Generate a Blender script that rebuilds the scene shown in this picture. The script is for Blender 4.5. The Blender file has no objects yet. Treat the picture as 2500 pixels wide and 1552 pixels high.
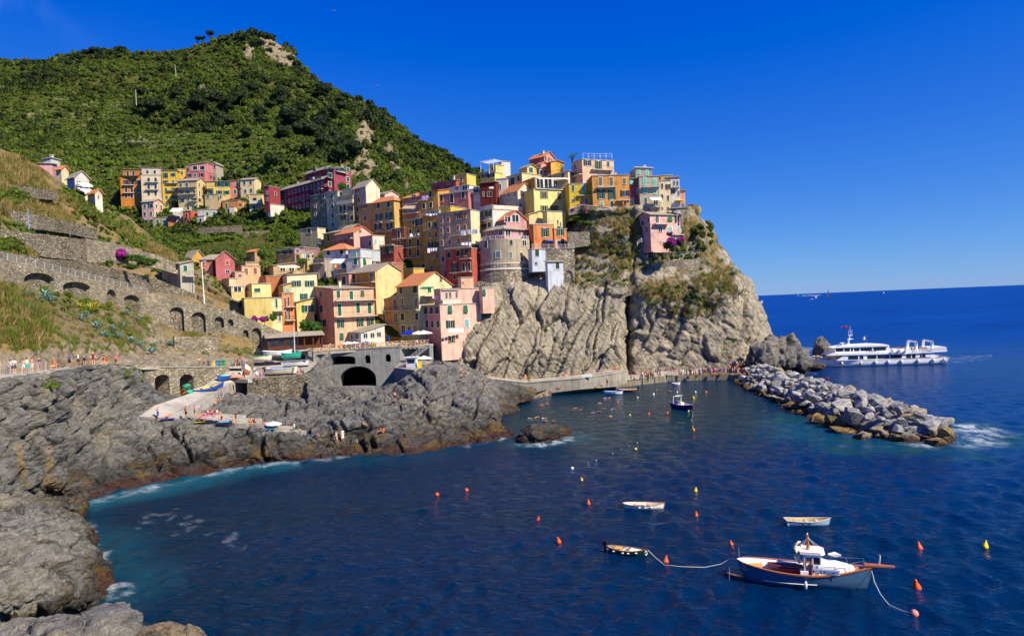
import bpy,bmesh,math,random
import numpy as np
from mathutils import Vector,Matrix,Euler

# ------------------------------------------------------------------ camera, sky, sun, exposure
R = math.radians
SC = bpy.context.scene
COL = SC.collection
W0,H0,FPX = 2500.0,1552.0,1700.0        # photo size and focal length in photo pixels
CAM_Z = 20.0
ROLL,PITCH = R(2.33),R(-1.035)
cam_d = bpy.data.cameras.new("camera"); cam = bpy.data.objects.new("camera",cam_d); COL.objects.link(cam)
cam_d.sensor_width = 36.0; cam_d.lens = 36.0 * FPX / W0
cam_d.clip_start = 0.5; cam_d.clip_end = 90000.0
CAMROT = Matrix.Rotation(R(90) + PITCH,4,'X') @ Matrix.Rotation(-ROLL,4,'Z')
cam.matrix_world = Matrix.Translation((0,0,CAM_Z)) @ CAMROT
SC.camera = cam

SUN_EL = R(43); SUN_H = Vector((0.83,-0.56)).normalized()
SUN_DIR = Vector((SUN_H.x * math.cos(SUN_EL),SUN_H.y * math.cos(SUN_EL),math.sin(SUN_EL)))
SKY_GRADE = ((0.54,-0.68),(0.82,-0.46),(0.70,5.2))
wd = bpy.data.worlds.new("World"); SC.world = wd; wd.use_nodes = True
_n = wd.node_tree.nodes; _l = wd.node_tree.links
_bg = _n['Background']
_sky = _n.new('ShaderNodeTexSky'); _sky.sky_type = 'NISHITA'; _sky.sun_disc = False
_sky.sun_elevation = SUN_EL; _sky.sun_rotation = math.atan2(SUN_H.x,SUN_H.y)
_sky.air_density = 1.0; _sky.dust_density = 0.0; _sky.ozone_density = 4.0; _sky.altitude = 300
_hs = _n.new('ShaderNodeHueSaturation'); _hs.inputs['Saturation'].default_value = 1.0
_gm = _n.new('ShaderNodeGamma'); _gm.inputs[1].default_value = 1.0
_l.new(_sky.outputs[0],_hs.inputs['Color'])
# a thin wisp of cirrus high over the ridge
_tc = _n.new('ShaderNodeTexCoord'); _mp = _n.new('ShaderNodeMapping'); _nz = _n.new('ShaderNodeTexNoise')
_mp.inputs['Scale'].default_value = (7,7,2.2); _mp.inputs['Rotation'].default_value = (0.5,0.7,0.2)
_nz.inputs['Scale'].default_value = 1.6; _nz.inputs['Detail'].default_value = 6; _nz.inputs['Distortion'].default_value = 0.9
_l.new(_tc.outputs['Generated'],_mp.inputs[0]); _l.new(_mp.outputs[0],_nz.inputs['Vector'])
_vd = _n.new('ShaderNodeVectorMath'); _vd.operation = 'DISTANCE'
_l.new(_tc.outputs['Generated'],_vd.inputs[0]); _vd.inputs[1].default_value = Vector((-0.62,0.78,0.35)).normalized()
_mr = _n.new('ShaderNodeMapRange'); _mr.inputs[1].default_value = 0.16; _mr.inputs[2].default_value = 0.0
_l.new(_vd.outputs['Value'],_mr.inputs[0])
_cr = _n.new('ShaderNodeMapRange'); _cr.inputs[1].default_value = 0.47; _cr.inputs[2].default_value = 0.75; _cr.inputs[4].default_value = 0.5
_l.new(_nz.outputs[0],_cr.inputs[0])
_mm = _n.new('ShaderNodeMath'); _mm.operation = 'MULTIPLY'; _l.new(_mr.outputs[0],_mm.inputs[0]); _l.new(_cr.outputs[0],_mm.inputs[1])
_mx = _n.new('ShaderNodeMix'); _mx.data_type = 'RGBA'
_l.new(_mm.outputs[0],_mx.inputs[0]); _l.new(_hs.outputs[0],_mx.inputs[6]); _mx.inputs[7].default_value = (4.5,5.5,8.0,1)
# the polarised, saturated rendering of the whole sky: one gain and offset per channel
_sp = _n.new('ShaderNodeSeparateColor'); _cb = _n.new('ShaderNodeCombineColor'); _l.new(_mx.outputs[2],_sp.inputs[0])
for _k,(_g,_o) in enumerate(SKY_GRADE):
 _ma = _n.new('ShaderNodeMath'); _ma.operation = 'MULTIPLY_ADD'; _ma.inputs[1].default_value = _g; _ma.inputs[2].default_value = _o
 _mz = _n.new('ShaderNodeMath'); _mz.operation = 'MAXIMUM'; _mz.inputs[1].default_value = 0.0
 _l.new(_sp.outputs[_k],_ma.inputs[0]); _l.new(_ma.outputs[0],_mz.inputs[0]); _l.new(_mz.outputs[0],_cb.inputs[_k])
_l.new(_cb.outputs[0],_gm.inputs[0]); _l.new(_gm.outputs[0],_bg.inputs['Color'])
_bg.inputs['Strength'].default_value = 0.0560

sun_d = bpy.data.lights.new("sun",'SUN'); sun_d.energy = 5.0; sun_d.angle = R(0.53); sun_d.color = (1.0,0.90,0.70)
sun = bpy.data.objects.new("sun",sun_d); COL.objects.link(sun)
sun.rotation_euler = (-SUN_DIR).to_track_quat('-Z','Y').to_euler(); sun.location = (60,-60,120)
SC.view_settings.view_transform = 'Standard'; SC.view_settings.look = 'None'
SC.view_settings.exposure = 0.60; SC.view_settings.gamma = 1.0; SC.view_settings.use_curve_mapping = False
SC.cycles.max_bounces = 4; SC.cycles.diffuse_bounces = 3; SC.cycles.glossy_bounces = 2; SC.cycles.transparent_max_bounces = 4
SC.cycles.use_denoising = True

# ------------------------------------------------------------------ pixel <-> place
_M3 = np.array(CAMROT.to_3x3())
def ray(px,py):
 return _M3 @ np.array([(px - W0 / 2) / FPX,-(py - H0 / 2) / FPX,-1.0])
def P(px,py,Y):                       # the point on that sight line at forward distance Y
 d = ray(px,py); t = Y / d[1]
 return np.array([d[0] * t,Y,CAM_Z + d[2] * t])
def PZ(px,py,z):                      # the point on that sight line at height z
 d = ray(px,py); t = (z - CAM_Z) / d[2]
 return np.array([d[0] * t,d[1] * t,z])
def XZ(px,z,Y):                       # the point at height z and distance Y that shows at column px
 a,b = P(px,600,Y),P(px,900,Y); s = (z - a[2]) / (b[2] - a[2])
 return a + (b - a) * s
def project(pts):
 q = (np.asarray(pts) - np.array([0,0,CAM_Z])) @ _M3
 return np.stack([W0 / 2 - FPX * q[...,0] / q[...,2],H0 / 2 + FPX * q[...,1] / q[...,2]],-1)

# ------------------------------------------------------------------ numpy noise
def _hash(ix,iy,iz,seed):
 h = (ix.astype(np.int64) * 374761393 + iy.astype(np.int64) * 668265263 + iz.astype(np.int64) * 2147483647 + seed * 1274126177) & 0xFFFFFFFF
 h = ((h ^ (h >> 13)) * 1274126177) & 0xFFFFFFFF
 h = ((h ^ (h >> 16)) * 2246822519) & 0xFFFFFFFF
 return ((h ^ (h >> 15)) & 0xFFFFFF) / float(0xFFFFFF)
def vnoise(p,seed=0):
 i = np.floor(p).astype(np.int64); f = p - i; u = f * f * f * (f * (f * 6 - 15) + 10)
 x,y,z = i[...,0],i[...,1],i[...,2]; r = 0
 for dx in (0,1):
  wx = u[...,0] if dx else 1 - u[...,0]
  for dy in (0,1):
   wy = u[...,1] if dy else 1 - u[...,1]
   for dz in (0,1):
    wz = u[...,2] if dz else 1 - u[...,2]
    r = r + wx * wy * wz * _hash(x + dx,y + dy,z + dz,seed)
 return r * 2 - 1
def fbm(p,octv=4,seed=0,gain=0.5,lac=2.1):
 a,s,r = 1.0,0.0,0
 for o in range(octv):
  r = r + a * vnoise(p,seed + o); s += a; a *= gain; p = p * lac + 3.7
 return r / s
def ridged(p,octv=4,seed=0):
 a,s,r = 1.0,0.0,0
 for o in range(octv):
  r = r + a * (1 - np.abs(vnoise(p,seed + o)) * 2); s += a; a *= 0.5; p = p * 2.1 + 5.1
 return r / s
def cells(p,seed=0):                   # F1, F2, random value of the nearest cell
 i = np.floor(p).astype(np.int64); f1 = np.full(p.shape[:-1],9.0); f2 = f1.copy(); cid = np.zeros_like(f1)
 for dx in (-1,0,1):
  for dy in (-1,0,1):
   for dz in (-1,0,1):
    cx,cy,cz = i[...,0] + dx,i[...,1] + dy,i[...,2] + dz
    h = _hash(cx,cy,cz,seed)
    d = np.sqrt((cx + h - p[...,0]) ** 2 + (cy + _hash(cx,cy,cz,seed + 7) - p[...,1]) ** 2 + (cz + _hash(cx,cy,cz,seed + 13) - p[...,2]) ** 2)
    near = d < f1
    f2 = np.where(near,f1,np.minimum(f2,d)); cid = np.where(near,_hash(cx,cy,cz,seed + 29),cid); f1 = np.where(near,d,f1)
 return f1,f2,cid
def sstep(a,b,x):
 t = np.clip((x - a) / (b - a),0,1); return t * t * (3 - 2 * t)
def in_poly(pp,poly):
 x,y = pp[...,0],pp[...,1]; r = np.zeros(x.shape,bool); n = len(poly)
 for k in range(n):
  x1,y1 = poly[k]; x2,y2 = poly[(k + 1) % n]
  if y1 == y2: continue
  c = ((y1 > y) != (y2 > y)) & (x < (x2 - x1) * (y - y1) / (y2 - y1) + x1); r ^= c
 return r

# ------------------------------------------------------------------ objects
def tag(o,label=None,cat=None,group=None,kind=None):
 if label: o['label'] = label
 if cat: o['category'] = cat
 if group: o['group'] = group
 if kind: o['kind'] = kind
 return o
def link(name,mesh,parent=None,loc=None,rot=None,scale=None,mat=None):
 o = bpy.data.objects.new(name,mesh); COL.objects.link(o)
 if parent is not None: o.parent = parent
 if loc is not None: o.location = loc
 if rot is not None: o.rotation_euler = rot
 if scale is not None: o.scale = scale
 if mat is not None and mesh is not None:
  if not mesh.materials: mesh.materials.append(mat)
  elif mesh.materials[0] is not mat:
   o.material_slots[0].link = 'OBJECT'; o.material_slots[0].material = mat
 return o
def empty(name,loc=(0,0,0),rot=(0,0,0),label=None,cat=None,group=None):
 o = link(name,None,None,loc,rot); o.empty_display_size = 0.3
 return tag(o,label,cat,group)
def pydata(verts,faces,mats=(),fm=None,smooth=False,name="m"):
 m = bpy.data.meshes.new(name); m.from_pydata([tuple(v) for v in verts],[],[tuple(f) for f in faces])
 for x in mats: m.materials.append(x)
 if fm is not None: m.polygons.foreach_set('material_index',list(fm))
 if smooth: m.polygons.foreach_set('use_smooth',[True] * len(m.polygons))
 m.update(); return m
def npmesh(V,F,mats=(),smooth=True,name="m",fm=None):       # V (n,3), F (m,4) or (m,3) arrays
 V = np.asarray(V,np.float32); F = np.asarray(F,np.int32); k = F.shape[1]
 m = bpy.data.meshes.new(name); m.vertices.add(len(V)); m.vertices.foreach_set('co',V.ravel())
 m.loops.add(F.size); m.loops.foreach_set('vertex_index',F.ravel())
 m.polygons.add(len(F)); m.polygons.foreach_set('loop_start',np.arange(len(F),dtype=np.int32) * k)
 m.polygons.foreach_set('loop_total',np.full(len(F),k,np.int32))
 for x in mats: m.materials.append(x)
 if fm is not None: m.polygons.foreach_set('material_index',np.asarray(fm,np.int32))
 m.polygons.foreach_set('use_smooth',np.full(len(F),bool(smooth)))
 m.update(calc_edges=True); m.validate(); return m
def attr(m,name,vals):
 a = m.attributes.new(name,'FLOAT','POINT'); a.data.foreach_set('value',np.asarray(vals,np.float32).ravel())
class MB:                                # collects boxes, tubes and prisms into one mesh
 def __init__(s): s.v = []; s.f = []; s.m = []
 def add(s,v,f,mi=0):
  b = len(s.v); s.v += [tuple(map(float,x)) for x in v]; s.f += [tuple(b + i for i in q) for q in f]; s.m += [mi] * len(f); return s
 def box(s,lo,hi,mi=0,M=None):
  (a,b,c),(d,e,g) = lo,hi
  v = [(a,b,c),(d,b,c),(d,e,c),(a,e,c),(a,b,g),(d,b,g),(d,e,g),(a,e,g)]
  if M is not None: v = [tuple(M @ Vector(x)) for x in v]
  return s.add(v,[(0,3,2,1),(4,5,6,7),(0,1,5,4),(1,2,6,5),(2,3,7,6),(3,0,4,7)],mi)
 def tube(s,pts,r,n=6,mi=0,caps=True):
  pts = [Vector(p) for p in pts]; rr = r if isinstance(r,(list,tuple)) else [r] * len(pts); rings = []
  for i,p in enumerate(pts):
   t = (pts[min(i + 1,len(pts) - 1)] - pts[max(i - 1,0)]).normalized()
   a = t.cross(Vector((0,0,1)) if abs(t.z) < 0.9 else Vector((1,0,0))).normalized(); b = t.cross(a)
   rings.append([tuple(p + (a * math.cos(2 * math.pi * k / n) + b * math.sin(2 * math.pi * k / n)) * rr[i]) for k in range(n)])
  v = [x for q in rings for x in q]; f = []
  for i in range(len(pts) - 1):
   for k in range(n): f.append((i * n + k,i * n + (k + 1) % n,(i + 1) * n + (k + 1) % n,(i + 1) * n + k))
  if caps: f += [tuple(range(n)),tuple((len(pts) - 1) * n + k for k in range(n))[::-1]]
  return s.add(v,f,mi)
 def prism(s,poly,z0,z1,mi=0,M=None):     # polygon (x,y) extruded in z
  n = len(poly); v = [(x,y,z0) for x,y in poly] + [(x,y,z1) for x,y in poly]
  if M is not None: v = [tuple(M @ Vector(x)) for x in v]
  return s.add(v,[tuple(range(n))[::-1],tuple(range(n,2 * n))] + [(k,(k + 1) % n,n + (k + 1) % n,n + k) for k in range(n)],mi)
 def lathe(s,prof,n=10,mi=0,c=(0,0,0)):
  v = []; f = []
  for r,z in prof: v += [(c[0] + r * math.cos(2 * math.pi * k / n),c[1] + r * math.sin(2 * math.pi * k / n),c[2] + z) for k in range(n)]
  for i in range(len(prof) - 1):
   for k in range(n): f.append((i * n + k,i * n + (k + 1) % n,(i + 1) * n + (k + 1) % n,(i + 1) * n + k))
  return s.add(v,f,mi)
 def mesh(s,mats=(),smooth=False,name="m"):
  return pydata(s.v,s.f,mats,s.m,smooth,name)
 def build(s,name,mats,parent=None,smooth=False,**kw):
  mats = mats if isinstance(mats,(list,tuple)) else [mats]
  return link(name,s.mesh(mats,smooth,name),parent,**kw)

# ------------------------------------------------------------------ materials
def lin(r,g,b):                        # sRGB 0-255 -> linear
 f = lambda c: (c / 255) / 12.92 if c / 255 <= 0.04045 else ((c / 255 + 0.055) / 1.055) ** 2.4
 return (f(r),f(g),f(b),1)
class NT:
 def __init__(s,name):
  s.mat = bpy.data.materials.new(name); s.mat.use_nodes = True; s.t = s.mat.node_tree
  s.b = s.t.nodes['Principled BSDF']; s.out = s.t.nodes['Material Output']
 def n(s,typ,**kw):
  x = s.t.nodes.new('ShaderNode' + typ)
  for k,v in kw.items():
   if k.startswith('i_'):
    key = k[2:]; key = int(key) if key.isdigit() else key.replace('_',' ')
    s.set(x.inputs[key],v)
   else: setattr(x,k,v)
  return x
 def set(s,inp,v):
  if isinstance(v,bpy.types.NodeSocket): s.t.links.new(v,inp)
  elif isinstance(v,bpy.types.Node): s.t.links.new(v.outputs[0],inp)
  else: inp.default_value = v
 def pos(s,scale=(1,1,1),rot=(0,0,0),obj=False):
  src = s.n('TexCoord').outputs['Object'] if obj else s.n('NewGeometry').outputs['Position']
  if any(rot):
   r = s.n('Mapping'); s.set(r.inputs[0],src); r.inputs['Rotation'].default_value = rot; src = r.outputs[0]
  m = s.n('Mapping'); s.set(m.inputs[0],src); m.inputs['Scale'].default_value = scale
  return m.outputs[0]
 def noise(s,vec,scale=1,detail=4,rough=0.55,dist=0):
  return s.n('TexNoise',i_Vector=vec,i_Scale=scale,i_Detail=detail,i_Roughness=rough,i_Distortion=dist).outputs[0]
 def ramp(s,fac,stops,interp='LINEAR'):
  r = s.n('ValToRGB'); s.set(r.inputs[0],fac); e = r.color_ramp.elements; r.color_ramp.interpolation = interp
  while len(e) < len(stops): e.new(0.5)
  for k,(p,c) in enumerate(stops):
   e[k].position = p; e[k].color = c if hasattr(c,'__len__') else (c,c,c,1)
  return r.outputs[0]
 def mix(s,fac,a,b,mode='MIX'):
  m = s.n('Mix',data_type='RGBA',blend_type=mode); s.set(m.inputs[0],fac); s.set(m.inputs[6],a); s.set(m.inputs[7],b); return m.outputs[2]
 def math(s,op,a,b=0.0,clamp=False):
  m = s.n('Math',operation=op,use_clamp=clamp); s.set(m.inputs[0],a); s.set(m.inputs[1],b); return m.outputs[0]
 def rng(s,x,a,b,c=0.0,d=1.0):
  m = s.n('MapRange'); s.set(m.inputs[0],x); m.inputs[1].default_value = a; m.inputs[2].default_value = b; m.inputs[3].default_value = c; m.inputs[4].default_value = d; return m.outputs[0]
 def sepz(s,what=2,src=None):
  x = s.n('SeparateXYZ'); s.set(x.inputs[0],src if src is not None else s.n('NewGeometry').outputs['Position']); return x.outputs[what]
 def attr(s,name,typ='GEOMETRY'):
  return s.n('Attribute',attribute_name=name,attribute_type=typ).outputs['Fac']
 def bump(s,h,strength=0.5,dist=0.1,nrm=None):
  b = s.n('Bump',i_Height=h,i_Strength=strength,i_Distance=dist)
  if nrm is not None: s.set(b.inputs['Normal'],nrm)
  return b.outputs[0]
 def done(s,col=None,rough=None,nrm=None,spec=None,metal=None):
  if col is not None: s.set(s.b.inputs['Base Color'],col)
  if rough is not None: s.set(s.b.inputs['Roughness'],rough)
  if nrm is not None: s.set(s.b.inputs['Normal'],nrm)
  if spec is not None: s.set(s.b.inputs['Specular IOR Level'],spec)
  if metal is not None: s.set(s.b.inputs['Metallic'],metal)
  return s.mat
_mc = {}
def flat(r,g,b,rough=0.7,spec=0.3,var=0.12,metal=0.0,scale=1.5):     # sRGB paint with a little uneven wear
 key = (r,g,b,rough,spec,var,metal,scale)
 if key in _mc: return _mc[key]
 t = NT("paint"); c = lin(r,g,b)
 if var > 0:
  nz = t.noise(t.pos(obj=True),scale,5,0.6)
  f = t.rng(nz,0.3,0.7,1 - var,1 + var)
  col = t.mix(1.0,c,t.n('CombineColor',i_0=f,i_1=f,i_2=f),'MULTIPLY')
 else: col = c
 _mc[key] = t.done(col,rough,None,spec,metal); return _mc[key]


# ------------------------------------------------------------------ terrain materials
def rock_mat(name,ca,cb,cc,wet=None,strata=(0.3,0.25,0.9),vein=0.5,scale=1.0,bumpk=1.0,crackk=0.8,tone=0.7,lay=0.75):
 t = NT(name); p = t.pos()
 big = t.noise(p,0.09 * scale,5,0.6,0.6)
 mid = t.noise(p,0.55 * scale,8,0.65,0.4)
 fine = t.noise(p,3.2 * scale,6,0.7)
 ps = t.pos((0.22 * scale,0.30 * scale,1.5 * scale),strata)
 st = t.noise(ps,1.0,7,0.65,0.5)
 col = t.ramp(big,[(0.30,ca),(0.52,cb),(0.72,cc)])
 col = t.mix(t.rng(st,0.38,0.62,0.0,0.75),col,cb)
 k = t.ramp(mid,[(0.25,0.45),(0.5,0.95),(0.75,1.35)])
 col = t.mix(tone,col,k,'MULTIPLY')
 k2 = t.ramp(fine,[(0.25,0.62),(0.5,1.0),(0.78,1.4)])
 col = t.mix(0.85,col,k2,'MULTIPLY')
 k3 = t.ramp(st,[(0.34,0.35),(0.44,1.0),(0.6,1.08)])
 col = t.mix(0.7,col,k3,'MULTIPLY')
 vo = t.n('TexVoronoi',feature='DISTANCE_TO_EDGE',i_Vector=t.mix(0.45,t.pos((0.30 * scale,0.30 * scale,0.75 * scale),strata),t.n('TexNoise',i_Vector=p,i_Scale=0.5 * scale).outputs['Color']),i_Scale=0.55).outputs[0]
 ck = t.math('MULTIPLY',t.ramp(vo,[(0.0,1.0),(0.02,0.6),(0.05,0.0)]),t.rng(t.noise(p,0.13 * scale,3),0.42,0.58))
 col = t.mix(t.math('MULTIPLY',ck,crackk),col,(0.02,0.018,0.015,1))
 pf = t.pos((0.5 * scale,0.6 * scale,4.2 * scale),strata); st2 = t.noise(pf,1.0,6,0.7,0.8)
 col = t.mix(lay,col,t.ramp(st2,[(0.30,0.45),(0.46,0.95),(0.62,1.15),(0.75,1.5)]),'MULTIPLY')
 cv = t.noise(t.pos((0.16 * scale,0.2 * scale,0.55 * scale),strata),1.0,4,0.55,1.4)
 cvm = t.math('MULTIPLY',t.ramp(cv,[(0.480,0.0),(0.5,1.0),(0.515,0.0)]),t.rng(t.noise(p,0.2 * scale,3),0.45,0.56))
 col = t.mix(t.math('MULTIPLY',cvm,0.8),col,(0.012,0.011,0.010,1))
 v2 = t.noise(t.pos((0.7,0.7,1.6),(0.8,0.3,0.4)),0.8 * scale,5,0.6,2.2)
 vmask = t.math('MULTIPLY',t.ramp(v2,[(0.488,0.0),(0.5,1.0),(0.512,0.0)]),t.rng(t.noise(p,0.25,3),0.5,0.64))
 col = t.mix(t.math('MULTIPLY',vmask,vein),col,(0.62,0.6,0.55,1))
 col = t.mix(t.math('MULTIPLY',t.attr('stain'),t.rng(st2,0.35,0.65,0.1,0.75)),col,(0.36,0.20,0.025,1))
 rough = 0.88
 if wet:
  z = t.sepz(); zz = t.math('ADD',z,t.rng(mid,0.2,0.8,-0.9,1.5))
  zz = t.math('ADD',zz,t.rng(fine,0.2,0.8,-0.25,0.25))
  och = t.math('MULTIPLY',t.rng(zz,3.4 if wet > 3 else 2.2,1.9 if wet > 3 else 1.0),t.rng(t.noise(p,0.35,4),0.5,0.62))
  col = t.mix(t.rng(zz,wet,1.7 if wet > 3 else 0.7,0.0,0.80),col,t.mix(1.0,col,(0.16,0.14,0.11,1),'MULTIPLY'))
  col = t.mix(t.math('MULTIPLY',och,0.65),col,(0.17,0.10,0.012,1))
  col = t.mix(t.rng(zz,1.25,0.8,0.0,0.8),col,(0.055,0.02,0.012,1))
  rough = t.rng(zz,2.6,1.0,0.9,0.35)
 h = t.math('ADD',t.math('MULTIPLY',mid,0.8),t.math('MULTIPLY',st,0.9))
 h = t.math('ADD',h,t.math('MULTIPLY',t.rng(vo,0.0,0.05),0.12))
 h = t.math('SUBTRACT',h,t.math('MULTIPLY',cvm,0.25))
 nb = t.bump(h,0.9 * bumpk,0.9); nb = t.bump(st2,1.05 * lay * bumpk,0.22,nb)
 nb = t.bump(fine,0.6 * bumpk,0.16,nb)
 return t.done(col,rough,nb,0.25)
M_ROCK = rock_mat("rock_grey",(0.100,0.104,0.112,1),(0.178,0.172,0.158,1),(0.30,0.258,0.18,1),wet=4.6,vein=0.75,strata=(0.25,0.42,0.3))
M_NEAR = rock_mat("rock_near",(0.155,0.158,0.158,1),(0.265,0.25,0.21,1),(0.33,0.265,0.155,1),wet=4.0,vein=0.6,scale=1.35,strata=(0.2,0.5,0.6))
M_TANROCK = rock_mat("rock_tan",(0.30,0.22,0.12,1),(0.34,0.27,0.16,1),(0.40,0.33,0.22,1),vein=0.1,scale=2.2)

M_CLIFF = rock_mat("rock_cliff",(0.21,0.19,0.155,1),(0.335,0.29,0.215,1),(0.46,0.395,0.28,1),strata=(0.1,-1.05,0.1),vein=0.3,scale=0.75,crackk=0.7,tone=0.6,lay=0.55)

def ground_mat(name,soils,vegs):           # earth with dry grass and low green growth
 t = NT(name); p = t.pos()
 a = t.noise(p,0.05,6,0.65,0.4); b = t.noise(p,0.6,6,0.65); c = t.noise(p,4.0,4,0.7)
 col = t.mix(t.rng(a,0.40,0.60),soils[0],soils[1])
 g = t.mix(t.rng(b,0.38,0.62),vegs[0],vegs[1])
 col = t.mix(t.attr('veg'),col,g)
 col = t.mix(t.attr('rocky'),col,t.mix(t.rng(b,0.35,0.65),(0.15,0.12,0.085,1),(0.33,0.27,0.185,1)))
 k = t.ramp(c,[(0.25,0.5),(0.5,1.0),(0.75,1.45)])
 col = t.mix(0.8,col,k,'MULTIPLY')
 nb = t.bump(b,0.7,1.2); nb = t.bump(c,0.7,0.25,nb)
 return t.done(col,0.95,nb,0.1)
M_HILL = ground_mat("hill_ground",((0.070,0.066,0.017,1),(0.095,0.085,0.024,1)),((0.026,0.046,0.007,1),(0.052,0.070,0.010,1)))
M_SLOPE = ground_mat("slope_ground",((0.17,0.135,0.09,1),(0.27,0.19,0.075,1)),((0.055,0.075,0.018,1),(0.15,0.135,0.03,1)))

def stone_mat(name,ca,cb,mort=(0.10,0.085,0.06,1),sc=1.6,flatk=1.9,bumpk=1.0):
 t = NT(name); p = t.pos((sc,sc,sc * flatk))
 w = t.n('TexNoise',i_Vector=p,i_Scale=0.8,i_Detail=2).outputs['Color']
 pw = t.mix(0.22,p,w)
 e = t.n('TexVoronoi',feature='DISTANCE_TO_EDGE',i_Vector=pw,i_Scale=1.0,i_Randomness=0.85).outputs[0]
 cc = t.n('TexVoronoi',feature='F1',i_Vector=pw,i_Scale=1.0,i_Randomness=0.85).outputs['Color']
 hs = t.n('SeparateColor',i_0=cc)
 col = t.mix(hs.outputs[0],ca,cb)
 k = t.rng(hs.outputs[1],0,1,0.55,1.3)
 col = t.mix(1.0,col,t.n('CombineColor',i_0=k,i_1=k,i_2=k),'MULTIPLY')
 n2 = t.noise(t.pos(),0.25,5,0.6)
 col = t.mix(0.7,col,t.ramp(n2,[(0.3,0.6),(0.6,1.15)]),'MULTIPLY')
 m = t.rng(e,0.02,0.10)
 col = t.mix(m,mort,col)
 f = t.noise(t.pos(),7,4,0.7)
 nb = t.bump(t.math('MULTIPLY',m,1.0),0.9 * bumpk,0.12); nb = t.bump(f,0.4,0.05,nb)
 return t.done(col,0.92,nb,0.15)
M_STONE = stone_mat("stone_wall",(0.30,0.26,0.19,1),(0.40,0.345,0.255,1),(0.20,0.165,0.115,1),2.5)
M_DRYSTONE = stone_mat("dry_stone",(0.20,0.17,0.125,1),(0.35,0.30,0.22,1),(0.07,0.058,0.04,1),2.6,2.3)
M_TOWERSTONE = stone_mat("tower_stone",(0.30,0.26,0.19,1),(0.44,0.38,0.29,1),(0.16,0.13,0.09,1),1.5,1.3)

def concrete_mat(name,c,stain=0.5,streak=True):
 t = NT(name); p = t.pos()
 a = t.noise(p,0.35,6,0.65); b = t.noise(p,5,5,0.7)
 s = t.noise(t.pos((1.4,1.4,0.08)),1.2,5,0.65)
 col = t.mix(1.0,c,t.ramp(a,[(0.3,0.6),(0.55,1.0),(0.8,1.2)]),'MULTIPLY')
 if streak: col = t.mix(stain,col,t.ramp(s,[(0.35,0.4),(0.55,1.0),(0.72,1.5)]),'MULTIPLY')
 col = t.mix(0.6,col,t.ramp(b,[(0.3,0.75),(0.7,1.2)]),'MULTIPLY')
 return t.done(col,0.9,t.bump(b,0.4,0.05),0.15)
M_CONC = concrete_mat("concrete",(0.34,0.31,0.255,1),0.4)
M_RAMP = concrete_mat("ramp_concrete",(0.42,0.385,0.325,1),0.0,False)
M_BRIDGE = concrete_mat("bridge_render",(0.25,0.25,0.245,1),0.3)
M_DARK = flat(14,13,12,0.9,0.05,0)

# ------------------------------------------------------------------ terrain patches: a net of points in the place, smoothed and roughened
def _basis(n,m,ten):
 u = np.linspace(0,n - 1,m); i = np.minimum(np.floor(u).astype(int),n - 2); f = u - i
 B = np.zeros((m,n)); r = np.arange(m); s = ten
 w = [-s * f + 2 * s * f ** 2 - s * f ** 3,1 + (s - 3) * f ** 2 + (2 - s) * f ** 3,s * f + (3 - 2 * s) * f ** 2 + (s - 2) * f ** 3,-s * f ** 2 + s * f ** 3]
 for k,o in enumerate((-1,0,1,2)):
  np.add.at(B,(r,np.clip(i + o,0,n - 1)),w[k])
 return B
GRIDS = {}
def grid_pts(net,nv,nu,ten=0.4):
 net = np.asarray(net,float); Bv = _basis(net.shape[0],nv,ten); Bu = _basis(net.shape[1],nu,ten)
 return np.einsum('vr,rck,uc->vuk',Bv,net,Bu)
def grid_normals(G):
 n = np.cross(np.gradient(G,axis=1),np.gradient(G,axis=0)); n /= np.linalg.norm(n,axis=-1,keepdims=True) + 1e-9
 return n
def patch(name,net,nv,nu,mat,disp=None,ten=0.4,attrs=None,kind='structure',flip=False):
 G = grid_pts(net,nv,nu,ten)
 N = grid_normals(G); toward = np.array([0,0,CAM_Z]) - G
 if np.mean((N * toward).sum(-1)) < 0: N = -N; flip = not flip
 if disp is not None: G = G + N * disp(G)[...,None]
 idx = np.arange(nv * nu).reshape(nv,nu)
 F = np.stack([idx[:-1,:-1],idx[:-1,1:],idx[1:,1:],idx[1:,:-1]],-1).reshape(-1,4)
 if flip: F = F[:,::-1]
 m = npmesh(G.reshape(-1,3),F,[mat],True,name)
 if attrs:
  pp = project(G)
  for k,fn in attrs.items(): attr(m,k,np.clip(fn(G,pp),0,1))
 o = link(name,m)
 if kind: o['kind'] = kind
 GRIDS[o.name] = (G,N); return o
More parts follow.
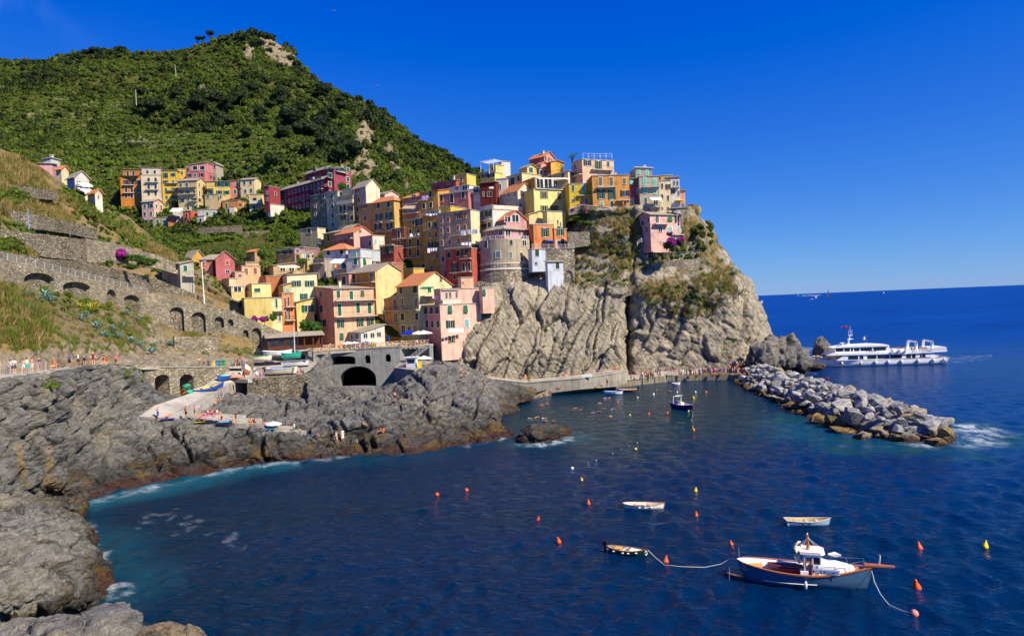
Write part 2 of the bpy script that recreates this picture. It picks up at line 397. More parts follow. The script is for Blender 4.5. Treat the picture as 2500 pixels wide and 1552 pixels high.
def strata_disp(amp,t,bed,seed=1,blk=(5.0,4.0),crack=0.9,rough=0.5,warp=0.9):
 b = np.array(bed,float); b /= np.linalg.norm(b); e1 = np.cross(b,[0.05,1,0.02]); e1 /= np.linalg.norm(e1); e2 = np.cross(b,e1); Rm = np.stack([e1,e2,b],1)
 def fn(G):
  q = G @ Rm; w = fbm(G / (t * 4.5),3,seed) * warp; d = fbm(G / (t * 5),4,seed + 2) * 1.1
  for k,(tt,a) in enumerate(((t,1.0),(t * 0.31,0.30))):
   s_ = q[...,2] / tt + w * (1.6 if k == 0 else 2.6) + fbm(G / (tt * 1.6),2,seed + 30 + k) * 0.35; fl = np.floor(s_); fr = s_ - fl; z = np.zeros_like(fl)
   h = _hash(fl.astype(np.int64),z.astype(np.int64),z.astype(np.int64),seed + 50 + k)
   d = d + a * ((h - 0.5) * 0.9 + (sstep(0,0.16,fr) - sstep(0.80,1.0,fr)) * 0.42 + fr * 0.25)
   u = np.stack([q[...,0] / (blk[0] * (1 if k == 0 else 0.4)) + h * 17,q[...,1] / (blk[1] * (1 if k == 0 else 0.4)) + h * 9,fl * 1.0],-1) + w[...,None] * 0.35
   f1,f2,c = cells(u * np.array([1,1,0.999]),seed + 60 + k)
   d = d + a * ((c - 0.5) * 1.25 - crack * (1 - sstep(0.0,0.13,f2 - f1)))
  d = d + rough * 0.3 * fbm(G / (t * 0.35),4,seed + 80)
  return d * amp
 return fn
def hor(px): return 745 + 0.0407 * (1250 - px)

# --- the green mountain behind the village, ridge first
_ridge = [(-420,200,720),(-150,150,680),(0,136,650),(110,134,640),(220,116,625),(330,122,615),(440,120,610),(530,98,600),(605,80,590),(660,97,577),(715,122,566),
   (790,190,545),(860,222,535),(940,270,520),(1020,322,508),(1100,372,497),(1165,402,490),(1230,440,480)]
_rx = [c[0] for c in _ridge]
_ridge = [(a,b + 37,c) for a,b,c in _ridge]
_rows = [[XZ(px,60,Y + 330) for px,py,Y in _ridge],[P(px,py + 30,Y + 90) for px,py,Y in _ridge],[P(*c) for c in _ridge]]
def _lerp(x,xs,ys): return float(np.interp(x,xs,ys))
for pyf,Yf in (((-420,260,0,230,300,240,605,200,790,270,940,340,1100,410,1230,455),(-420,600,0,530,605,500,940,470,1230,450)),
    ((-420,340,0,315,300,330,605,300,790,340,940,390,1100,432,1230,470),(-420,480,0,430,605,410,860,400,940,420,1230,425)),
    ((-420,430,0,400,300,425,605,400,790,405,900,440,1000,455,1230,485),(-420,400,0,345,300,335,605,330,790,300,900,330,1230,360)),
    ((-420,520,0,490,300,500,605,480,790,480,900,480,1230,500),(-420,330,0,300,300,296,605,290,790,272,1230,250)),
    ((-420,620,0,590,300,570,605,548,790,560,900,560,1230,560),(-420,280,0,255,300,275,605,268,790,240,1230,225)),
    ((-420,720,0,690,300,620,605,612,790,640,900,640,1230,650),(-420,230,0,205,300,230,605,225,790,208,1230,205)),
    ((-420,820,0,760,300,690,605,690,790,720,900,740,1230,760),(-420,190,0,175,300,190,605,190,790,185,1230,186)),
    ((-420,900,0,830,300,770,605,770,790,800,900,815,1230,850),(-420,160,0,150,300,168,605,170,790,176,1230,178))):
 pr = []
 for px in _rx: pr.append(P(px,_lerp(px,pyf[0::2],pyf[1::2]),_lerp(px,Yf[0::2],Yf[1::2])))
 _rows.append(pr)
ROCKY = [[(690,105),(720,140),(725,165),(685,160),(640,130),(640,95)],[(600,108),(622,118),(615,150),(598,140)],[(885,285),(905,300),(915,345),(905,380),(925,410),(900,425),(850,400),(862,350),(872,310)],[(945,330),(960,360),(985,430),(1008,462),(985,465),(960,430),(940,370)],[(820,385),(860,395),(880,420),(930,440),(900,445),(850,425),(815,400)],
   [(480,210),(545,210),(545,218),(480,218)],[(310,335),(350,335),(350,347),(310,347)]]
VINEY = [[(0,240),(110,235),(300,250),(300,300),(110,300),(0,300)],[(110,265),(205,265),(210,325),(110,320)],[(240,330),(440,320),(560,330),(700,330),(760,380),(640,420),(250,410)],[(900,240),(1000,310),(1000,330),(905,260)],[(300,420),(720,400),(720,430),(300,440)]]
def _rocky(G,pp):
 j = np.stack([fbm(G / 9,3,3),fbm(G / 9,3,4)],-1) * 14
 m = np.zeros(G.shape[:2])
 for poly in ROCKY: m = np.maximum(m,in_poly(pp + j,poly))
 vin = np.zeros(G.shape[:2])
 for poly in VINEY: vin = np.maximum(vin,in_poly(pp,poly))
 return np.maximum(m,vin * 0.6 * (np.mod(G[...,2] + fbm(G / 40,2,9) * 2.0,4.4) > 3.1))
def _hillveg(G,pp): return sstep(-0.35,0.15,fbm(G / 26,4,11)) * 0.9
hill = patch("mountain_hillside",_rows,230,330,M_HILL,lambda G: (fbm(G / 60,5,21) * 6 + fbm(G / 9,3,5) * 1.4) * np.clip((G[...,1] - 250) / 250,0.12,1) + _rocky(G,project(G)) * ridged(G / np.array([7.,7,24]),4,8) * 5,
    attrs={'veg': _hillveg,'rocky': _rocky})

# --- the promontory and its bare cliff: height contours from the cove round to the open sea
def contour(z,Ys,pxs,edge):           # edge: px of the seaward silhouette at that height
 out = [XZ(px,z,Y) for px,Y in zip(pxs,Ys)]
 out += [XZ(edge,z,Ys[-1] + 7),XZ(edge - 8,z,Ys[-1] + 24),XZ(edge - 60,z,Ys[-1] + 60)]
 return out
_prom = [
 contour(-2,(164.0,164.0,164.0,164.0,164.0,164.0,165.0,175.0,175.0,171.0,172.5,172.5,173.5),(1085.0,1130.0,1180.0,1250.0,1340.0,1440.0,1520,1528,1542,1552,1640.0,1730.0,1830.0),1935),
 contour(3,(166.0,166.0,166.0,166.0,166.0,166.0,167.0,177.0,177.0,173.0,173.5,173.5,174.5),(1085.0,1125.0,1165.0,1230.0,1330.0,1440.0,1520,1528,1542,1552,1640.0,1730.0,1820.0),1915),
 contour(9,(169.0,168.0,167.0,168.0,168.0,168.0,169.0,179.0,179.0,174.5,174.0,175.0,176.0),(1075.0,1115.0,1150.0,1220.0,1325.0,1440.0,1520,1528,1542,1552,1640.0,1730.0,1805.0),1876),
 contour(14.5,(175.0,173.0,170.0,170.0,171.0,171.0,172.0,182.0,182.0,176.5,174.0,175.0,176.0),(1080.0,1125.0,1165.0,1230.0,1330.0,1440.0,1520,1528,1542,1552,1635.0,1725.0,1795.0),1856),
 contour(19.5,(180.0,176.0,174.0,173.0,174.0,174.0,175.0,185.0,185.0,177.5,174.0,174.0,175.0),(1085.0,1140.0,1180.0,1245.0,1335.0,1440.0,1520,1528,1542,1552,1630.0,1720.0,1785.0),1842),
 contour(23.5,(184.0,181.0,179.0,178.0,178.0,178.0,177.0,183.0,183.0,177.5,176.0,175.0,176.0),(1085.0,1145.0,1190.0,1250.0,1340.0,1440.0,1526,1534,1548,1558,1630.0,1715.0,1775.0),1830),
 contour(27,(190.0,187.0,186.0,185.0,184.0,183.0,180.0,181.5,181.5,180.5,181.0,181.0,181.0),(1085.0,1145.0,1195.0,1255.0,1345.0,1440.0,1526,1534,1548,1558,1630.0,1705.0,1752.0),1800),
 contour(32,(196.0,195.0,194.0,192.0,188.0,185.0,183.0,184.5,184.5,183.5,184.0,184.0,184.0),(1085.0,1145.0,1200.0,1260.0,1350.0,1440.0,1526,1534,1548,1558,1630.0,1695.0,1730.0),1768),
 contour(38,(205.0,204.0,203.0,201.0,194.0,185.4,183.4,184.9,184.9,183.9,185.4,185.4,185.4),(1085.0,1145.0,1200.0,1260.0,1360.0,1440.0,1526,1534,1548,1558,1620.0,1680.0,1712.0),1738),
 contour(42.5,(220.0,218.0,214.0,208.0,199.0,187.4,185.4,186.9,186.9,185.9,188.4,189.4,190.4),(1085.0,1145.0,1200.0,1260.0,1370.0,1440.0,1526,1534,1548,1558,1615.0,1660.0,1690.0),1708),
 contour(45,(222,220,215,209,200,188.0,187.2,187.5,187.5,187.5,191,193,194),(1085.0,1145.0,1200.0,1260.0,1370.0,1440.0,1526,1534,1548,1558,1615.0,1660.0,1690.0),1704),
 contour(46,(260.0,256.0,250.0,244.0,236.0,222.0,215.0,216.5,216.5,215.5,212.0,212.0,212.0),(1085.0,1145.0,1200.0,1260.0,1370.0,1440.0,1526,1534,1548,1558,1600.0,1640.0,1665.0),1690)]
_pd = strata_disp(0.95,3.6,(0.86,0.12,-0.50),31,(9.0,7.0),0.75,0.9,0.8)
def _ps(G):                              # long tilted slabs parted by deep cracks
 w = np.stack([fbm(G / 9,3,61),fbm(G / 9,3,62)],-1); u = (G[...,0] * 0.90 - G[...,2] * 0.43); v = G[...,0] * 0.43 + G[...,2] * 0.90; d = fbm(G / 12,3,63) * 0.5
 for su,sv,a,ck,sd in ((4.6,17.0,1.5,1.5,64),(1.9,7.0,0.42,0.5,65)):
  q = np.stack([u / su + w[...,0] * 0.35,v / sv + w[...,1] * 0.3,np.full_like(u,0.5)],-1); f1,f2,c = cells(q,sd); fu = q[...,0] - np.floor(q[...,0])
  d = d + a * ((c - 0.5) + 0.5 * (fu - 0.5) * np.sign(c - 0.45)) - ck * (1 - sstep(0.0,0.075,f2 - f1))
 return d + fbm(G / 1.2,4,66) * 0.14
def prom_disp(G):
 bare = sstep(26,22,G[...,2] + fbm(G / 8,3,2) * 3); pp = project(G); slab = bare * sstep(1532,1520,pp[...,0]) * sstep(1165,1200,pp[...,0] - (800 - pp[...,1]) * 0.45)
 return _pd(G) * (0.5 + 0.5 * bare) * (1 - slab) + _ps(G) * slab + fbm(G / np.array([18.,18,30]),3,77) * (0.6 + 1.0 * bare) * (1 - 0.4 * slab)
def prom_veg(G,pp):
 z = G[...,2] + fbm(G / 7,4,15) * 5
 a = sstep(25.5,28,z) * sstep(-0.15,0.3,fbm(G / 5,4,19) + 0.05)
 b = in_poly(pp + (fbm(G / 5,3,9) * 16)[...,None],[(1555,690),(1690,660),(1790,640),(1800,700),(1740,760),(1680,775),(1600,760)]) * sstep(-0.3,0.15,fbm(G / 3.5,4,23)) * 0.9
 return np.maximum(a,b)
def headland_mat():
 src = M_CLIFF; m = src.copy(); m.name = "headland_rock"; nt = m.node_tree; b = nt.nodes['Principled BSDF']
 old = b.inputs['Base Color'].links[0].from_socket
 at = nt.nodes.new('ShaderNodeAttribute'); at.attribute_name = 'veg'
 g = nt.nodes.new('ShaderNodeTexNoise'); g.inputs['Scale'].default_value = 0.7; g.inputs['Detail'].default_value = 7
 ge = nt.nodes.new('ShaderNodeNewGeometry'); nt.links.new(ge.outputs['Position'],g.inputs['Vector'])
 r = nt.nodes.new('ShaderNodeValToRGB'); e = r.color_ramp.elements
 e[0].position = 0.35; e[0].color = (0.05,0.06,0.018,1); e[1].position = 0.66; e[1].color = (0.26,0.15,0.045,1)
 x = e.new(0.5); x.color = (0.14,0.115,0.04,1)
 nt.links.new(g.outputs[0],r.inputs[0])
 mx = nt.nodes.new('ShaderNodeMix'); mx.data_type = 'RGBA'
 nt.links.new(at.outputs['Fac'],mx.inputs[0]); nt.links.new(old,mx.inputs[6]); nt.links.new(r.outputs[0],mx.inputs[7])
 nt.links.new(mx.outputs[2],b.inputs['Base Color']); return m
M_HEAD = headland_mat()
headland = patch("headland_cliff",_prom,300,430,M_HEAD,prom_disp,attrs={'veg': prom_veg})

# --- rocks of the near shore, from the promenade to the waterline
_shore = [
 # promenade edge / yard foot
 [P(-230,930,64),P(-60,921,73),P(60,913,79),P(150,903,86),P(245,890,97),P(330,898,107),P(385,960,107),P(470,965,112),P(570,962,121),P(650,972,121),P(740,972,122),P(810,945,134),P(880,948,142),P(960,938,138),P(1040,893,136),P(1110,897,138),P(1170,935,138),P(1215,975,136)],
 [P(-230,1010,63),P(-60,990,72),P(60,975,78),P(150,965,85),P(245,955,94),P(330,965,101),P(385,1002,99.5),P(470,1004,100.5),P(570,992,110),P(650,1000,111),P(740,1002,112),P(810,985,118),P(880,985,120),P(960,968,122),P(1040,930,124),P(1110,940,126),P(1170,975,126),P(1215,1000,128)],
 [P(-230,1100,61),P(-60,1070,70),P(60,1050,76.5),P(150,1035,83),P(245,1020,91),P(330,1018,96),P(385,1022,96.5),P(470,1026,96.5),P(570,1034,98),P(650,1048,98.5),P(740,1060,99),P(810,1038,102),P(880,1028,104),P(960,1010,108),P(1040,992,111),P(1110,992,112),P(1170,1002,112),P(1215,1032,111)],
 [P(-230,1180,58),P(-60,1150,67),P(60,1130,74),P(150,1110,80),P(245,1092,86.5),P(330,1085,90),P(385,1085,91),P(470,1082,92),P(570,1082,94),P(650,1085,95.5),P(740,1086,97),P(810,1070,99.5),P(880,1062,101),P(960,1048,104),P(1040,1035,106),P(1110,1030,107.5),P(1170,1034,108),P(1225,1046,109.5)],
 [P(-230,1260,55),P(-60,1225,64),P(60,1200,71),P(150,1180,77),P(245,1165,82),P(330,1150,85.5),P(385,1142,87),P(470,1132,89.3),P(570,1120,92),P(650,1112,94.3),P(740,1106,96),P(810,1098,97.5),P(880,1090,98.5),P(960,1082,99.8),P(1040,1074,101),P(1110,1066,102.8),P(1180,1062,104.6),P(1240,1056,107.8)],
 [PZ(-230,1300,0.2),PZ(-60,1262,0.2),PZ(60,1240,0.1),PZ(150,1226,0),PZ(245,1218,-.1),PZ(330,1198,-.1),PZ(385,1186,-.1),PZ(470,1168,-.1),PZ(570,1144,-.1),PZ(650,1132,-.1),PZ(740,1124,-.1),PZ(810,1116,-.1),PZ(880,1110,-.1),PZ(960,1106,-.1),PZ(1040,1100,-.1),PZ(1110,1090,-.1),PZ(1190,1080,-.1),PZ(1252,1064,-.1)]]
_shore.append([p + np.array([0.5,-3.5,-3.0]) for p in _shore[-1]])
_shore[0] = [p + np.array([0,0.6,0]) for p in _shore[0]]
_sd = strata_disp(0.85,2.3,(-0.34,-0.22,0.91),5,(4.6,3.8),1.15,0.9,0.7)
FISS = [[(118,905),(135,960),(160,1010),(158,1060),(170,1120),(188,1150)],[(415,1040),(455,1085),(470,1120),(545,1108)],[(100,905),(118,950),(132,985),(158,1020)],[(330,925),(300,965),(285,990)],[(640,1075),(638,1105),(650,1125)],[(880,1080),(895,1108)],[(905,1080),(920,1104)],[(1010,925),(1060,960),(1120,975)],[(900,1000),(880,1030),(895,1050)],[(1150,965),(1165,1000),(1150,1020)],[(700,985),(690,1020)],[(210,1060),(245,1045),(290,1060),(330,1055)],[(0,1035),(30,1060),(50,1100)]]
def shore_stain(G,pp):
 m = np.zeros(G.shape[:2]); pp = pp + (fbm(G / 0.8,4,93) * 12)[...,None]
 for po in ([(116,1090),(124,1090),(130,1170),(122,1195),(112,1150)],[(36,1070),(42,1075),(60,1130),(72,1185),(62,1190),(45,1130)],[(102,1160),(112,1165),(116,1190),(104,1190)]): m = np.maximum(m,in_poly(pp,po))
 return m
def shore_disp(G):
 return shore_base(G) - fissures(G)
def fissures(G):
 pp = project(G) + (fbm(G / 2.5,3,92) * 9)[...,None]; r = np.zeros(G.shape[:2])
 for po in FISS:
  for (x1,y1),(x2,y2) in zip(po[:-1],po[1:]):
   t = np.clip(((pp[...,0] - x1) * (x2 - x1) + (pp[...,1] - y1) * (y2 - y1)) / ((x2 - x1) ** 2 + (y2 - y1) ** 2),0,1); r = np.maximum(r,1.5 * np.exp(-(np.hypot(pp[...,0] - x1 - t * (x2 - x1),pp[...,1] - y1 - t * (y2 - y1)) / 4.5) ** 2))
 return r
def shore_base(G):
 pp = project(G); calm = np.zeros(G.shape[:2])
 led = in_poly(pp,[(340,1000),(372,985),(560,925),(590,950),(500,1003),(760,1050),(760,1075),(600,1045),(340,1030)])
 d = _sd(G) * (1 - 0.9 * led) - 0.25 * led
 top = sstep(0.5,3.0,G[...,2]); d = d * sstep(0.0,0.09,np.linspace(0,1,G.shape[0]))[:,None]
 return d * (0.45 + 0.55 * top) + fbm(G / 14,3,66) * 1.3 * (1 - led) * sstep(0.0,0.15,np.linspace(0,1,G.shape[0]))[:,None]
shore = patch("shore_rocks",_shore,340,640,M_ROCK,shore_disp,attrs={"stain": shore_stain})
# rounded grey rock beside the quay, with the cleft of water in front of it
_round = [[P(1030,900,150),P(1080,885,150),P(1130,892,150),P(1190,925,150),P(1250,945,150),P(1310,958,148)],
   [P(1030,905,143),P(1080,888,143),P(1130,897,143),P(1185,930,142),P(1245,955,143),P(1308,964,146)],
   [P(1035,940,136),P(1085,930,135),P(1140,940,134),P(1190,962,133),P(1240,982,134),P(1300,975,143)],
   [P(1050,985,130),P(1100,980,129),P(1145,985,128),P(1195,1000,128),P(1240,1000,131),PZ(1290,978,0)],
   [PZ(1060,1030,-.6),PZ(1110,1030,-.6),PZ(1150,1028,-.6),PZ(1200,1021,-.4),PZ(1256,1006,-.3),PZ(1285,985,-1)],
   [PZ(1060,1035,-4),PZ(1110,1035,-4),PZ(1150,1033,-4),PZ(1200,1026,-4),PZ(1258,1011,-4),PZ(1287,990,-4)]]
round_rock = patch("cove_rock",_round,120,170,M_ROCK,strata_disp(0.6,3.4,(0.3,-0.5,0.8),91,(7,6),0.8,0.7,1.0))

# --- near rocks below the camera
_e1 = [[PZ(-150,1245,-1.5),PZ(0,1240,-1.5),PZ(90,1235,-1.5),PZ(150,1240,-1.5),PZ(195,1255,-1.5),PZ(215,1262,-1.5)],
  [PZ(-150,1266,4.5),PZ(0,1264,3.9),PZ(90,1256,3.5),PZ(140,1256,3.0),PZ(185,1264,2.0),PZ(206,1275,-0.6)],
  [PZ(-150,1300,5.2),PZ(0,1298,4.5),PZ(95,1292,3.8),PZ(150,1290,3.4),PZ(195,1290,2.6),PZ(220,1305,-0.6)],
  [PZ(-150,1350,5.4),PZ(0,1350,4.6),PZ(100,1345,3.8),PZ(165,1342,3.0),PZ(210,1340,1.7),PZ(245,1352,-0.6)],
  [PZ(-150,1420,5.4),PZ(0,1420,4.5),PZ(110,1420,3.5),PZ(190,1420,2.3),PZ(235,1422,1.2),PZ(276,1430,-0.6)],
  [PZ(-150,1475,5.0),PZ(0,1472,3.8),PZ(95,1470,2.7),PZ(170,1466,1.7),PZ(225,1466,0.7),PZ(262,1476,-0.8)],
  [PZ(-150,1525,4.0),PZ(0,1520,2.2),PZ(70,1512,1.2),PZ(130,1508,0.4),PZ(180,1505,-0.1),PZ(220,1500,-1.0)],
  [PZ(-150,1600,1.0),PZ(0,1590,-1),PZ(70,1570,-1.5),PZ(130,1560,-1.5),PZ(180,1545,-1.5),PZ(225,1530,-2)]]
near_rock = patch("near_rock",_e1,240,220,M_NEAR,strata_disp(0.50,1.7,(-0.55,0.25,0.8),17,(3.2,2.4),1.1,0.8,0.7))
_gul = [[P(-60,1185,70),P(20,1195,73),P(90,1205,76),P(150,1214,77.5),P(196,1226,77),P(215,1236,76)],
  [P(-60,1212,66),P(20,1215,69),P(90,1214,72.5),P(150,1220,73.5),P(192,1232,73.5),PZ(212,1240,-0.5)],
  [P(-60,1235,62),P(20,1238,65.5),P(90,1236,68.5),P(150,1236,70),P(188,1243,71),PZ(205,1252,-0.8)],
  [PZ(-60,1275,-1),PZ(20,1272,-1),PZ(90,1268,-1),PZ(150,1268,-1),PZ(185,1266,-1),PZ(200,1266,-1.5)]]
gully_rock = patch("gully_rock",_gul,90,130,M_NEAR,strata_disp(0.5,1.8,(-0.4,-0.3,0.85),47,(4.0,3.0),0.8,1.0,1.0))
_e2 = [[P(-120,1590,30),P(10,1590,30),P(60,1580,30),P(130,1570,30),P(200,1570,30),P(250,1560,30),P(300,1560,30),P(345,1570,30),P(362,1600,30)],
  [P(-120,1552,26),P(6,1538,26),P(50,1520,26),P(125,1504,26),P(200,1506,26),P(245,1487,26),P(290,1483,26),P(328,1493,26),P(350,1540,26)],
  [P(-120,1575,23.5),P(6,1562,23.5),P(60,1545,23.5),P(130,1530,23.5),P(200,1528,23.5),P(250,1515,23.5),P(295,1512,23.5),P(332,1525,24),P(352,1570,24.5)],
  [P(-120,1640,19),P(0,1640,19),P(60,1640,19),P(130,1630,19),P(200,1630,19),P(250,1620,19),P(300,1620,19),P(340,1630,20),P(360,1650,21)],
  [P(-120,1800,14),P(0,1800,14),P(60,1800,14),P(130,1800,14),P(200,1800,14),P(250,1800,14),P(300,1800,14),P(345,1800,15),P(370,1800,16)]]
ledge_rock = patch("ledge_rock",_e2,170,260,M_NEAR,strata_disp(0.2,0.7,(-0.45,0.2,0.85),27,(1.8,1.3),0.8,1.0,1.1))
_e3 = [[P(310,1640,23),P(350,1620,23),P(400,1600,23),P(450,1600,23),P(490,1620,23),P(515,1660,23)],
  [P(330,1562,19.5),P(362,1541,19.5),P(413,1519,19.5),P(442,1531,19.5),P(467,1525,19.5),P(500,1556,19.5)],
  [P(330,1590,18),P(365,1570,18),P(415,1550,18),P(445,1556,18),P(470,1554,18),P(506,1590,18)],
  [P(330,1700,15),P(370,1700,15),P(420,1690,15),P(450,1690,15),P(475,1690,15),P(520,1700,15)]]
tan_rock = patch("tan_rock",_e3,110,150,M_TANROCK,strata_disp(0.14,0.8,(0.3,0.2,0.9),37,(1.6,1.4),0.5,0.8))

# --- the slope above the promenade: agave bank, then the terraces above the arcaded path
PATH = [(-260,578,86),(-120,605,93),(0,631,101),(60,645,106.5),(120,658,112),(200,677,121),(280,695,132),(356,714,142),(430,728,146),(500,743,149),(569,759,151),(601,773,152),(648,794,154),(708,818,156)]
def path_at(px):
 return P(px,_lerp(px,[c[0] for c in PATH],[c[1] for c in PATH]),_lerp(px,[c[0] for c in PATH],[c[2] for c in PATH]))
PROM = [(-230,930,64),(-60,921,73),(60,913,79),(150,903,86),(245,890,97),(330,897,107),(400,897,113.5),(500,897,122),(600,894,130)]
def prom_at(px):
 return P(px,_lerp(px,[c[0] for c in PROM],[c[1] for c in PROM]),_lerp(px,[c[0] for c in PROM],[c[2] for c in PROM]))
def away(fn,px,d,dz=0.0):          # a point d metres further from the camera, square to the line of the path
 p = fn(px); t = fn(px + 6) - fn(px - 6); n = np.array([-t[1],t[0],0]); n /= np.linalg.norm(n); n = n if n[:2] @ p[:2] > 0 else -n
 return p + n * d + np.array([0,0,dz])
_base = {-260: (690,84),-120: (690,92),0: (700,99),80: (712,107),160: (722,115.5),240: (740,125.5),310: (752,135),370: (795,141),440: (830,144.5),520: (838,147),620: (850,150)}
_cols = sorted(_base)
_bank = [[P(px,_base[px][0] - 25,_base[px][1]) + np.array([-3.5 if px < 340 else -1,1,0]) for px in _cols],[P(px,*_base[px]) for px in _cols]]
_bp = {-260: (-230,0),-120: (-130,0),0: (-10,0),80: (70,0),160: (150,0),240: (235,0),310: (300,0),370: (370,0),440: (440,0),520: (520,0),620: (605,0)}
for f,bul in ((0.33,0.8),(0.66,1.4)):
 row = []
 for px in _cols:
  a = P(px,*_base[px]); b = away(prom_at,_bp[px][0],3.2,0.1); row.append(a * (1 - f) + b * f + np.array([0,0,bul if px < 340 else 0.2]))
 _bank.append(row)
_bank.append([away(prom_at,_bp[px][0],3.3,0.9) for px in _cols])
_bank.append([away(prom_at,_bp[px][0],2.9,-0.6) for px in _cols])
def bank_rock(G,pp):
 j = (fbm(G / 6,3,71) * 22)[...,None]
 m = in_poly(pp + j,[(-300,845),(60,850),(180,842),(240,835),(300,845),(360,840),(366,790),(395,785),(420,860),(470,870),(620,870),(620,960),(-300,960)]) * 1.0
 return np.maximum(m,sstep(0.12,0.3,fbm(G / 4,4,72)) * 0.6)
bank = patch("agave_bank",_bank,150,330,M_SLOPE,lambda G: fbm(G / 5,5,55) * 0.7 + _sd(G) * 0.45 * bank_rock(G,project(G)),attrs={'veg': lambda G,pp: sstep(-0.2,0.3,fbm(G / 6,4,73)),'rocky': bank_rock})
_upc = [-260,-120,0,90,180,270,350,430,500,560]
_up = [[away(path_at,px,2.6,-1.0) for px in _upc]]
_topy = {-260: (330,135),-120: (345,140),0: (365,147),90: (425,158),180: (475,168),270: (520,178),350: (585,182),430: (632,174),500: (690,166),560: (735,160)}
for f in (0.0,0.3,0.36,0.62,0.68,0.95,1.0):
 row = []
 for px in _upc:
  a = away(path_at,px,3.0,0.4); b = P(px,*_topy[px]); q = a * (1 - f) + b * f
  row.append(q + np.array([0,0,1.2 if f in (0.36,0.68) else 0.0])); 
 _up.append(row)
_up.append([P(px,*_topy[px]) + np.array([0,12,-1.5]) for px in _upc]); _up.append([P(px,*_topy[px]) + np.array([0,30,-14]) for px in _upc])
upper = patch("terraced_slope",_up,150,260,M_SLOPE,lambda G: fbm(G / 6,5,57) * 0.8,attrs={'veg': lambda G,pp: sstep(-0.1,0.35,fbm(G / 8,4,74)),'rocky': lambda G,pp: sstep(0.2,0.4,fbm(G / 5,4,75)) * 0.5})

def rock_blob(name,c,r,mat,seed,sub=4,amp=0.25,rotz=0.0,label=None,cat='rock',flat_bottom=False,group=None):
 bm = bmesh.new(); bmesh.ops.create_icosphere(bm,subdivisions=sub,radius=1.0)
 V = np.array([v.co[:] for v in bm.verts]); F = [[v.index for v in f.verts] for f in bm.faces]; bm.free()
 f1,f2,cc = cells(V * 1.5 + seed,seed); d = 1 + amp * (fbm(V * 1.3 + seed,4,seed) + (cc - 0.5) * 0.7 - 0.35 * (1 - sstep(0,0.12,f2 - f1)))
 V = V * d[:,None] * np.array(r)
 m = npmesh(V,np.array(F),[mat],True,name)
 o = link(name,m,None,c,(0,0,rotz)); tag(o,label,cat,group); return o


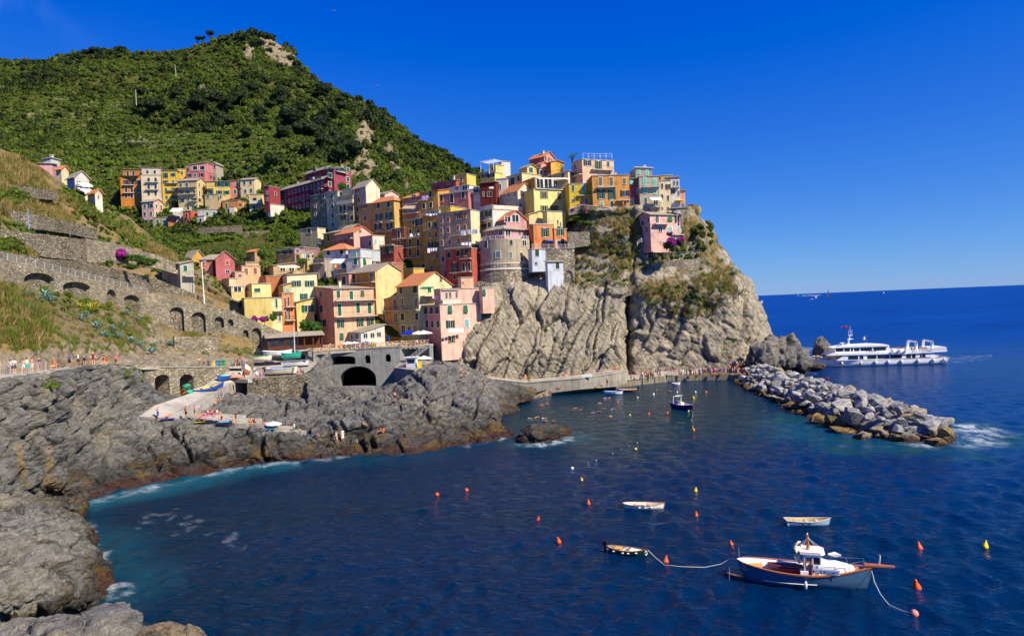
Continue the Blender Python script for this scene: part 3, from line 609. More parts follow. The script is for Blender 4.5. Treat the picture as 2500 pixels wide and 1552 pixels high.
# ------------------------------------------------------------------ the sea
def make_sea():
 nr,na = 560,760
 r = np.concatenate([np.geomspace(14,330,460),np.geomspace(338,60000,nr - 460)])
 a = np.linspace(R(-62),R(58),na)
 RR,AA = np.meshgrid(r,a,indexing='ij'); X = RR * np.sin(AA); Y = RR * np.cos(AA); Z = np.zeros_like(X)
 rng = np.random.default_rng(5); step = RR * 0.0072
 for k in range(46):
  lam = 0.55 * (4.2 / 0.55) ** (k / 45.0); ang = R(205) + rng.normal(0,0.75); kx,ky = math.cos(ang),math.sin(ang)
  amp = 0.0098 * lam ** 0.62 * (0.6 + rng.random() * 0.8); ph = rng.random() * 6.28
  w = 2 * math.pi / lam; s = np.sin(w * (X * kx + Y * ky) + ph + 0.9 * np.sin(X * 0.05 + ky * 7 + k) + 0.7 * np.sin(Y * 0.06 + k * 2.3))
  Z += amp * (s + 0.25 * s * s) * np.clip(lam / (2.2 * step) - 1,0,1)
 # sheltered inner cove is calmer
 pts = np.stack([X,Y,Z],-1); pp = project(pts)
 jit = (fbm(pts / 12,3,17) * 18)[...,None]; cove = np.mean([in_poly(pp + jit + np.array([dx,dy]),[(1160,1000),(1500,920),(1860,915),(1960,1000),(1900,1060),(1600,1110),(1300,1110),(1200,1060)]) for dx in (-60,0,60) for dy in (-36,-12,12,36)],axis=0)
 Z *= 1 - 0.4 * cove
 pts = np.stack([X,Y,Z],-1)
 # distance to the shore for broken water and shallows
 def seg(poly,lim):
  d = np.full(X.shape,999.0)
  for p,q in zip(poly[:-1],poly[1:]):
   ex,ey = q[0] - p[0],q[1] - p[1]; L = ex * ex + ey * ey + 1e-9
   t = np.clip(((X - p[0]) * ex + (Y - p[1]) * ey) / L,0,1)
   d = np.minimum(d,np.hypot(X - p[0] - t * ex,Y - p[1] - t * ey))
  return d
 sh = [PZ(*c,0)[:2] for c in ((206,1238),(250,1219),(340,1199),(400,1184),(480,1167),(570,1146),(650,1133),(740,1125),(870,1112),(1000,1104),(1110,1091),(1200,1080),(1252,1064))]
 nr_ = [PZ(*c,0)[:2] for c in ((206,1275),(220,1305),(245,1352),(276,1430),(262,1476),(220,1500))]
 bw = [PZ(*c,0)[:2] for c in ((1950,1035),(2060,1085),(2190,1092),(2320,1075),(2350,1050))]
 tip = [PZ(*c,0)[:2] for c in ((2300,1080),(2345,1062),(2350,1045))]
 isl = [PZ(*c,0)[:2] for c in ((1268,1086),(1310,1090),(1350,1078),(1395,1068))]
 d1,d2,d3,d4,d5 = seg(sh,0),seg(nr_,0),seg(bw,0),seg(isl,0),seg(tip,0)
 q = np.stack([X,Y,Z * 0],-1); n1 = fbm(q / 3.2,4,3); n2 = fbm(q / 9,4,4); n3 = fbm(q / np.array([0.9,0.9,1]),3,8)
 surf = in_poly(pp,[(190,1270),(200,1225),(420,1165),(720,1118),(740,1140),(560,1180),(450,1215),(330,1250)])
 foam = np.zeros_like(X)
 foam = np.maximum(foam,sstep(1.3,0.2,d1 + n1 * 3.0 + 0.5) * sstep(-0.4,0.2,n2) * np.where(pp[...,0] < 720,1.0,0.75))
 foam = np.maximum(foam,sstep(3.0,0.3,d1 + n2 * 5.0 + 1.4) * surf * 0.45)
 foam = np.maximum(foam,sstep(0.9,0.1,d2 + n1 * 2.8 + 0.5) * 0.7)
 foam = np.maximum(foam,sstep(1.7,0.1,d4 + n1 * 2.0 + 0.2)); foam = np.maximum(foam,sstep(1.2,0.1,d3 + n1 * 3.4 + 0.9) * sstep(-0.25,0.2,n2))
 foam = np.maximum(foam,sstep(6.5,0.4,d5 + n2 * 6 + 1.0) * sstep(-0.35,0.25,n1))
 drift = in_poly(pp + (n2 * 30)[...,None],[(330,1285),(470,1250),(560,1260),(600,1330),(590,1350),(500,1300),(350,1300)])
 foam = np.maximum(foam,drift * sstep(0.22,0.6,n3 * 0.9 + n1 * 0.5) * 0.2)
 # wakes of the far launches and the ferry's wash
 for poly,k in (([(2085,742),(1990,756),(1985,758),(2085,748)],0.0),([(1938,847),(1985,848),(1980,856),(1935,853)],1.0),([(1960,720),(2000,719),(2000,723),(1960,723)],0.8),([(2300,872),(2420,866),(2420,878),(2305,888)],0.25),([(1880,900),(2010,905),(1990,915),(1900,915)],0.15)):
  foam = np.maximum(foam,in_poly(pp,poly) * k * sstep(-0.5,0.3,n1))
 foam *= sstep(-0.35,0.3,n3 + 0.1) * 0.85
 shal = np.maximum.reduce([sstep(8,0,d1 + n2 * 6) * np.where(surf,1.0,0.25),sstep(5,0,d2 + n2 * 4) * 0.35,sstep(11,0,d3 + n2 * 5) * 0.55,sstep(5,0,d4 + n2 * 3) * 0.5])
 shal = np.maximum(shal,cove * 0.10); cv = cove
 off = np.maximum(sstep(70,420,RR),sstep(1900,2400,pp[...,0]) * sstep(1350,950,pp[...,1]) * 0.4)  # where painted sky brightness and the rougher surface take over
 reef = sstep(13,3,d3 + n2 * 6) * (d3 > 0.6) * sstep(0.02,0.35,fbm(q / 2.6,4,14))
 idx = np.arange(nr * na).reshape(nr,na)
 F = np.stack([idx[:-1,:-1],idx[:-1,1:],idx[1:,1:],idx[1:,:-1]],-1).reshape(-1,4)[:,::-1]
 t = NT("sea_water")
 ps = t.pos((1,1,1))
 w1 = t.noise(t.pos((0.55,1.0,1),(0,0,0.35)),1.1,5,0.6,0.6)
 w2 = t.noise(t.pos((0.6,1.0,1),(0,0,-0.2)),0.22,4,0.6,0.4)
 w3 = t.noise(t.pos((0.5,1.0,1),(0,0,0.1)),0.035,5,0.6,0.3)
 deep = t.mix(t.rng(t.math('ADD',w3,t.rng(t.sepz(0),-45,35,-0.25,0.25)),0.3,0.7),(0.0,0.0145,0.034,1),(0.0,0.0150,0.062,1))  # teal towards the left: hill reflection put into the base colour
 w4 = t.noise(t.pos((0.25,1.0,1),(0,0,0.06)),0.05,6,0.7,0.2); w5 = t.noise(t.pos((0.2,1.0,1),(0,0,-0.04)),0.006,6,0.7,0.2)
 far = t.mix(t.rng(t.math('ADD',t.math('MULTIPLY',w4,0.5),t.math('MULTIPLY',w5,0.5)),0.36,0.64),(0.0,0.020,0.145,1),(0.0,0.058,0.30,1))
 deep = t.mix(t.attr('offshore_sheen'),deep,far)  # far water brightened in base colour, in place of sky reflection
 deep = t.mix(t.math('MULTIPLY',t.attr('cove'),0.8),deep,(0.0,0.0165,0.024,1))  # greenish cliff reflection painted into the water colour of the cove
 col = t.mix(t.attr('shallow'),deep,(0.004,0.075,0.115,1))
 col = t.mix(t.math('MULTIPLY',t.attr('reef'),0.6),col,(0.010,0.055,0.040,1))
 fo = t.math('MULTIPLY',t.attr('foam'),t.rng(t.noise(ps,2.6,5,0.7,0.5),0.3,0.62,0.25,1.0))
 col = t.mix(fo,col,(0.62,0.68,0.70,1))
 w0 = t.noise(t.pos((0.6,1.0,1),(0,0,0.25)),3.4,3,0.6,0.3)
 nb = t.bump(w2,0.25,1.2); nb = t.bump(w1,0.9,0.35,nb); nb = t.bump(w0,0.8,0.11,nb)
 t.set(t.b.inputs['IOR'],1.333)
 mat = t.done(col,t.math('ADD',t.math('MULTIPLY',fo,0.5),t.rng(t.attr('offshore_sheen'),0,1,0.06,0.42)),nb,0.11)
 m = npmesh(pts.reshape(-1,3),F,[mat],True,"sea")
 attr(m,'foam',foam); attr(m,'shallow',shal); attr(m,'reef',reef); attr(m,'offshore_sheen',off); attr(m,'cove',cv)
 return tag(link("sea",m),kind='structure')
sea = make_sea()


# ------------------------------------------------------------------ masonry: walls with arched openings, quay, ramp, terrace, rails
def masonry(name,line,openings,mats,thick=1.2,recess=2.0,label=None,cat='wall',step=3.0,back=None,kind=None,cope=None):
 """line: (px, py_top, py_bottom, Y) along the foot; openings: (px0, px1, py_crown, py_spring, py_sill, infill)"""
 line = [np.array(c,float) for c in line]; xs = [c[0] for c in line]
 def at(px):
  t,b,Y = (np.interp(px,xs,[c[k] for c in line]) for k in (1,2,3))
  top = P(px,t,Y); return top,np.array([top[0],top[1],P(px,b,Y)[2]])
 ss = set(np.arange(xs[0],xs[-1],step).tolist() + [xs[-1]] + xs)
 ops = []
 for a,b,cr,sp,si,inf in openings:
  m = (a + b) / 2; Y = np.interp(m,xs,[c[3] for c in line])
  ops.append((a,b,P(m,cr,Y)[2],P(m,sp,Y)[2],P(m,si,Y)[2],inf))
  for k in range(17): ss.add(a + (b - a) * (0.5 - 0.5 * math.cos(math.pi * k / 16)))
 ss = sorted(ss); mb = MB(); UP = np.array([0,0,1.0])
 pts = [at(s) for s in ss]
 def nrm(i):
  d = pts[min(i + 1,len(pts) - 1)][0] - pts[max(i - 1,0)][0]; n = np.array([-d[1],d[0],0]); n /= np.linalg.norm(n) + 1e-9
  return n if n[:2] @ pts[i][0][:2] > 0 else -n
 NR = [nrm(i) for i in range(len(ss))]
 def q(a,b,c,d,mi=0): mb.add([a,b,c,d],[(0,1,2,3)],mi)
 def lv(i,z): return np.array([pts[i][0][0],pts[i][0][1],z])
 for i in range(len(ss) - 1):
  j = i + 1; mid = (ss[i] + ss[j]) / 2; here = sorted((o for o in ops if o[0] < mid < o[1]),key=lambda o: o[4])
  (t0,b0),(t1,b1) = pts[i],pts[j]; n0,n1 = NR[i] * thick,NR[j] * thick; lo = (b0,b1)
  for a,b,cr,sp,si,inf in here:
   h = (b - a) / 2; m = (a + b) / 2; Rv = [NR[i] * recess,NR[j] * recess]
   z0,z1 = (sp + (cr - sp) * math.sqrt(max(0,1 - ((s - m) / h) ** 2)) for s in (ss[i],ss[j]))
   if si > max(lo[0][2],lo[1][2]) + 0.02: q(lo[0],lo[1],lv(j,si),lv(i,si))
   q(lv(i,z0),lv(i,z0) + Rv[0],lv(j,z1) + Rv[1],lv(j,z1)); q(lv(i,si),lv(j,si),lv(j,si) + Rv[1],lv(i,si) + Rv[0])
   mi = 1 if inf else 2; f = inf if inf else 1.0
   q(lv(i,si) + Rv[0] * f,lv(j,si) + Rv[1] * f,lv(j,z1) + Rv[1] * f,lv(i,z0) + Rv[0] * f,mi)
   for k,e in ((i,a),(j,b)):
    if abs(ss[k] - e) < 1e-6: q(lv(k,si),lv(k,si) + NR[k] * recess,lv(k,sp) + NR[k] * recess,lv(k,sp))
   lo = (lv(i,z0),lv(j,z1))
  q(lo[0],lo[1],t1,t0)
  q(t0,t1,t1 + n1,t0 + n0)
  if cope:
   e = np.array([0,0,cope]); o0,o1 = -NR[i] * 0.12,-NR[j] * 0.12
   q(t0 + o0,t1 + o1,t1 + o1 + e,t0 + o0 + e,3); q(t0 + o0 + e,t1 + o1 + e,t1 + n1 + e,t0 + n0 + e,3)
  if not here: q(t1 + n1,t0 + n0,b0 + n0,b1 + n1)
 for i,s in ((0,1),(len(ss) - 1,-1)):
  t,b = pts[i]; q(t,b,b + NR[i] * thick,t + NR[i] * thick)
 o = mb.build(name,mats)
 if kind: tag(o,kind=kind)
 else: tag(o,label,cat,kind='thing')
 return o
def ribbon(name,pts,w,mat,h=0.25,kind='structure',label=None,cat=None):   # a walkway: edge points, width away from the sea, thickness
 pts = [np.array(p) for p in pts]; mb = MB(); E = np.array([0,0,h])
 off = []
 for i in range(len(pts)):
  d = pts[min(i + 1,len(pts) - 1)] - pts[max(i - 1,0)]; n = np.array([-d[1],d[0],0]); n /= np.linalg.norm(n); off.append(n * w if n[:2] @ pts[i][:2] > 0 else -n * w)
 for i in range(len(pts) - 1):
  a,b,c,d = pts[i],pts[i + 1],pts[i + 1] + off[i + 1],pts[i] + off[i]
  mb.add([a,b,c,d,a - E,b - E,c - E,d - E],[(0,1,2,3),(7,6,5,4),(0,4,5,1),(2,6,7,3)] + ([(0,3,7,4)] if i == 0 else []) + ([(1,5,6,2)] if i == len(pts) - 2 else []))
 o = mb.build(name,mat); return tag(o,label,cat,kind=kind)
def railing(label,pts,mat,h=1.05,gap=2.0,bars=True,name="railing",rails=(0.12,1.0),r=0.03,pr=0.045,cat='railing',group=None):
 pts = [Vector(p) for p in pts]; root = empty(name,pts[0],label=label,cat=cat,group=group); L = [0.0]
 for a,b in zip(pts[:-1],pts[1:]): L.append(L[-1] + (b - a).length)
 def at(s):
  for k in range(len(pts) - 1):
   if s <= L[k + 1] + 1e-6: return pts[k].lerp(pts[k + 1],(s - L[k]) / max(L[k + 1] - L[k],1e-6)) - pts[0]
  return pts[-1] - pts[0]
 n = max(1,round(L[-1] / gap)); Z = Vector((0,0,1))
 post = MB().box((-pr,-pr,0),(pr,pr,h + 0.04)).mesh([mat])
 for k in range(n + 1):
  p = at(L[-1] * k / n); link("post",post,root,p)
  if k == n: break
  q = at(L[-1] * (k + 1) / n); mb = MB()
  for zz in rails: mb.tube([p + Z * h * zz,q + Z * h * zz],r,4)
  if bars:
   m = max(3,int((q - p).length / 0.22))
   for j in range(1,m): x = p.lerp(q,j / m); mb.tube([x + Z * h * 0.12,x + Z * h],0.013,3,caps=False)
  mb.build("rail_panel",mat,root)
 return root
M_WHITE = flat(225,225,220,0.5,0.4,0.05); M_RAIL = flat(176,176,172,0.5,0.4,0.05); M_GALV = flat(150,155,158,0.45,0.5,0.1,0.3); M_WOOD = flat(205,175,130,0.7,0.2,0.15); M_DKWOOD = flat(92,52,34,0.7,0.2,0.2)
M_GREENP = flat(24,88,66,0.5,0.4,0.1); M_METAL = flat(90,95,98,0.4,0.5,0.1,0.4); M_BLUEP = flat(38,72,150,0.5,0.4,0.1)

# arcaded wall that carries the descending path
_lw = [(px,c[1],{-260: 700,-120: 706,0: 715,60: 724,120: 728,200: 745,280: 755,356: 800,430: 840,500: 850,569: 865,601: 870,648: 878,708: 885}[px],c[2]) for c in PATH for px in [c[0]]]
masonry("arcade_wall",_lw,[(57,131,666,684,735,0.55),(152,220,688,702,745,0.55),(258,283,706,728,760,0.5),(301,340,720,734,765,0.5),
 (412,447,750,764,824,0.5),(465,500,762,776,812,0.5),(522,545,773,784,800,0.5),(554,568,779,787,796,0.4),(591,605,805,814,845,0.4),(612,637,800,816,850,0.5),(650,672,814,824,860,0.4)],
 [M_STONE,M_DRYSTONE,M_DARK],1.0,1.6,"long stone wall with blind arches carrying the path down to the harbour")
ribbon("stepped_path",[away(path_at,px,0.9,-0.05) for px in (-260,-120,0,60,120,200,280,356,430,500,569,601,648,708)],2.4,M_RAMP,0.4)
railing("white metal railing along the path above the blind arches",[away(path_at,px,0.5) for px in (-120,0,60,120,200,280,362)],M_RAIL,1.1,2.1)
# terrace walls above the path: (px, top, bottom, Y)
TERR = [([(-200,600,615,97),(-60,605,628,100),(50,621,655,109),(120,632,670,115),(210,640,690,125),(300,660,712,137),(380,680,732,147),(470,715,752,152),(520,735,760,153)],M_DRYSTONE,"low dark dry-stone wall just behind the railed path"),
  ([(-200,540,600,108),(0,560,612,112),(110,572,628,118),(210,585,640,128)],M_DRYSTONE,"tall dry-stone terrace wall below the tilted blue pole"),
  ([(210,582,640,128),(300,600,642,139),(380,622,655,148),(440,645,672,152)],M_STONE,"pale stone wall behind the bougainvillea pergola"),
  ([(-200,500,545,116),(0,510,555,120),(105,528,562,128),(170,542,572,136),(235,560,585,145)],M_DRYSTONE,"dry-stone wall under the long handrail on the upper slope"),
  ([(-200,440,470,126),(0,448,480,131),(60,455,482,136),(140,468,490,147)],M_DRYSTONE,"broken dry-stone wall among the dry grass")]
for line,mat,lab in TERR: masonry("terrace_wall",line,[],[mat],0.8,1,lab)
# promenade, the two boat vaults under it and the little buttress wall
_pp = [away(prom_at,px,0,0.05) for px in (-230,-60,60,150,245,330,400,500,600)]
ribbon("promenade",_pp,3.4,M_RAMP,0.35)
masonry("promenade_wall",[(-230,930,960,64),(-60,921,950,73),(60,914,930,79),(112,909,926,82.5)],[],[M_STONE],0.6,1,"low stone edge under the crowded railed promenade")
masonry("buttress_wall",[(189,891,935,90),(245,890,938,97)],[],[M_STONE],0.8,1,"patch of coursed stone wall under the walkers on the promenade")
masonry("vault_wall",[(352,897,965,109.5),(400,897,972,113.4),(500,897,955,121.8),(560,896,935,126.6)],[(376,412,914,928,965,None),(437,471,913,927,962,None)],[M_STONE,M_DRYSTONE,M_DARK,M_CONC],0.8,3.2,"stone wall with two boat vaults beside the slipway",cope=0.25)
railing("pale railing on the promenade where walkers lean",[away(prom_at,px,0.2,0.05) for px in (-60,60,116)],M_RAIL,1.1,1.6)
railing("thin railing on the promenade above the boat vaults",[away(prom_at,px,0.2,0.15) for px in (303,330,400,500,590)],M_GALV,1.1,2.2,bars=False,rails=(0.5,1.0))
masonry("retaining_wall",[(425,820,872,133),(530,824,880,138)],[],[M_STONE],0.8,1,"pale stone retaining wall under the blind arches behind the promenade")
# slipway, yard, yard wall
def slab(name,poly,h,mat,kind='structure',label=None,cat=None):
 n = len(poly); b = [np.array(p) - np.array([0,0,h]) for p in poly]
 m = pydata(list(poly) + b,[tuple(range(n)),tuple(range(n,2 * n))[::-1]] + [(k,n + k,n + (k + 1) % n,(k + 1) % n) for k in range(n)],[mat]); return tag(link(name,m),label,cat,kind=kind)
yardz = 9.0
slab("slipway",[P(376,990,99.5),P(340,1016,97),P(400,1019,96.5),P(470,1013,98),P(484,1000,100),P(492,985,103),P(568,931,122),P(632,905,131),P(560,905,127),P(470,958,111)],2.5,M_RAMP)
slab("harbour_yard",[PZ(566,925,yardz),PZ(605,926,yardz),PZ(745,915,yardz),PZ(770,895,yardz),PZ(800,868,yardz + 0.4),PZ(700,862,yardz + .4),PZ(600,880,yardz + .4),PZ(548,902,yardz)],0.6,M_RAMP)
masonry("yard_wall",[(603,926,975,121.2),(680,920,982,121.8),(752,914,985,123)],[],[M_DRYSTONE],3.0,1,"rough dry-stone wall holding up the harbour yard of parked boats")
patch("yard_bank",[[P(742,912,124),P(765,895,136),P(785,872,148),P(806,858,156)],[P(744,930,122.5),P(768,915,132),P(790,900,143),P(812,895,153)],[P(748,965,120.5),P(772,950,126),P(798,940,135),P(822,935,146)],[P(748,1000,117),P(775,985,120),P(805,975,126),P(830,965,135)]],60,80,M_ROCK,strata_disp(0.5,1.8,(-0.3,-0.3,0.9),44))
masonry("yard_wall",[(566,928,970,126),(604,926,970,125)],[],[M_DRYSTONE],1.0,1,"shaded recess wall at the head of the slipway")
slab("ledge",[P(335,1012,99),P(480,1005,100),P(500,1008,99.5),P(600,1012,99.8),P(600,1034,97.2),P(480,1030,97),P(335,1030,96.4)],0.7,M_CONC)
for k,(a,b,y,yy) in enumerate(((596,640,1031,0),(636,678,1041,0),(674,715,1050,0),(711,748,1060,0))):
 slab("bathing_step",[P(a,y - 12,101),P(b,y - 10,101),P(b,y + 3,98.4),P(a,y + 2,98.2)],1.1,M_CONC)
# bridge wall under the terrace
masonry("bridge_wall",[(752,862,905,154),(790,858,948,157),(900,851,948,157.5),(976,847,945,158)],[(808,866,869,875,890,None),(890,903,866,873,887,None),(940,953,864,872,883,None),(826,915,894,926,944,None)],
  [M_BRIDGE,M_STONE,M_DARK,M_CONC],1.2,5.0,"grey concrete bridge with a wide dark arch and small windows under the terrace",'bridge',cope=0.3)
masonry("landing_wall",[(976,847,880,158),(1010,846,880,163),(1048,844,880,158.5)],[],[M_BRIDGE,M_STONE,M_DARK,M_CONC],1.0,1,"curved grey wall behind the metal stair below the terrace",cope=0.25)
TZ = 11.5
slab("cafe_terrace",[P(752,862,155),P(900,851,158),P(1048,844,159),P(1060,838,168),P(1060,836,176),P(790,836,176),P(700,850,170)],0.5,M_RAMP)
slab("kiosk_landing",[P(962,897,148),P(1012,903,144),P(1060,897,147),P(1085,888,155),P(1040,878,160),P(975,885,158)],6.0,M_CONC)
def lattice_fence():
 root = empty("lattice_fence",P(760,860,155.6),label="wooden lattice fence with crossed braces along the cafe terrace",cat="fence")
 pts = [Vector(P(px,_lerp(px,[757,900,1048],[859,851,844]),_lerp(px,[757,900,1048],[155.2,157.8,158.4]))) for px in np.linspace(757,1048,27)]
 M = root.matrix_basis.translation.copy(); h = 1.35; up = Vector((0,0,1))
 for a,b in zip(pts[:-1],pts[1:]):
  a,b = a - M,b - M; mb = MB()
  mb.tube([a,a + up * h],0.07,4)
  for z in (0.18,h): mb.tube([a + up * z,b + up * z],0.05,4)
  mb.tube([a + up * 0.18,b + up * h],0.04,4); mb.tube([a + up * h,b + up * 0.18],0.04,4)
  mb.build("fence_panel",M_WOOD,root)
lattice_fence()
# quay
_q = [(1283,975),(1338,966),(1400,958),(1476,950),(1556,940),(1635,931),(1714,928),(1780,927),(1850,931)]
def quay():
 mb = MB(); z = 1.35; inner = [(1290,962),(1338,950),(1400,940),(1476,932),(1540,924),(1620,910),(1714,903),(1780,900),(1860,902)]
 for k in range(len(_q) - 1):
  a,b = PZ(*_q[k],0),PZ(*_q[k + 1],0); c,d = PZ(*inner[k + 1],z),PZ(*inner[k],z)
  u = lambda p,zz: (p[0],p[1],zz)
  mb.add([u(a,-2),u(b,-2),u(b,z),u(a,z),u(c,z),u(d,z)],[(0,1,2,3),(3,2,4,5)])
 return tag(mb.build("quay",concrete_mat("quay_concrete",(0.27,0.235,0.17,1),0.6)),kind='structure')
quay()
_uw = [(1160,915,945,147),(1171,922,950,149),(1285,935,966,151),(1351,929,958,151.5),(1417,924,950,152),(1497,912,944,155),(1530,906,936,158)]
masonry("walkway_wall",_uw,[],[M_CONC,M_STONE,M_DARK,M_RAMP],5.0,1,"concrete wall of the raised walkway at the foot of the cliff",cope=0.15)
railing("pale handrail along the raised walkway below the cliff",[P(px,t + 0.0,Y + 0.3) + np.array([0,0,0.15]) for px,t,b,Y in _uw],M_WOOD,1.1,2.4,bars=False,rails=(0.55,1.0))
masonry("quay_parapet",[(1530,917,928,162),(1620,906,918,168),(1714,899,911,170.5),(1775,898,908,171)],[],[M_RAMP],0.4,1,"low pale parapet behind the waiting crowd on the quay")


# ------------------------------------------------------------------ houses
def plaster(r,g,b,k=0.74):
 key = ('pl',r,g,b,k)
 if key in _mc: return _mc[key]
 t = NT("plaster"); c = lin(r,g,b); y = 0.10 * (c[0] + c[1] + c[2]) / 3; c = tuple((0.90 * v + y) * k for v in c[:3]) + (1,); p = t.pos()
 a = t.noise(p,0.45,6,0.65); d = t.noise(p,6,4,0.7); s = t.noise(t.pos((1.3,1.3,0.12)),1.0,5,0.65)
 col = t.mix(0.75,c,t.ramp(a,[(0.28,0.60),(0.5,0.98),(0.75,1.14)]),'MULTIPLY')
 col = t.mix(0.6,col,t.ramp(s,[(0.32,0.52),(0.5,1.0),(0.8,1.08)]),'MULTIPLY')
 col = t.mix(0.35,col,t.ramp(d,[(0.3,0.85),(0.7,1.12)]),'MULTIPLY')
 _mc[key] = t.done(col,0.92,t.bump(d,0.25,0.03),0.1); return _mc[key]
def roof_mat(name,ca,cb,wave=2.6):
 t = NT(name); g = t.pos(obj=True); p = t.pos()
 w = t.n('TexWave',i_Vector=g,i_Scale=wave / 2,i_Distortion=0.6,i_Detail=1,bands_direction='DIAGONAL').outputs['Fac']
 a = t.noise(p,0.5,5,0.7); b = t.noise(p,5.0,3,0.8)
 col = t.mix(t.rng(a,0.3,0.7),ca,cb)
 col = t.mix(0.8,col,t.ramp(b,[(0.25,0.55),(0.5,1.0),(0.75,1.4)]),'MULTIPLY')
 col = t.mix(0.25,col,t.ramp(w,[(0.0,0.5),(0.5,1.0)]),'MULTIPLY')
 return t.done(col,0.9,t.bump(w,0.5,0.06,t.bump(b,0.4,0.05)),0.1)
M_TERRA = roof_mat("terracotta_tiles",(0.60,0.20,0.075,1),(0.52,0.24,0.11,1)); M_SLATE = roof_mat("slate_roof",(0.30,0.25,0.18,1),(0.37,0.33,0.26,1)); M_FLATROOF = concrete_mat("flat_roof",(0.42,0.38,0.32,1),0.0,False)
ROOFS = {'t': M_TERRA,'s': M_SLATE,'f': M_FLATROOF,'w': flat(225,222,215,0.7,0.2,0.08)}
def _shut(r,g,b):
 t = NT("shutter"); w = t.n('TexWave',i_Vector=t.pos(obj=True),i_Scale=2.4,bands_direction='Z').outputs['Fac']; c = lin(r,g,b)
 col = t.mix(0.5,c,t.ramp(w,[(0.0,0.35),(0.6,1.0)]),'MULTIPLY'); return t.done(col,0.6,t.bump(w,0.5,0.03),0.3)
SHUT = {'g': _shut(16,92,64),'d': _shut(22,56,46),'b': _shut(150,82,38),'t': _shut(84,205,165),'o': _shut(110,108,70),'n': _shut(60,42,32),'l': _shut(120,175,170),'r': _shut(150,40,30),'u': _shut(90,118,132),'w': _shut(215,212,205)}
_t = NT("window_glass"); M_GLASS = _t.done(_t.mix(_t.rng(_t.noise(_t.pos(),0.8,2),0.35,0.65),(0.006,0.008,0.012,1),(0.03,0.035,0.045,1)),0.08,None,0.6)
M_FRAME = flat(228,222,210,0.6,0.3,0.06); M_TRIM = flat(205,195,178,0.8,0.2,0.1)
# window pieces, one unit wide and high, facing local -y
WM = {}
def _wm():
 WM['frame'] = MB().box((-.58,-.07,-.06),(-.49,0,1.06)).box((.49,-.07,-.06),(.58,0,1.06)).box((-.49,-.07,1.0),(.49,0,1.06)).box((-.66,-.13,-.09),(.66,0,-.03))
 WM['pane'] = MB().box((-.49,-.03,-.03),(.49,.02,1.0)).box((-.03,-.05,-.03),(.03,-.03,1.0),1)
 WM['half'] = MB().box((0.005,-.07,0.0),(.49,-.032,1.0))
 WM['leaf'] = MB().box((.52,-.09,-.02),(1.04,-.035,1.02))
_wm()
_wmc = {}
def wmesh(kind,mats):
 key = (kind,) + tuple(m.name for m in mats)
 if key not in _wmc: _wmc[key] = WM[kind].mesh(list(mats))
 return _wmc[key]
def wfar(kind,sh):
 key = ('far',kind,sh)
 if key not in _wmc:
  mb = MB(); 
  for part,mi in (('frame',0),): mb.add(WM[part].v,WM[part].f,mi)
  if kind in 'cp':
   mb.add(WM['half'].v,WM['half'].f,1); mb.add([(-x,y,z) for x,y,z in WM['half'].v],[f[::-1] for f in WM['half'].f],1)
  else:
   mb.add(WM['pane'].v,WM['pane'].f,2)
   if kind == 'o': mb.add(WM['leaf'].v,WM['leaf'].f,1); mb.add([(-x,y,z) for x,y,z in WM['leaf'].v],[f[::-1] for f in WM['leaf'].f],1)
  _wmc[key] = mb.mesh([M_FRAME,SHUT[sh],M_GLASS])
 return _wmc[key]
RNG = random.Random(11)
def window(h,face,u,z,w,ht,kind='o',sh='g',far=False,frame=True):
 loc = (u,-0.0,z) if face == 'L' else (0.0,u,z); rot = (0,0,0) if face == 'L' else (0,0,R(90)); sc = (w,1,ht)
 if far: return link("window",wfar(kind,sh),h,loc,rot,sc)
 f = link("window",wmesh('frame',[M_FRAME]),h,loc,rot,sc)
 if kind in 'cp':
  tilt,ly = (R(-15),-0.28) if kind == 'p' else (0,0)
  link("shutter",wmesh('half',[SHUT[sh]]),f,(0,ly,0),(tilt,0,0)); link("shutter",wmesh('half',[SHUT[sh]]),f,(0,ly,0),(tilt,0,0),(-1,1,1))
  if ly: link("pane",wmesh('pane',[M_GLASS,M_FRAME]),f)
 else:
  link("pane",wmesh('pane',[M_GLASS,M_FRAME]),f)
  if kind == 'o': link("shutter",wmesh('leaf',[SHUT[sh]]),f); link("shutter",wmesh('leaf',[SHUT[sh]]),f,scale=(-1,1,1))
 return f
def balcony(h,face,u0,u1,z,out=1.1,mat=None,solid=False,rail=None):
 a,b = min(u0,u1),max(u0,u1); mb = MB().box((a,-out,z - 0.16),(b,0,z))
 M = Matrix.Rotation(R(90),4,'Z') if face == 'R' else Matrix.Identity(4)
 o = link("balcony",mb.mesh([mat or M_TRIM]),h); o.matrix_local = M
 rl = MB()
 if solid: rl.box((a,-out,z),(b,-out + 0.1,z + 0.95)).box((a,-out,z),(a + 0.1,0,z + 0.95)).box((b - 0.1,-out,z),(b,0,z + 0.95))
 else:
  P4 = [(a + .04,0),(a + .04,-out + .04),(b - .04,-out + .04),(b - .04,0)]
  for zz in (0.1,1.0):
   for p,q in zip(P4[:-1],P4[1:]): rl.tube([(p[0],p[1],z + zz),(q[0],q[1],z + zz)],0.028,4)
  n = max(3,int((b - a) / 0.28))
  for k in range(n + 1): x = a + .04 + (b - a - .08) * k / n; rl.tube([(x,-out + .04,z),(x,-out + .04,z + 1)],0.017,3,caps=False)
 rl.build("railing",rail or (M_TRIM if solid else M_METAL),o); return o
HOUSES = {}
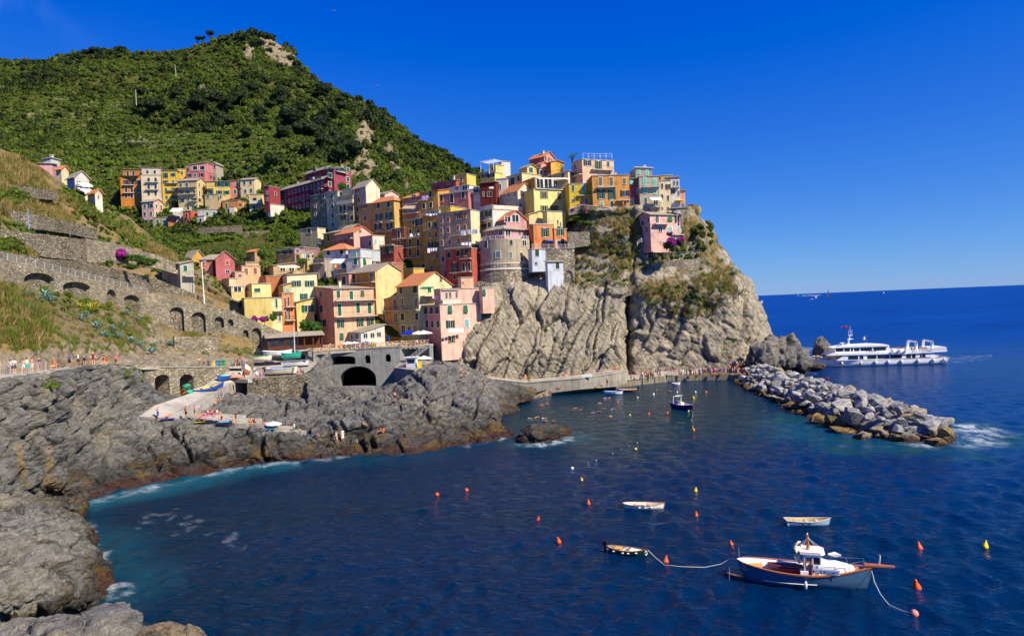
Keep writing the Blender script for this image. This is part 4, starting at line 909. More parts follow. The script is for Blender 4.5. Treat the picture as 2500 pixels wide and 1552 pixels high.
def house(label,xA,xC,xB,yT,yB,Y,th,col,roof='f',rm='f',rh=None,wl=9.0,wr=9.0,drop=3.0,win=(),auto='',sh='g',seed=0,chim=0,bal=(),cat='house',colR=None,name='house',over=0.35,storey=3.1,kinds='ooccp',trim=None,ww=0.95,wh=1.45):
 th = R(th); c,s = math.cos(th),math.sin(th); C = P(xC,(yT + yB) / 2,Y); ym = (yT + yB) / 2
 zt = P(xC,yT,Y)[2]; zb = P(xC,yB,Y)[2]; z0 = zb - drop
 def solve(px,d):
  r = ray(px,ym); k = r[0] / r[1]; return (k * C[1] - C[0]) / (d[0] - k * d[1])
 if xA is not None and xA < xC: wl = solve(xA,(-c,s))
 if xB is not None and xB > xC: wr = solve(xB,(s,c))
 wl = min(max(wl,1.0),40); wr = min(max(wr,1.0),40)
 o = empty(name,(C[0],C[1],z0),(0,0,-th),label,cat); h = zt - z0
 far = Y > 236
 def face_uv(face,px,py):
  r = ray(px,py); org = np.array([0,0,CAM_Z]); n = np.array([-s,-c,0]) if face == 'L' else np.array([c,-s,0])
  t = ((np.array([C[0],C[1],0]) - org) * np.array([1,1,0])) @ n / (r @ n); q = org + r * t; e = q - np.array([C[0],C[1],z0])
  return (e @ np.array([c,-s,0]) if face == 'L' else e @ np.array([s,c,0])),q[2] - z0
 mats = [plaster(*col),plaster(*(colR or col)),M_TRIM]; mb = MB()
 A,B,Cc,D = (-wl,0),(0,0),(0,wr),(-wl,wr)
 if rh is None: rh = {'f': 0.0,'x': 0.22 * wr,'y': 0.22 * wl,'h': 0.2 * min(wl,wr),'s': 0.12 * wr,'r': 0.14 * wl,'l': 0.14 * wl}[roof]
 zc = {k: h for k in range(4)}
 v = [(*A,0),(*B,0),(*Cc,0),(*D,0),(*A,h),(*B,h),(*Cc,h),(*D,h)]
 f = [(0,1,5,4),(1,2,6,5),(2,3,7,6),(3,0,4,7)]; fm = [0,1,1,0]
 if roof == 'x': v += [(-wl,wr / 2,h + rh),(0,wr / 2,h + rh)]; f[1] = (1,2,6,9,5); f[3] = (3,0,4,8,7)
 if roof == 'y': v += [(-wl / 2,0,h + rh),(-wl / 2,wr,h + rh)]; f[0] = (0,1,5,8,4); f[2] = (2,3,7,9,6)
 if roof == 's': v[6] = (*Cc,h + rh); v[7] = (*D,h + rh)
 if roof == 'r': v[5] = (*B,h - 0); v[4] = (*A,h + rh); v[7] = (*D,h + rh)
 if roof == 'l': v[5] = (*B,h + rh); v[6] = (*Cc,h + rh)
 if roof in 'srl' : f.append((4,5,6,7)); fm.append(0)
 if roof == 'f': f.append((4,5,6,7)); fm.append(2)
 link("wall",pydata(v,f,mats,fm),o)
 rb = MB(); e = over; t = 0.16; RM = ROOFS[rm]
 def panel(q):                       # a roof plane with thickness
  q = [Vector(p) for p in q]; n = (q[1] - q[0]).cross(q[2] - q[0]).normalized(); n = n if n.z > 0 else -n
  a = [p + n * 0.03 for p in q]; b = [p + n * (0.03 + t) for p in q]; k = len(q)
  rb.add(a + b,[tuple(range(k)),tuple(range(k,2 * k))] + [(i,(i + 1) % k,k + (i + 1) % k,k + i) for i in range(k)])
 if roof == 'f':
  rb.box((-wl - 0.15,-0.15,h),(0.15,wr + 0.15,h + 0.18))
 elif roof == 'x':
  dz = e * rh / (wr / 2); panel([(-wl - e,-e,h - dz),(e,-e,h - dz),(e,wr / 2,h + rh),(-wl - e,wr / 2,h + rh)]); panel([(-wl - e,wr + e,h - dz),(e,wr + e,h - dz),(e,wr / 2,h + rh),(-wl - e,wr / 2,h + rh)])
 elif roof == 'y':
  dz = e * rh / (wl / 2); panel([(e,-e,h - dz),(e,wr + e,h - dz),(-wl / 2,wr + e,h + rh),(-wl / 2,-e,h + rh)]); panel([(-wl - e,-e,h - dz),(-wl - e,wr + e,h - dz),(-wl / 2,wr + e,h + rh),(-wl / 2,-e,h + rh)])
 elif roof == 'h':
  m = min(wl,wr) / 2; r0,r1 = ((-wl + m,wr / 2,h + rh),(-m,wr / 2,h + rh)) if wl >= wr else ((-wl / 2,m,h + rh),(-wl / 2,wr - m,h + rh))
  q = [(-wl - e,-e,h),(e,-e,h),(e,wr + e,h),(-wl - e,wr + e,h)]
  if wl >= wr: panel([q[0],q[1],r1,r0]); panel([q[1],q[2],r1]); panel([q[2],q[3],r0,r1]); panel([q[3],q[0],r0])
  else: panel([q[0],q[1],r0]); panel([q[1],q[2],r1,r0]); panel([q[2],q[3],r1]); panel([q[3],q[0],r0,r1])
 elif roof == 's': panel([(-wl - e,-e,h - e * rh / wr),(e,-e,h - e * rh / wr),(e,wr + e,h + rh),(-wl - e,wr + e,h + rh)])
 elif roof == 'r': panel([(e,-e,h),(e,wr + e,h),(-wl - e,wr + e,h + rh),(-wl - e,-e,h + rh)])
 elif roof == 'l': panel([(e,-e,h + rh),(e,wr + e,h + rh),(-wl - e,wr + e,h),(-wl - e,-e,h)])
 ro = rb.build("roof",RM,o)
 for k in range(chim):
  x,y = -wl * (0.3 + 0.4 * k),wr * (0.35 + 0.2 * k); zz = h + rh * 0.6
  MB().box((x - .3,y - .3,zz - 0.4),(x + .3,y + .3,zz + 1.1)).box((x - .4,y - .4,zz + 1.1),(x + .4,y + .4,zz + 1.25)).build("chimney",M_TRIM,ro)
 for wdw in win:
  face,px,py,pw,ph,kd = wdw[:6]; u0,_ = face_uv(face,px - pw / 2,py); u1,_ = face_uv(face,px + pw / 2,py); _,z1 = face_uv(face,px,py - ph / 2); _,z2 = face_uv(face,px,py + ph / 2)
  window(o,face,(u0 + u1) / 2,z2,abs(u1 - u0),z1 - z2,kd,wdw[6] if len(wdw) > 6 else sh,far)
 rg = random.Random(seed * 77 + int(xC))
 for face in auto:
  L = wl if face == 'L' else wr; n = max(1,int((L - 0.6) / 2.35)); vis = h - drop; st = max(1,int(round((vis + 0.4) / storey)))
  for r_ in range(st):
   for k in range(n):
    if rg.random() < 0.10: continue
    u = (k + 0.5) / n * L; u = -L + u if face == 'L' else u; zz = h - (r_ + 1) * storey + 0.75
    if zz < drop * 0.5: continue
    tall = rg.random() < 0.18; kd = rg.choice(kinds)
    if L / n < 2.1 and kd == 'o': kd = 'c'
    window(o,face,u + rg.uniform(-.12,.12),zz - (0.7 if tall else 0),ww,wh + (0.75 if tall else 0),kd,sh if rg.random() < 0.9 else 'd',far)
 for b in bal:
  face,p0,p1,py = b[:4]; u0,z1 = face_uv(face,p0,py); u1,z2 = face_uv(face,p1,py); balcony(o,face,u0,u1,(z1 + z2) / 2,*(b[4:5] or (1.0,)),solid=(len(b) > 5 and b[5]))
 HOUSES[label] = (o,wl,wr,h,face_uv); return o
# ---- far group on the left of the valley (they face the camera and the sun)
house("orange apartment house with green awning and dark balconies",294,345,None,430,492,290,-14,(226,138,40),win=[('L',x,y,6,11 if y < 470 else 8,k,'n' if y < 455 else 'd') for y,k in ((445,'o'),(464,'d'),(479,'d')) for x in (308,322,337)],bal=[('L',300,328,452),('L',300,328,471)])
house("orange penthouse set back on the orange apartment house",300,344,None,414,432,293,-14,(215,125,40),roof='s',rm='s',rh=0.5,drop=1,win=[('L',312,424,6,9,'d'),('L',326,424,6,9,'d')])
house("tall cream apartment house with three balconied floors",345,397,None,428,486,288,-14,(232,214,178),win=[('L',x,y,6,10,'d','u') for y in (439,456,472) for x in (363,380)],bal=[('L',355,387,445),('L',355,388,463)])
house("cream attic storey on the tall cream apartment house",346,392,None,410,430,291,-14,(222,208,180),roof='s',rm='s',rh=0.5,drop=1,win=[('L',360,420,6,8,'d'),('L',378,420,6,8,'d')])
house("bright yellow narrow house with green shutters and balconies",396,434,None,417,500,289,-14,(240,192,45),auto='L',roof='s',rm='s',rh=0.6,bal=[('L',406,434,447),('L',408,434,465)],seed=1)
house("bright yellow upper house with long balcony",434,454,455,413,445,294,-14,(238,190,45),auto='L',seed=2)
house("pink house with a raised gable tower",454,500,520,417,450,291,2,(222,120,125),auto='LR',seed=3)
house("pink top floor with dark glazed loggia",461,505,520,401,420,296,2,(226,140,140),roof='l',rm='f',rh=0.8,drop=1,win=[('L',476,410,12,9,'d'),('L',494,410,12,9,'d')])
house("small weathered grey house behind the pink tower",519,528,545,400,430,302,5,(190,180,160),roof='y',rm='s',rh=0.8,win=[('L',524,407,5,7,'d')])
house("beige corner house with stacked balconies and sunlit gable",435,482,503,440,512,283,6,(228,200,140),roof='x',rm='s',rh=1.4,auto='LR',bal=[('L',436,480,457),('L',436,480,474),('L',460,482,491)],seed=4)
house("yellow terrace house with laundry on its balcony",505,561,None,443,482,287,-10,(240,205,95),roof='s',rm='s',rh=0.9,win=[('L',x,450,9,11,'o') for x in (534,552)] + [('L',x,470,7,9,'o') for x in (514,535,553)],bal=[('L',503,522,460)])
house("dusty pink house with one green shutter",561,587,None,441,476,288,-10,(225,135,115),roof='s',rm='s',rh=0.9,win=[('L',579,448,6,9,'c'),('L',574,468,7,10,'c')])
house("cream gabled house at the end of the upper terrace row",587,621,638,438,474,286,4,(242,212,160),roof='x',rm='s',rh=1.2,win=[('L',597,447,6,9,'c'),('L',612,446,6,9,'c'),('L',599,467,6,9,'c'),('L',613,465,6,9,'c')])
house("beige house with a green balcony screen",500,536,568,474,498,281,5,(225,195,140),win=[('L',508,479,5,8,'c'),('R',538,481,6,8,'c')])
house("orange flat-roofed house with roof terrace",543,582,609,489,508,278,8,(226,145,80),auto='LR',seed=5)
house("white annexe stepping down from the orange terrace house",560,572,595,505,522,276,5,(240,225,195))
house("low grey and white row with green doors",482,564,None,511,532,277,-8,(205,195,185),auto='L',seed=6,kinds='dcc')
house("pale yellow house with solid balconies beside the maroon house",609,640,650,474,518,275,0,(245,220,140),win=[('L',622,488,10,10,'d'),('L',620,506,8,9,'d')],bal=[('L',611,641,497,1.2,True)],roof='f')
house("pale pink house with green shutters on the lowest row",347,376,399,492,548,281,10,(238,190,175),roof='x',rm='s',rh=1.3,auto='LR',seed=7)
house("small stone house with two green doors",373,410,None,531,551,276,-8,(170,155,125),win=[('L',385,541,6,10,'c'),('L',400,541,6,9,'c')])
house("low coral outhouse between stone and white houses",410,427,None,527,548,275,-8,(226,130,85),win=[('L',419,537,3,4,'d')])
house("white house under a big cream awning",422,448,None,510,542,277,-8,(225,215,195),win=[('L',436,532,8,8,'d')])
house("coral red house with two small windows",447,466,482,515,544,274,10,(220,95,70),auto='L',seed=9)
house("small white house with a flat roof at the garden edge",481,499,521,527,548,273,12,(240,228,210),auto='LR',kinds='dc',seed=10)
house("small maroon house against the big maroon house",644,657,684,454,498,262,22,(165,66,74),win=[('L',652,470,4,9,'w','w'),('L',652,486,4,9,'w','w'),('R',673,473,5,7,'d')])
# big maroon house
house("long maroon house with many windows below the hill",684,792,816,437,495,252,42,(146,56,72),roof='x',rm='s',rh=1.5,auto='LR',sh='d',kinds='ddc',seed=11,chim=2,bal=[('L',762,790,437),('L',770,790,463)],wr=9)
house("taller maroon block with green shutters and bougainvillea",800,816,858,412,480,254,25,(176,76,96),roof='x',rm='s',rh=1.0,win=[('R',x,y,7,11,k) for x,y,k in ((823,413,'o'),(836,413,'o'),(849,415,'c'),(806,428,'o'),(849,438,'c'),(850,455,'c'),(805,449,'c'))],bal=[('R',818,844,421)])
house("maroon attic with white windows above the long maroon house",745,800,812,410,425,256,42,(160,64,80),roof='x',rm='s',rh=1.0,drop=1,win=[('L',768,414,7,6,'w'),('R',803,411,9,7,'o')])

# ---- small houses high on the left slope
house("low pink house on the upper left slope",94,128,137,400,416,178,-20,(232,170,165),roof='s',rm='f',rh=0.6)
house("small white and grey house with a chimney above the slope",107,125,147,390,408,184,5,(225,222,215),roof='l',rm='f',rh=0.5,auto='R',kinds='dc',chim=1)
house("little cream house with a terracotta roof on the slope",137,150,168,413,432,176,15,(240,215,165),roof='x',rm='t',rh=1.0)
house("white chalet with a striped balcony and white awnings",164,183,218,432,470,170,35,(228,222,210),roof='x',rm='s',rh=1.6,win=[('R',205,449,12,7,'d','b'),('R',192,447,10,7,'d')],bal=[('R',184,216,455)])
house("small white shed with a terracotta roof below the chalet",214,232,250,470,492,165,35,(232,222,200),roof='x',rm='t',rh=0.9,win=[('R',240,481,4,8,'c','b')])
# ---- terraces of the lower left
house("yellow house with a broad slate roof above the harbour",450,470,500,630,662,186,35,(225,170,70),roof='x',rm='s',rh=2.2)
house("pink house with a wooden window and air conditioner",487,520,None,634,668,181,-6,(226,145,125),roof='s',rm='s',rh=2.0,win=[('L',498,642,6,10,'c','b')])
house("rose gabled house with one brown shutter",515,527,573,632,672,179,62,(205,110,115),roof='x',rm='s',rh=2.0,win=[('R',555,641,8,11,'c','b'),('R',556,663,10,8,'w')])
house("peach house with two brown shutters and a balustraded roof",575,591,636,650,690,180,62,(245,190,140),win=[('R',601,662,9,15,'c','b'),('R',623,661,9,15,'c','b'),('L',586,663,6,12,'c','n')])
house("peach roof room with square openings beside the rose house",577,600,632,641,652,183,60,(240,180,135),drop=1)
house("tan house with long awning and balustrade terrace",640,668,745,648,690,186,62,(225,190,130),roof='s',rm='s',rh=1.0,win=[('L',646,658,8,9,'d'),('R',690,657,12,9,'d'),('R',712,657,12,9,'d')],bal=[('R',672,745,671,1.6)])
house("tan and mauve row house with dark windows",676,720,744,609,655,200,30,(205,165,110),win=[('L',686,615,10,10,'o','d'),('L',704,615,8,10,'o','d'),('R',726,612,7,10,'d')],colR=(225,160,165),wr=9)
house("mauve house tucked behind the laundry terrace",700,742,None,603,640,204,15,(175,115,135),win=[('L',716,612,6,10,'d'),('L',728,612,6,10,'d')])
house("cream house with yellow and white laundry on the balcony",724,750,767,620,678,193,30,(215,195,140),roof='s',rm='s',rh=1.0,win=[('L',737,645,7,13,'o','d'),('L',730,646,5,12,'c','d')],bal=[('L',727,764,635)])
house("grey-beige house with dark tarpaulin balcony",765,793,None,632,692,191,25,(190,170,155),win=[('L',772,653,8,8,'d'),('L',775,673,7,9,'c')],bal=[('L',764,790,643)])
house("peach block with a terrace behind the solar-panel house",510,560,600,680,715,176,50,(248,205,160),win=[('L',536,691,8,9,'d')])
house("orange-brown block between the yellow villa and cream house",626,650,702,674,715,179,50,(205,125,75),auto='L',seed=21,kinds='c',sh='b')
house("ochre house with a mauve roof and teal window",680,692,712,696,735,174,60,(225,185,110),roof='s',rm='s',rh=0.7,win=[('R',702,707,9,9,'c','l')])
house("yellow villa with glazed veranda and dark solar panel",528,566,598,700,762,167,62,(245,220,150),colR=(245,215,135),win=[('R',580,706,18,11,'d'),('L',549,723,22,18,'d'),('R',586,742,9,18,'c')],bal=[('R',567,598,758,1.5)])
house("pale yellow block with flat roof terrace and green awning",590,615,662,693,720,171,62,(250,228,150),win=[('R',628,708,16,9,'c'),('L',604,706,8,10,'d')])
house("yellow blank-walled house above the slanting stone wall",590,597,664,728,785,161,66,(238,210,120),wr=8)
house("cream side wing with a green door and small balcony",655,663,689,728,810,164,62,(252,235,175),win=[('R',675,740,5,22,'c'),('R',683,774,5,18,'d')],bal=[('R',666,697,758)])
house("narrow orange house with four tiny balconies",682,690,719,716,820,166,60,(238,145,90),win=[('R',696,737,4,22,'c','d'),('R',704,735,4,22,'c','d'),('R',698,770,4,20,'c','d'),('R',706,769,4,20,'c','d')],bal=[('R',696,719,748),('R',697,719,781)])
house("cream house with sloping top and green shuttered windows",690,702,775,671,740,175,64,(255,240,190),roof='s',rm='s',rh=0.3,win=[('R',723.4,692,11,14,'o'),('R',756,692,11,14,'o'),('R',741.7,724,9,15,'o')])
house("yellow lower house with green shutters behind the orange tree",718,725,768,738,822,172,64,(250,225,130),roof='s',rm='s',rh=1.0,win=[('R',751,753,14,16,'o'),('R',750,786,10,6,'d')])
# ---- front row on the terrace
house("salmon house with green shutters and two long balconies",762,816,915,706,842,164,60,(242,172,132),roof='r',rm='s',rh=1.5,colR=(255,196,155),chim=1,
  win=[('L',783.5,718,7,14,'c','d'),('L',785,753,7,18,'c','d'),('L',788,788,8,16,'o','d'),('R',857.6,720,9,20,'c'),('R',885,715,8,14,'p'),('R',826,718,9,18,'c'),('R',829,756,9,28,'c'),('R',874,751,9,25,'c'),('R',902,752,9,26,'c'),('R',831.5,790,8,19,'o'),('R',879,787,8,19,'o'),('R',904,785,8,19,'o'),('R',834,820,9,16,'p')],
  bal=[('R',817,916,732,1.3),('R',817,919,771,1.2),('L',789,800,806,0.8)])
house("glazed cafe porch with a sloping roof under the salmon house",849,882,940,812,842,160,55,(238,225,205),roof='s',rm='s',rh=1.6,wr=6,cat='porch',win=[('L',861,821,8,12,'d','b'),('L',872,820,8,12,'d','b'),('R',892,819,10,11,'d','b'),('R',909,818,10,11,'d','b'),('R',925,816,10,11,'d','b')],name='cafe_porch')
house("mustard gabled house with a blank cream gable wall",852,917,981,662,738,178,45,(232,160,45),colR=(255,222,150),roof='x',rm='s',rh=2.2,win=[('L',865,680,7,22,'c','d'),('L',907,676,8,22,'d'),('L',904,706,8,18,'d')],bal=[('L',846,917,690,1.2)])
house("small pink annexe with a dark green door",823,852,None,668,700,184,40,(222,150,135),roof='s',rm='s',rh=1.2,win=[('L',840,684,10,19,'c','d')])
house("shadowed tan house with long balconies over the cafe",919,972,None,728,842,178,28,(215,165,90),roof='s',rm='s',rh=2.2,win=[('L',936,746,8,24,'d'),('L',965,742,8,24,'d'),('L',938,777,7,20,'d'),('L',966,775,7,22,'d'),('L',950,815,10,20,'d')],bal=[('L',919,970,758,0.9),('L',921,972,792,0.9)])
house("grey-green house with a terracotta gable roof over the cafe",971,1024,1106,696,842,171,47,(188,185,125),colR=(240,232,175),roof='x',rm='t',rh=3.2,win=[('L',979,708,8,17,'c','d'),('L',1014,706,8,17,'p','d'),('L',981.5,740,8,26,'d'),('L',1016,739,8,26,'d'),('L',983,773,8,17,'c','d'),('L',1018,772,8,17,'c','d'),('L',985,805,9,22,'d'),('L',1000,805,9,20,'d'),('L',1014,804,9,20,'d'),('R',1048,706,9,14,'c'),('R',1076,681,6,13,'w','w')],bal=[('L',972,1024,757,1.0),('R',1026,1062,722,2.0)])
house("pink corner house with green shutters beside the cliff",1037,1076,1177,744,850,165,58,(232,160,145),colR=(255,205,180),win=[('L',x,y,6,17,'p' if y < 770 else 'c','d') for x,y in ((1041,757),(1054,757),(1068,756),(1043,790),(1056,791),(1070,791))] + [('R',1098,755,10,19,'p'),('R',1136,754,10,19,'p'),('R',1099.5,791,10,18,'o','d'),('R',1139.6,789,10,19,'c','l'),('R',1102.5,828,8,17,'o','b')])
house("pink upper storey with loggia and roof terrace by the cliff",1060,1076,1180,706,746,166.2,58,(250,195,175),win=[('R',1090,721,5,15,'d'),('R',1099,720,5,15,'d'),('R',1114.6,719,5,15,'d')],bal=[('R',1076,1122,741,1.0,True),('R',1078,1120,706,0.4)],drop=0)
house("pink wing with one tilted green shutter against the cliff",1170,1178,1206,701,735,169,62,(255,205,180),win=[('R',1181.5,713,7,16,'p')],bal=[('R',1180,1204,701,0.2)])
house("peach stair tower on the pink roof terrace",1118,1126,1156,678,708,171,60,(240,185,150),win=[('R',1130,690,4,5,'d')])
# ---- white-blue house with red roof and its neighbours
house("pale blue-white house with a red hipped roof",790,846,882,609,695,192,25,(208,208,222),roof='h',rm='t',rh=2.0,win=[('L',802,616,8,13,'c','d'),('L',834,614,8,13,'c','d'),('L',803,643,8,16,'c'),('L',804,670,8,15,'c'),('L',838,645,6,18,'c','d')],bal=[('L',816,850,656,0.9)])
house("lower white wing with a glazed veranda beside the red roof",846,881,909,629,690,187,25,(222,218,220),win=[('L',868,638,8,15,'c'),('R',889,638,6,16,'p')],colR=(245,232,205),wr=7)
house("cyan-glazed sun room on the white wing",850,880,None,608,631,189,25,(205,210,215),drop=0.5,win=[('L',865,620,10,14,'c','l')])
house("tall pink-white house with small green windows",880,911,940,575,660,201,40,(232,172,160),colR=(255,225,205),win=[('L',904,594,6,14,'c'),('R',917,589,5,11,'c','l'),('R',918,615,5,12,'c','l'),('L',899,612,5,12,'c')])
house("pink house with a terracotta roof above the red-roofed house",818,864,908,567,612,207,40,(232,140,130),colR=(252,190,170),roof='x',rm='t',rh=1.8,win=[('L',830,577,5,6,'d'),('L',852,577,6,12,'c'),('R',879,564,6,6,'d')],bal=[('L',818,862,584)])
house("ochre house with a tan slate roof and dark arched door",790,835,None,566,612,213,32,(215,155,60),roof='s',rm='s',rh=2.2,win=[('L',802,580,6,18,'c','d')])
house("yellow and red gables behind the pink terracotta house",835,860,886,556,585,216,40,(245,205,70),roof='x',rm='s',rh=1.2,colR=(190,60,50))
house("beige house with arched doorway by the vegetable terraces",733,776,796,556,615,218,25,(205,185,140),colR=(245,225,180),win=[('L',755,563,8,12,'c','d'),('L',780,588,6,12,'d')],wr=10)
# ---- middle row below the rock gully
house("weathered bare-stone tall house with small windows",758,798,None,473,560,236,30,(165,142,105),win=[('L',x,y,5,9,'d') for x in (770,790) for y in (480,503,523)] + [('L',772,545,5,9,'c'),('L',790,543,5,8,'c')])
house("pale grey-green tall house with dark green windows",798,826,None,466,565,230,30,(205,198,160),auto='L',sh='d',seed=31)
house("cream tall house with brown shutters and balcony",824,863,None,476,560,225,30,(225,198,130),win=[('L',x,y,6,12,'o','n') for x in (838,856) for y in (509,532)] + [('L',836,511,6,18,'o','n')],bal=[('L',825,848,523),('L',824,864,497,0.6,True)])
house("cream penthouse on the cream tall house",835,862,None,459,478,228,30,(240,222,160),drop=1)
house("grey house with a slate gable and red shutters",862,895,929,454,560,222,45,(205,190,160),colR=(245,228,195),roof='x',rm='s',rh=2.4,win=[('L',870,466,5,12,'c','r'),('L',876,465,4,12,'c','r'),('L',876,488,6,11,'c','r'),('L',872,511,6,12,'o','n'),('L',873,532,6,12,'o','d')])
house("mauve and pink house with a low gable behind tan roofs",895,940,974,473,510,226,42,(205,160,170),colR=(252,205,195),roof='x',rm='s',rh=1.2,win=[('L',906,483,5,9,'d'),('L',917,482,4,8,'d')])
house("tan flat-roofed house with brown shutters",876,910,None,496,575,217,32,(212,172,95),win=[('L',889,504,7,9,'o','b'),('L',892,533,7,12,'c','b')])
house("tan house with a terracotta hip roof and green doors",909,963,984,490,580,212,34,(222,180,95),roof='h',rm='t',rh=1.8,win=[('L',924,502,7,13,'c','d'),('L',949,499,7,13,'c','d'),('L',925,530,8,17,'o'),('L',950,527,8,19,'o'),('L',923,554,8,15,'o','d'),('L',951,553,7,17,'o','d')],bal=[('L',916,934,543,0.8),('L',942,960,540,0.8),('L',912,962,566,1.0)])
# ---- tall fronts in the shade
house("dark red house with a roof terrace and awning",928,962,None,600,660,199,30,(174,86,74),win=[('L',937,610,7,15,'o'),('L',955,608,7,15,'o'),('L',925,633,6,14,'d')],bal=[('L',930,962,598,1.0),('L',915,962,642,1.2)],wr=6)
house("tall red-brown house with a balcony on every floor",958,989,None,556,665,203,30,(174,98,80),win=[('L',974,y,6,18,'c','d') for y in (571,597,622)] + [('L',976,651,6,10,'d')],bal=[('L',960,988,583),('L',961,987,607),('L',962,987,632)])
house("tall mustard house with green doors and iron balconies",987,1035,None,533,668,200,30,(214,160,52),win=[('L',x,y,6,17,'c','d') for x in (1002,1021) for y in (568,592,616)] + [('L',1025,542,10,16,'o','d'),('L',1009,544,5,12,'c','d'),('L',999,639,5,9,'w'),('L',1000,657,6,9,'w'),('L',1033,651,8,15,'c','d')],bal=[('L',990,1033,580),('L',990,1032,603),('L',991,1032,629)],chim=1)
house("taller golden house with pale window surrounds",1034,1072,None,522,670,197,30,(224,172,62),win=[('L',x,y,6,14,k,'d') for x,y,k in ((1049,549,'c'),(1063,548,'c'),(1051,574,'d'),(1065,572,'d'),(1052,598,'o'),(1068,597,'o'),(1055,625,'d'),(1068,624,'d'),(1054,655,'d'))],bal=[('L',1038,1070,561),('L',1042,1072,613)])
house("glazed rooftop room with awning on the golden house",1036,1072,None,513,534,198,30,(200,195,180),drop=0,win=[('L',1056,522,10,13,'d')],bal=[('L',1034,1070,536,0.8)])
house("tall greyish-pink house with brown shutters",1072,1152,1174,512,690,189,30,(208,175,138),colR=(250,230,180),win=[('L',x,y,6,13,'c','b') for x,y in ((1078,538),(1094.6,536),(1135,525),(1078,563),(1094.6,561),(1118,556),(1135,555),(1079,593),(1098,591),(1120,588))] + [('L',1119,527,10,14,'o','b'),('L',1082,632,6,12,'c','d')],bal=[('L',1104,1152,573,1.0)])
house("yellow roof room above the greyish-pink house",1072,1100,None,503,526,197,30,(245,205,70),drop=0)
house("brick red house with laundry terrace beside the round tower",1089,1152,None,606,690,183,28,(188,90,74),win=[('L',1097,622,7,15,'p','d'),('L',1119,618,7,15,'p','d'),('L',1135,615,7,18,'o'),('L',1111,653,8,24,'o','d'),('L',1132,651,7,20,'c','d'),('L',1146,650,6,18,'c','d'),('L',1110,675,6,13,'c','d')],bal=[('L',1125,1152,631),('L',1102,1152,664),('L',1090,1152,604,1.2)])
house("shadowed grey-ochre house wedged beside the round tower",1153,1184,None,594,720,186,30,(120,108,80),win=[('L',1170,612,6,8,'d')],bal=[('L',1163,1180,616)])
# ---- upper middle
house("mauve-brown house with awnings under a terracotta roof",982,1025,None,480,545,211,28,(190,135,115),roof='s',rm='t',rh=3.0,win=[('L',1010,482,10,12,'d'),('L',1004,508,14,10,'d')],bal=[('L',986,1020,498,0.9),('L',986,1022,520,0.9)])
house("old-gold house with dark green shutters",1025,1070,None,465,540,208,28,(215,165,75),roof='s',rm='t',rh=1.6,win=[('L',1051,474,7,13,'c','d'),('L',1035,503,7,13,'c','d'),('L',1052,500,7,13,'c','d')],bal=[('L',1026,1044,488)])
house("rose-brown house with tall green shutters",1070,1144,None,467,540,204,28,(205,125,115),win=[('L',1078,484,7,15,'c','d'),('L',1103,484,8,21,'c','d'),('L',1131,476,8,15,'c','d'),('L',1079,508,7,8,'c','d')])
house("white terrace house with blue-framed windows",1097,1146,1174,452,475,210,30,(215,210,205),win=[('L',1115,460,7,10,'w','u'),('L',1135,458,12,12,'w','u')],colR=(245,238,225))
house("whitewashed house with a glazed front under the yellow villa",1146,1176,None,460,510,205,24,(228,222,218),win=[('L',1162,463,12,12,'w','u'),('L',1165,485,14,14,'c','w')],bal=[('L',1148,1174,472)])
house("dark red-brown house with a hanging towel",1172,1211,None,444,505,202,18,(128,54,44),roof='s',rm='s',rh=0.6,win=[('L',1180,474,4,11,'d'),('L',1195,474,8,12,'o','b')])
house("yellow villa with a white pergola on its roof",1173,1208,1227,421,455,214,40,(240,210,90),colR=(250,232,120),win=[('L',1184,428,8,12,'o','d'),('L',1200,427,8,12,'o','d')])
house("yellow upper room with a terrace under the pergola",1192,1210,1230,402,424,217,45,(248,225,130),win=[('L',1203,412,6,9,'d')],drop=0)
house("white roof house behind the yellow pergola villa",1220,1226,1246,394,425,222,60,(245,235,205),colR=(235,228,215))
house("golden-yellow house with a canopy roof on the skyline",1114,1140,1162,424,460,222,30,(240,190,60),colR=(245,215,100),auto='L',seed=41,kinds='d')
house("rose house with a low roof against the green spur",1053,1114,None,440,480,222,30,(200,105,100),roof='s',rm='s',rh=1.6,win=[('L',1095,448,6,6,'d'),('L',1060,447,6,5,'d')],chim=1)
house("white house with a green-framed window by the brown house",1211,1238,None,436,490,204,10,(232,225,205),win=[('L',1219,456,9,13,'w','l')])
house("white modern house with a blue-railed roof terrace",1168,1203,1277,511,575,191,55,(235,228,215),win=[('L',1182,523,6,15,'o','d'),('L',1194,521,6,15,'o','d'),('L',1180,553,8,12,'o','d'),('L',1195,549,8,12,'c','d')],bal=[('L',1170,1202,538),('R',1204,1276,511,0.15,True),('L',1170,1203,511,0.15,True)])
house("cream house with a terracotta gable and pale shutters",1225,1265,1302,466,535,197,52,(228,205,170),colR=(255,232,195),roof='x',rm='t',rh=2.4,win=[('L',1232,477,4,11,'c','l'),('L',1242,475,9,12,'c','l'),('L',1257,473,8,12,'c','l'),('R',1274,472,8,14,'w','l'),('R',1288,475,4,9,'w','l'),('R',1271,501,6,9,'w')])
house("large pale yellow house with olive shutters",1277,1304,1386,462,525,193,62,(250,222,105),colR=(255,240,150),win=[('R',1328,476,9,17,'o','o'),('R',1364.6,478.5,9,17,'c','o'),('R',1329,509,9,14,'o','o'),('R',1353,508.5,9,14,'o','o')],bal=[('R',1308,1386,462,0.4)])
house("shaded yellow loggia floor with a wide flat roof",1277,1306,1380,434,463,197.5,62,(215,175,70),roof='f',drop=0,win=[('R',1318,447,16,22,'d'),('R',1338,447,18,22,'d'),('R',1356,449,10,18,'d'),('R',1374,452,6,16,'c')])
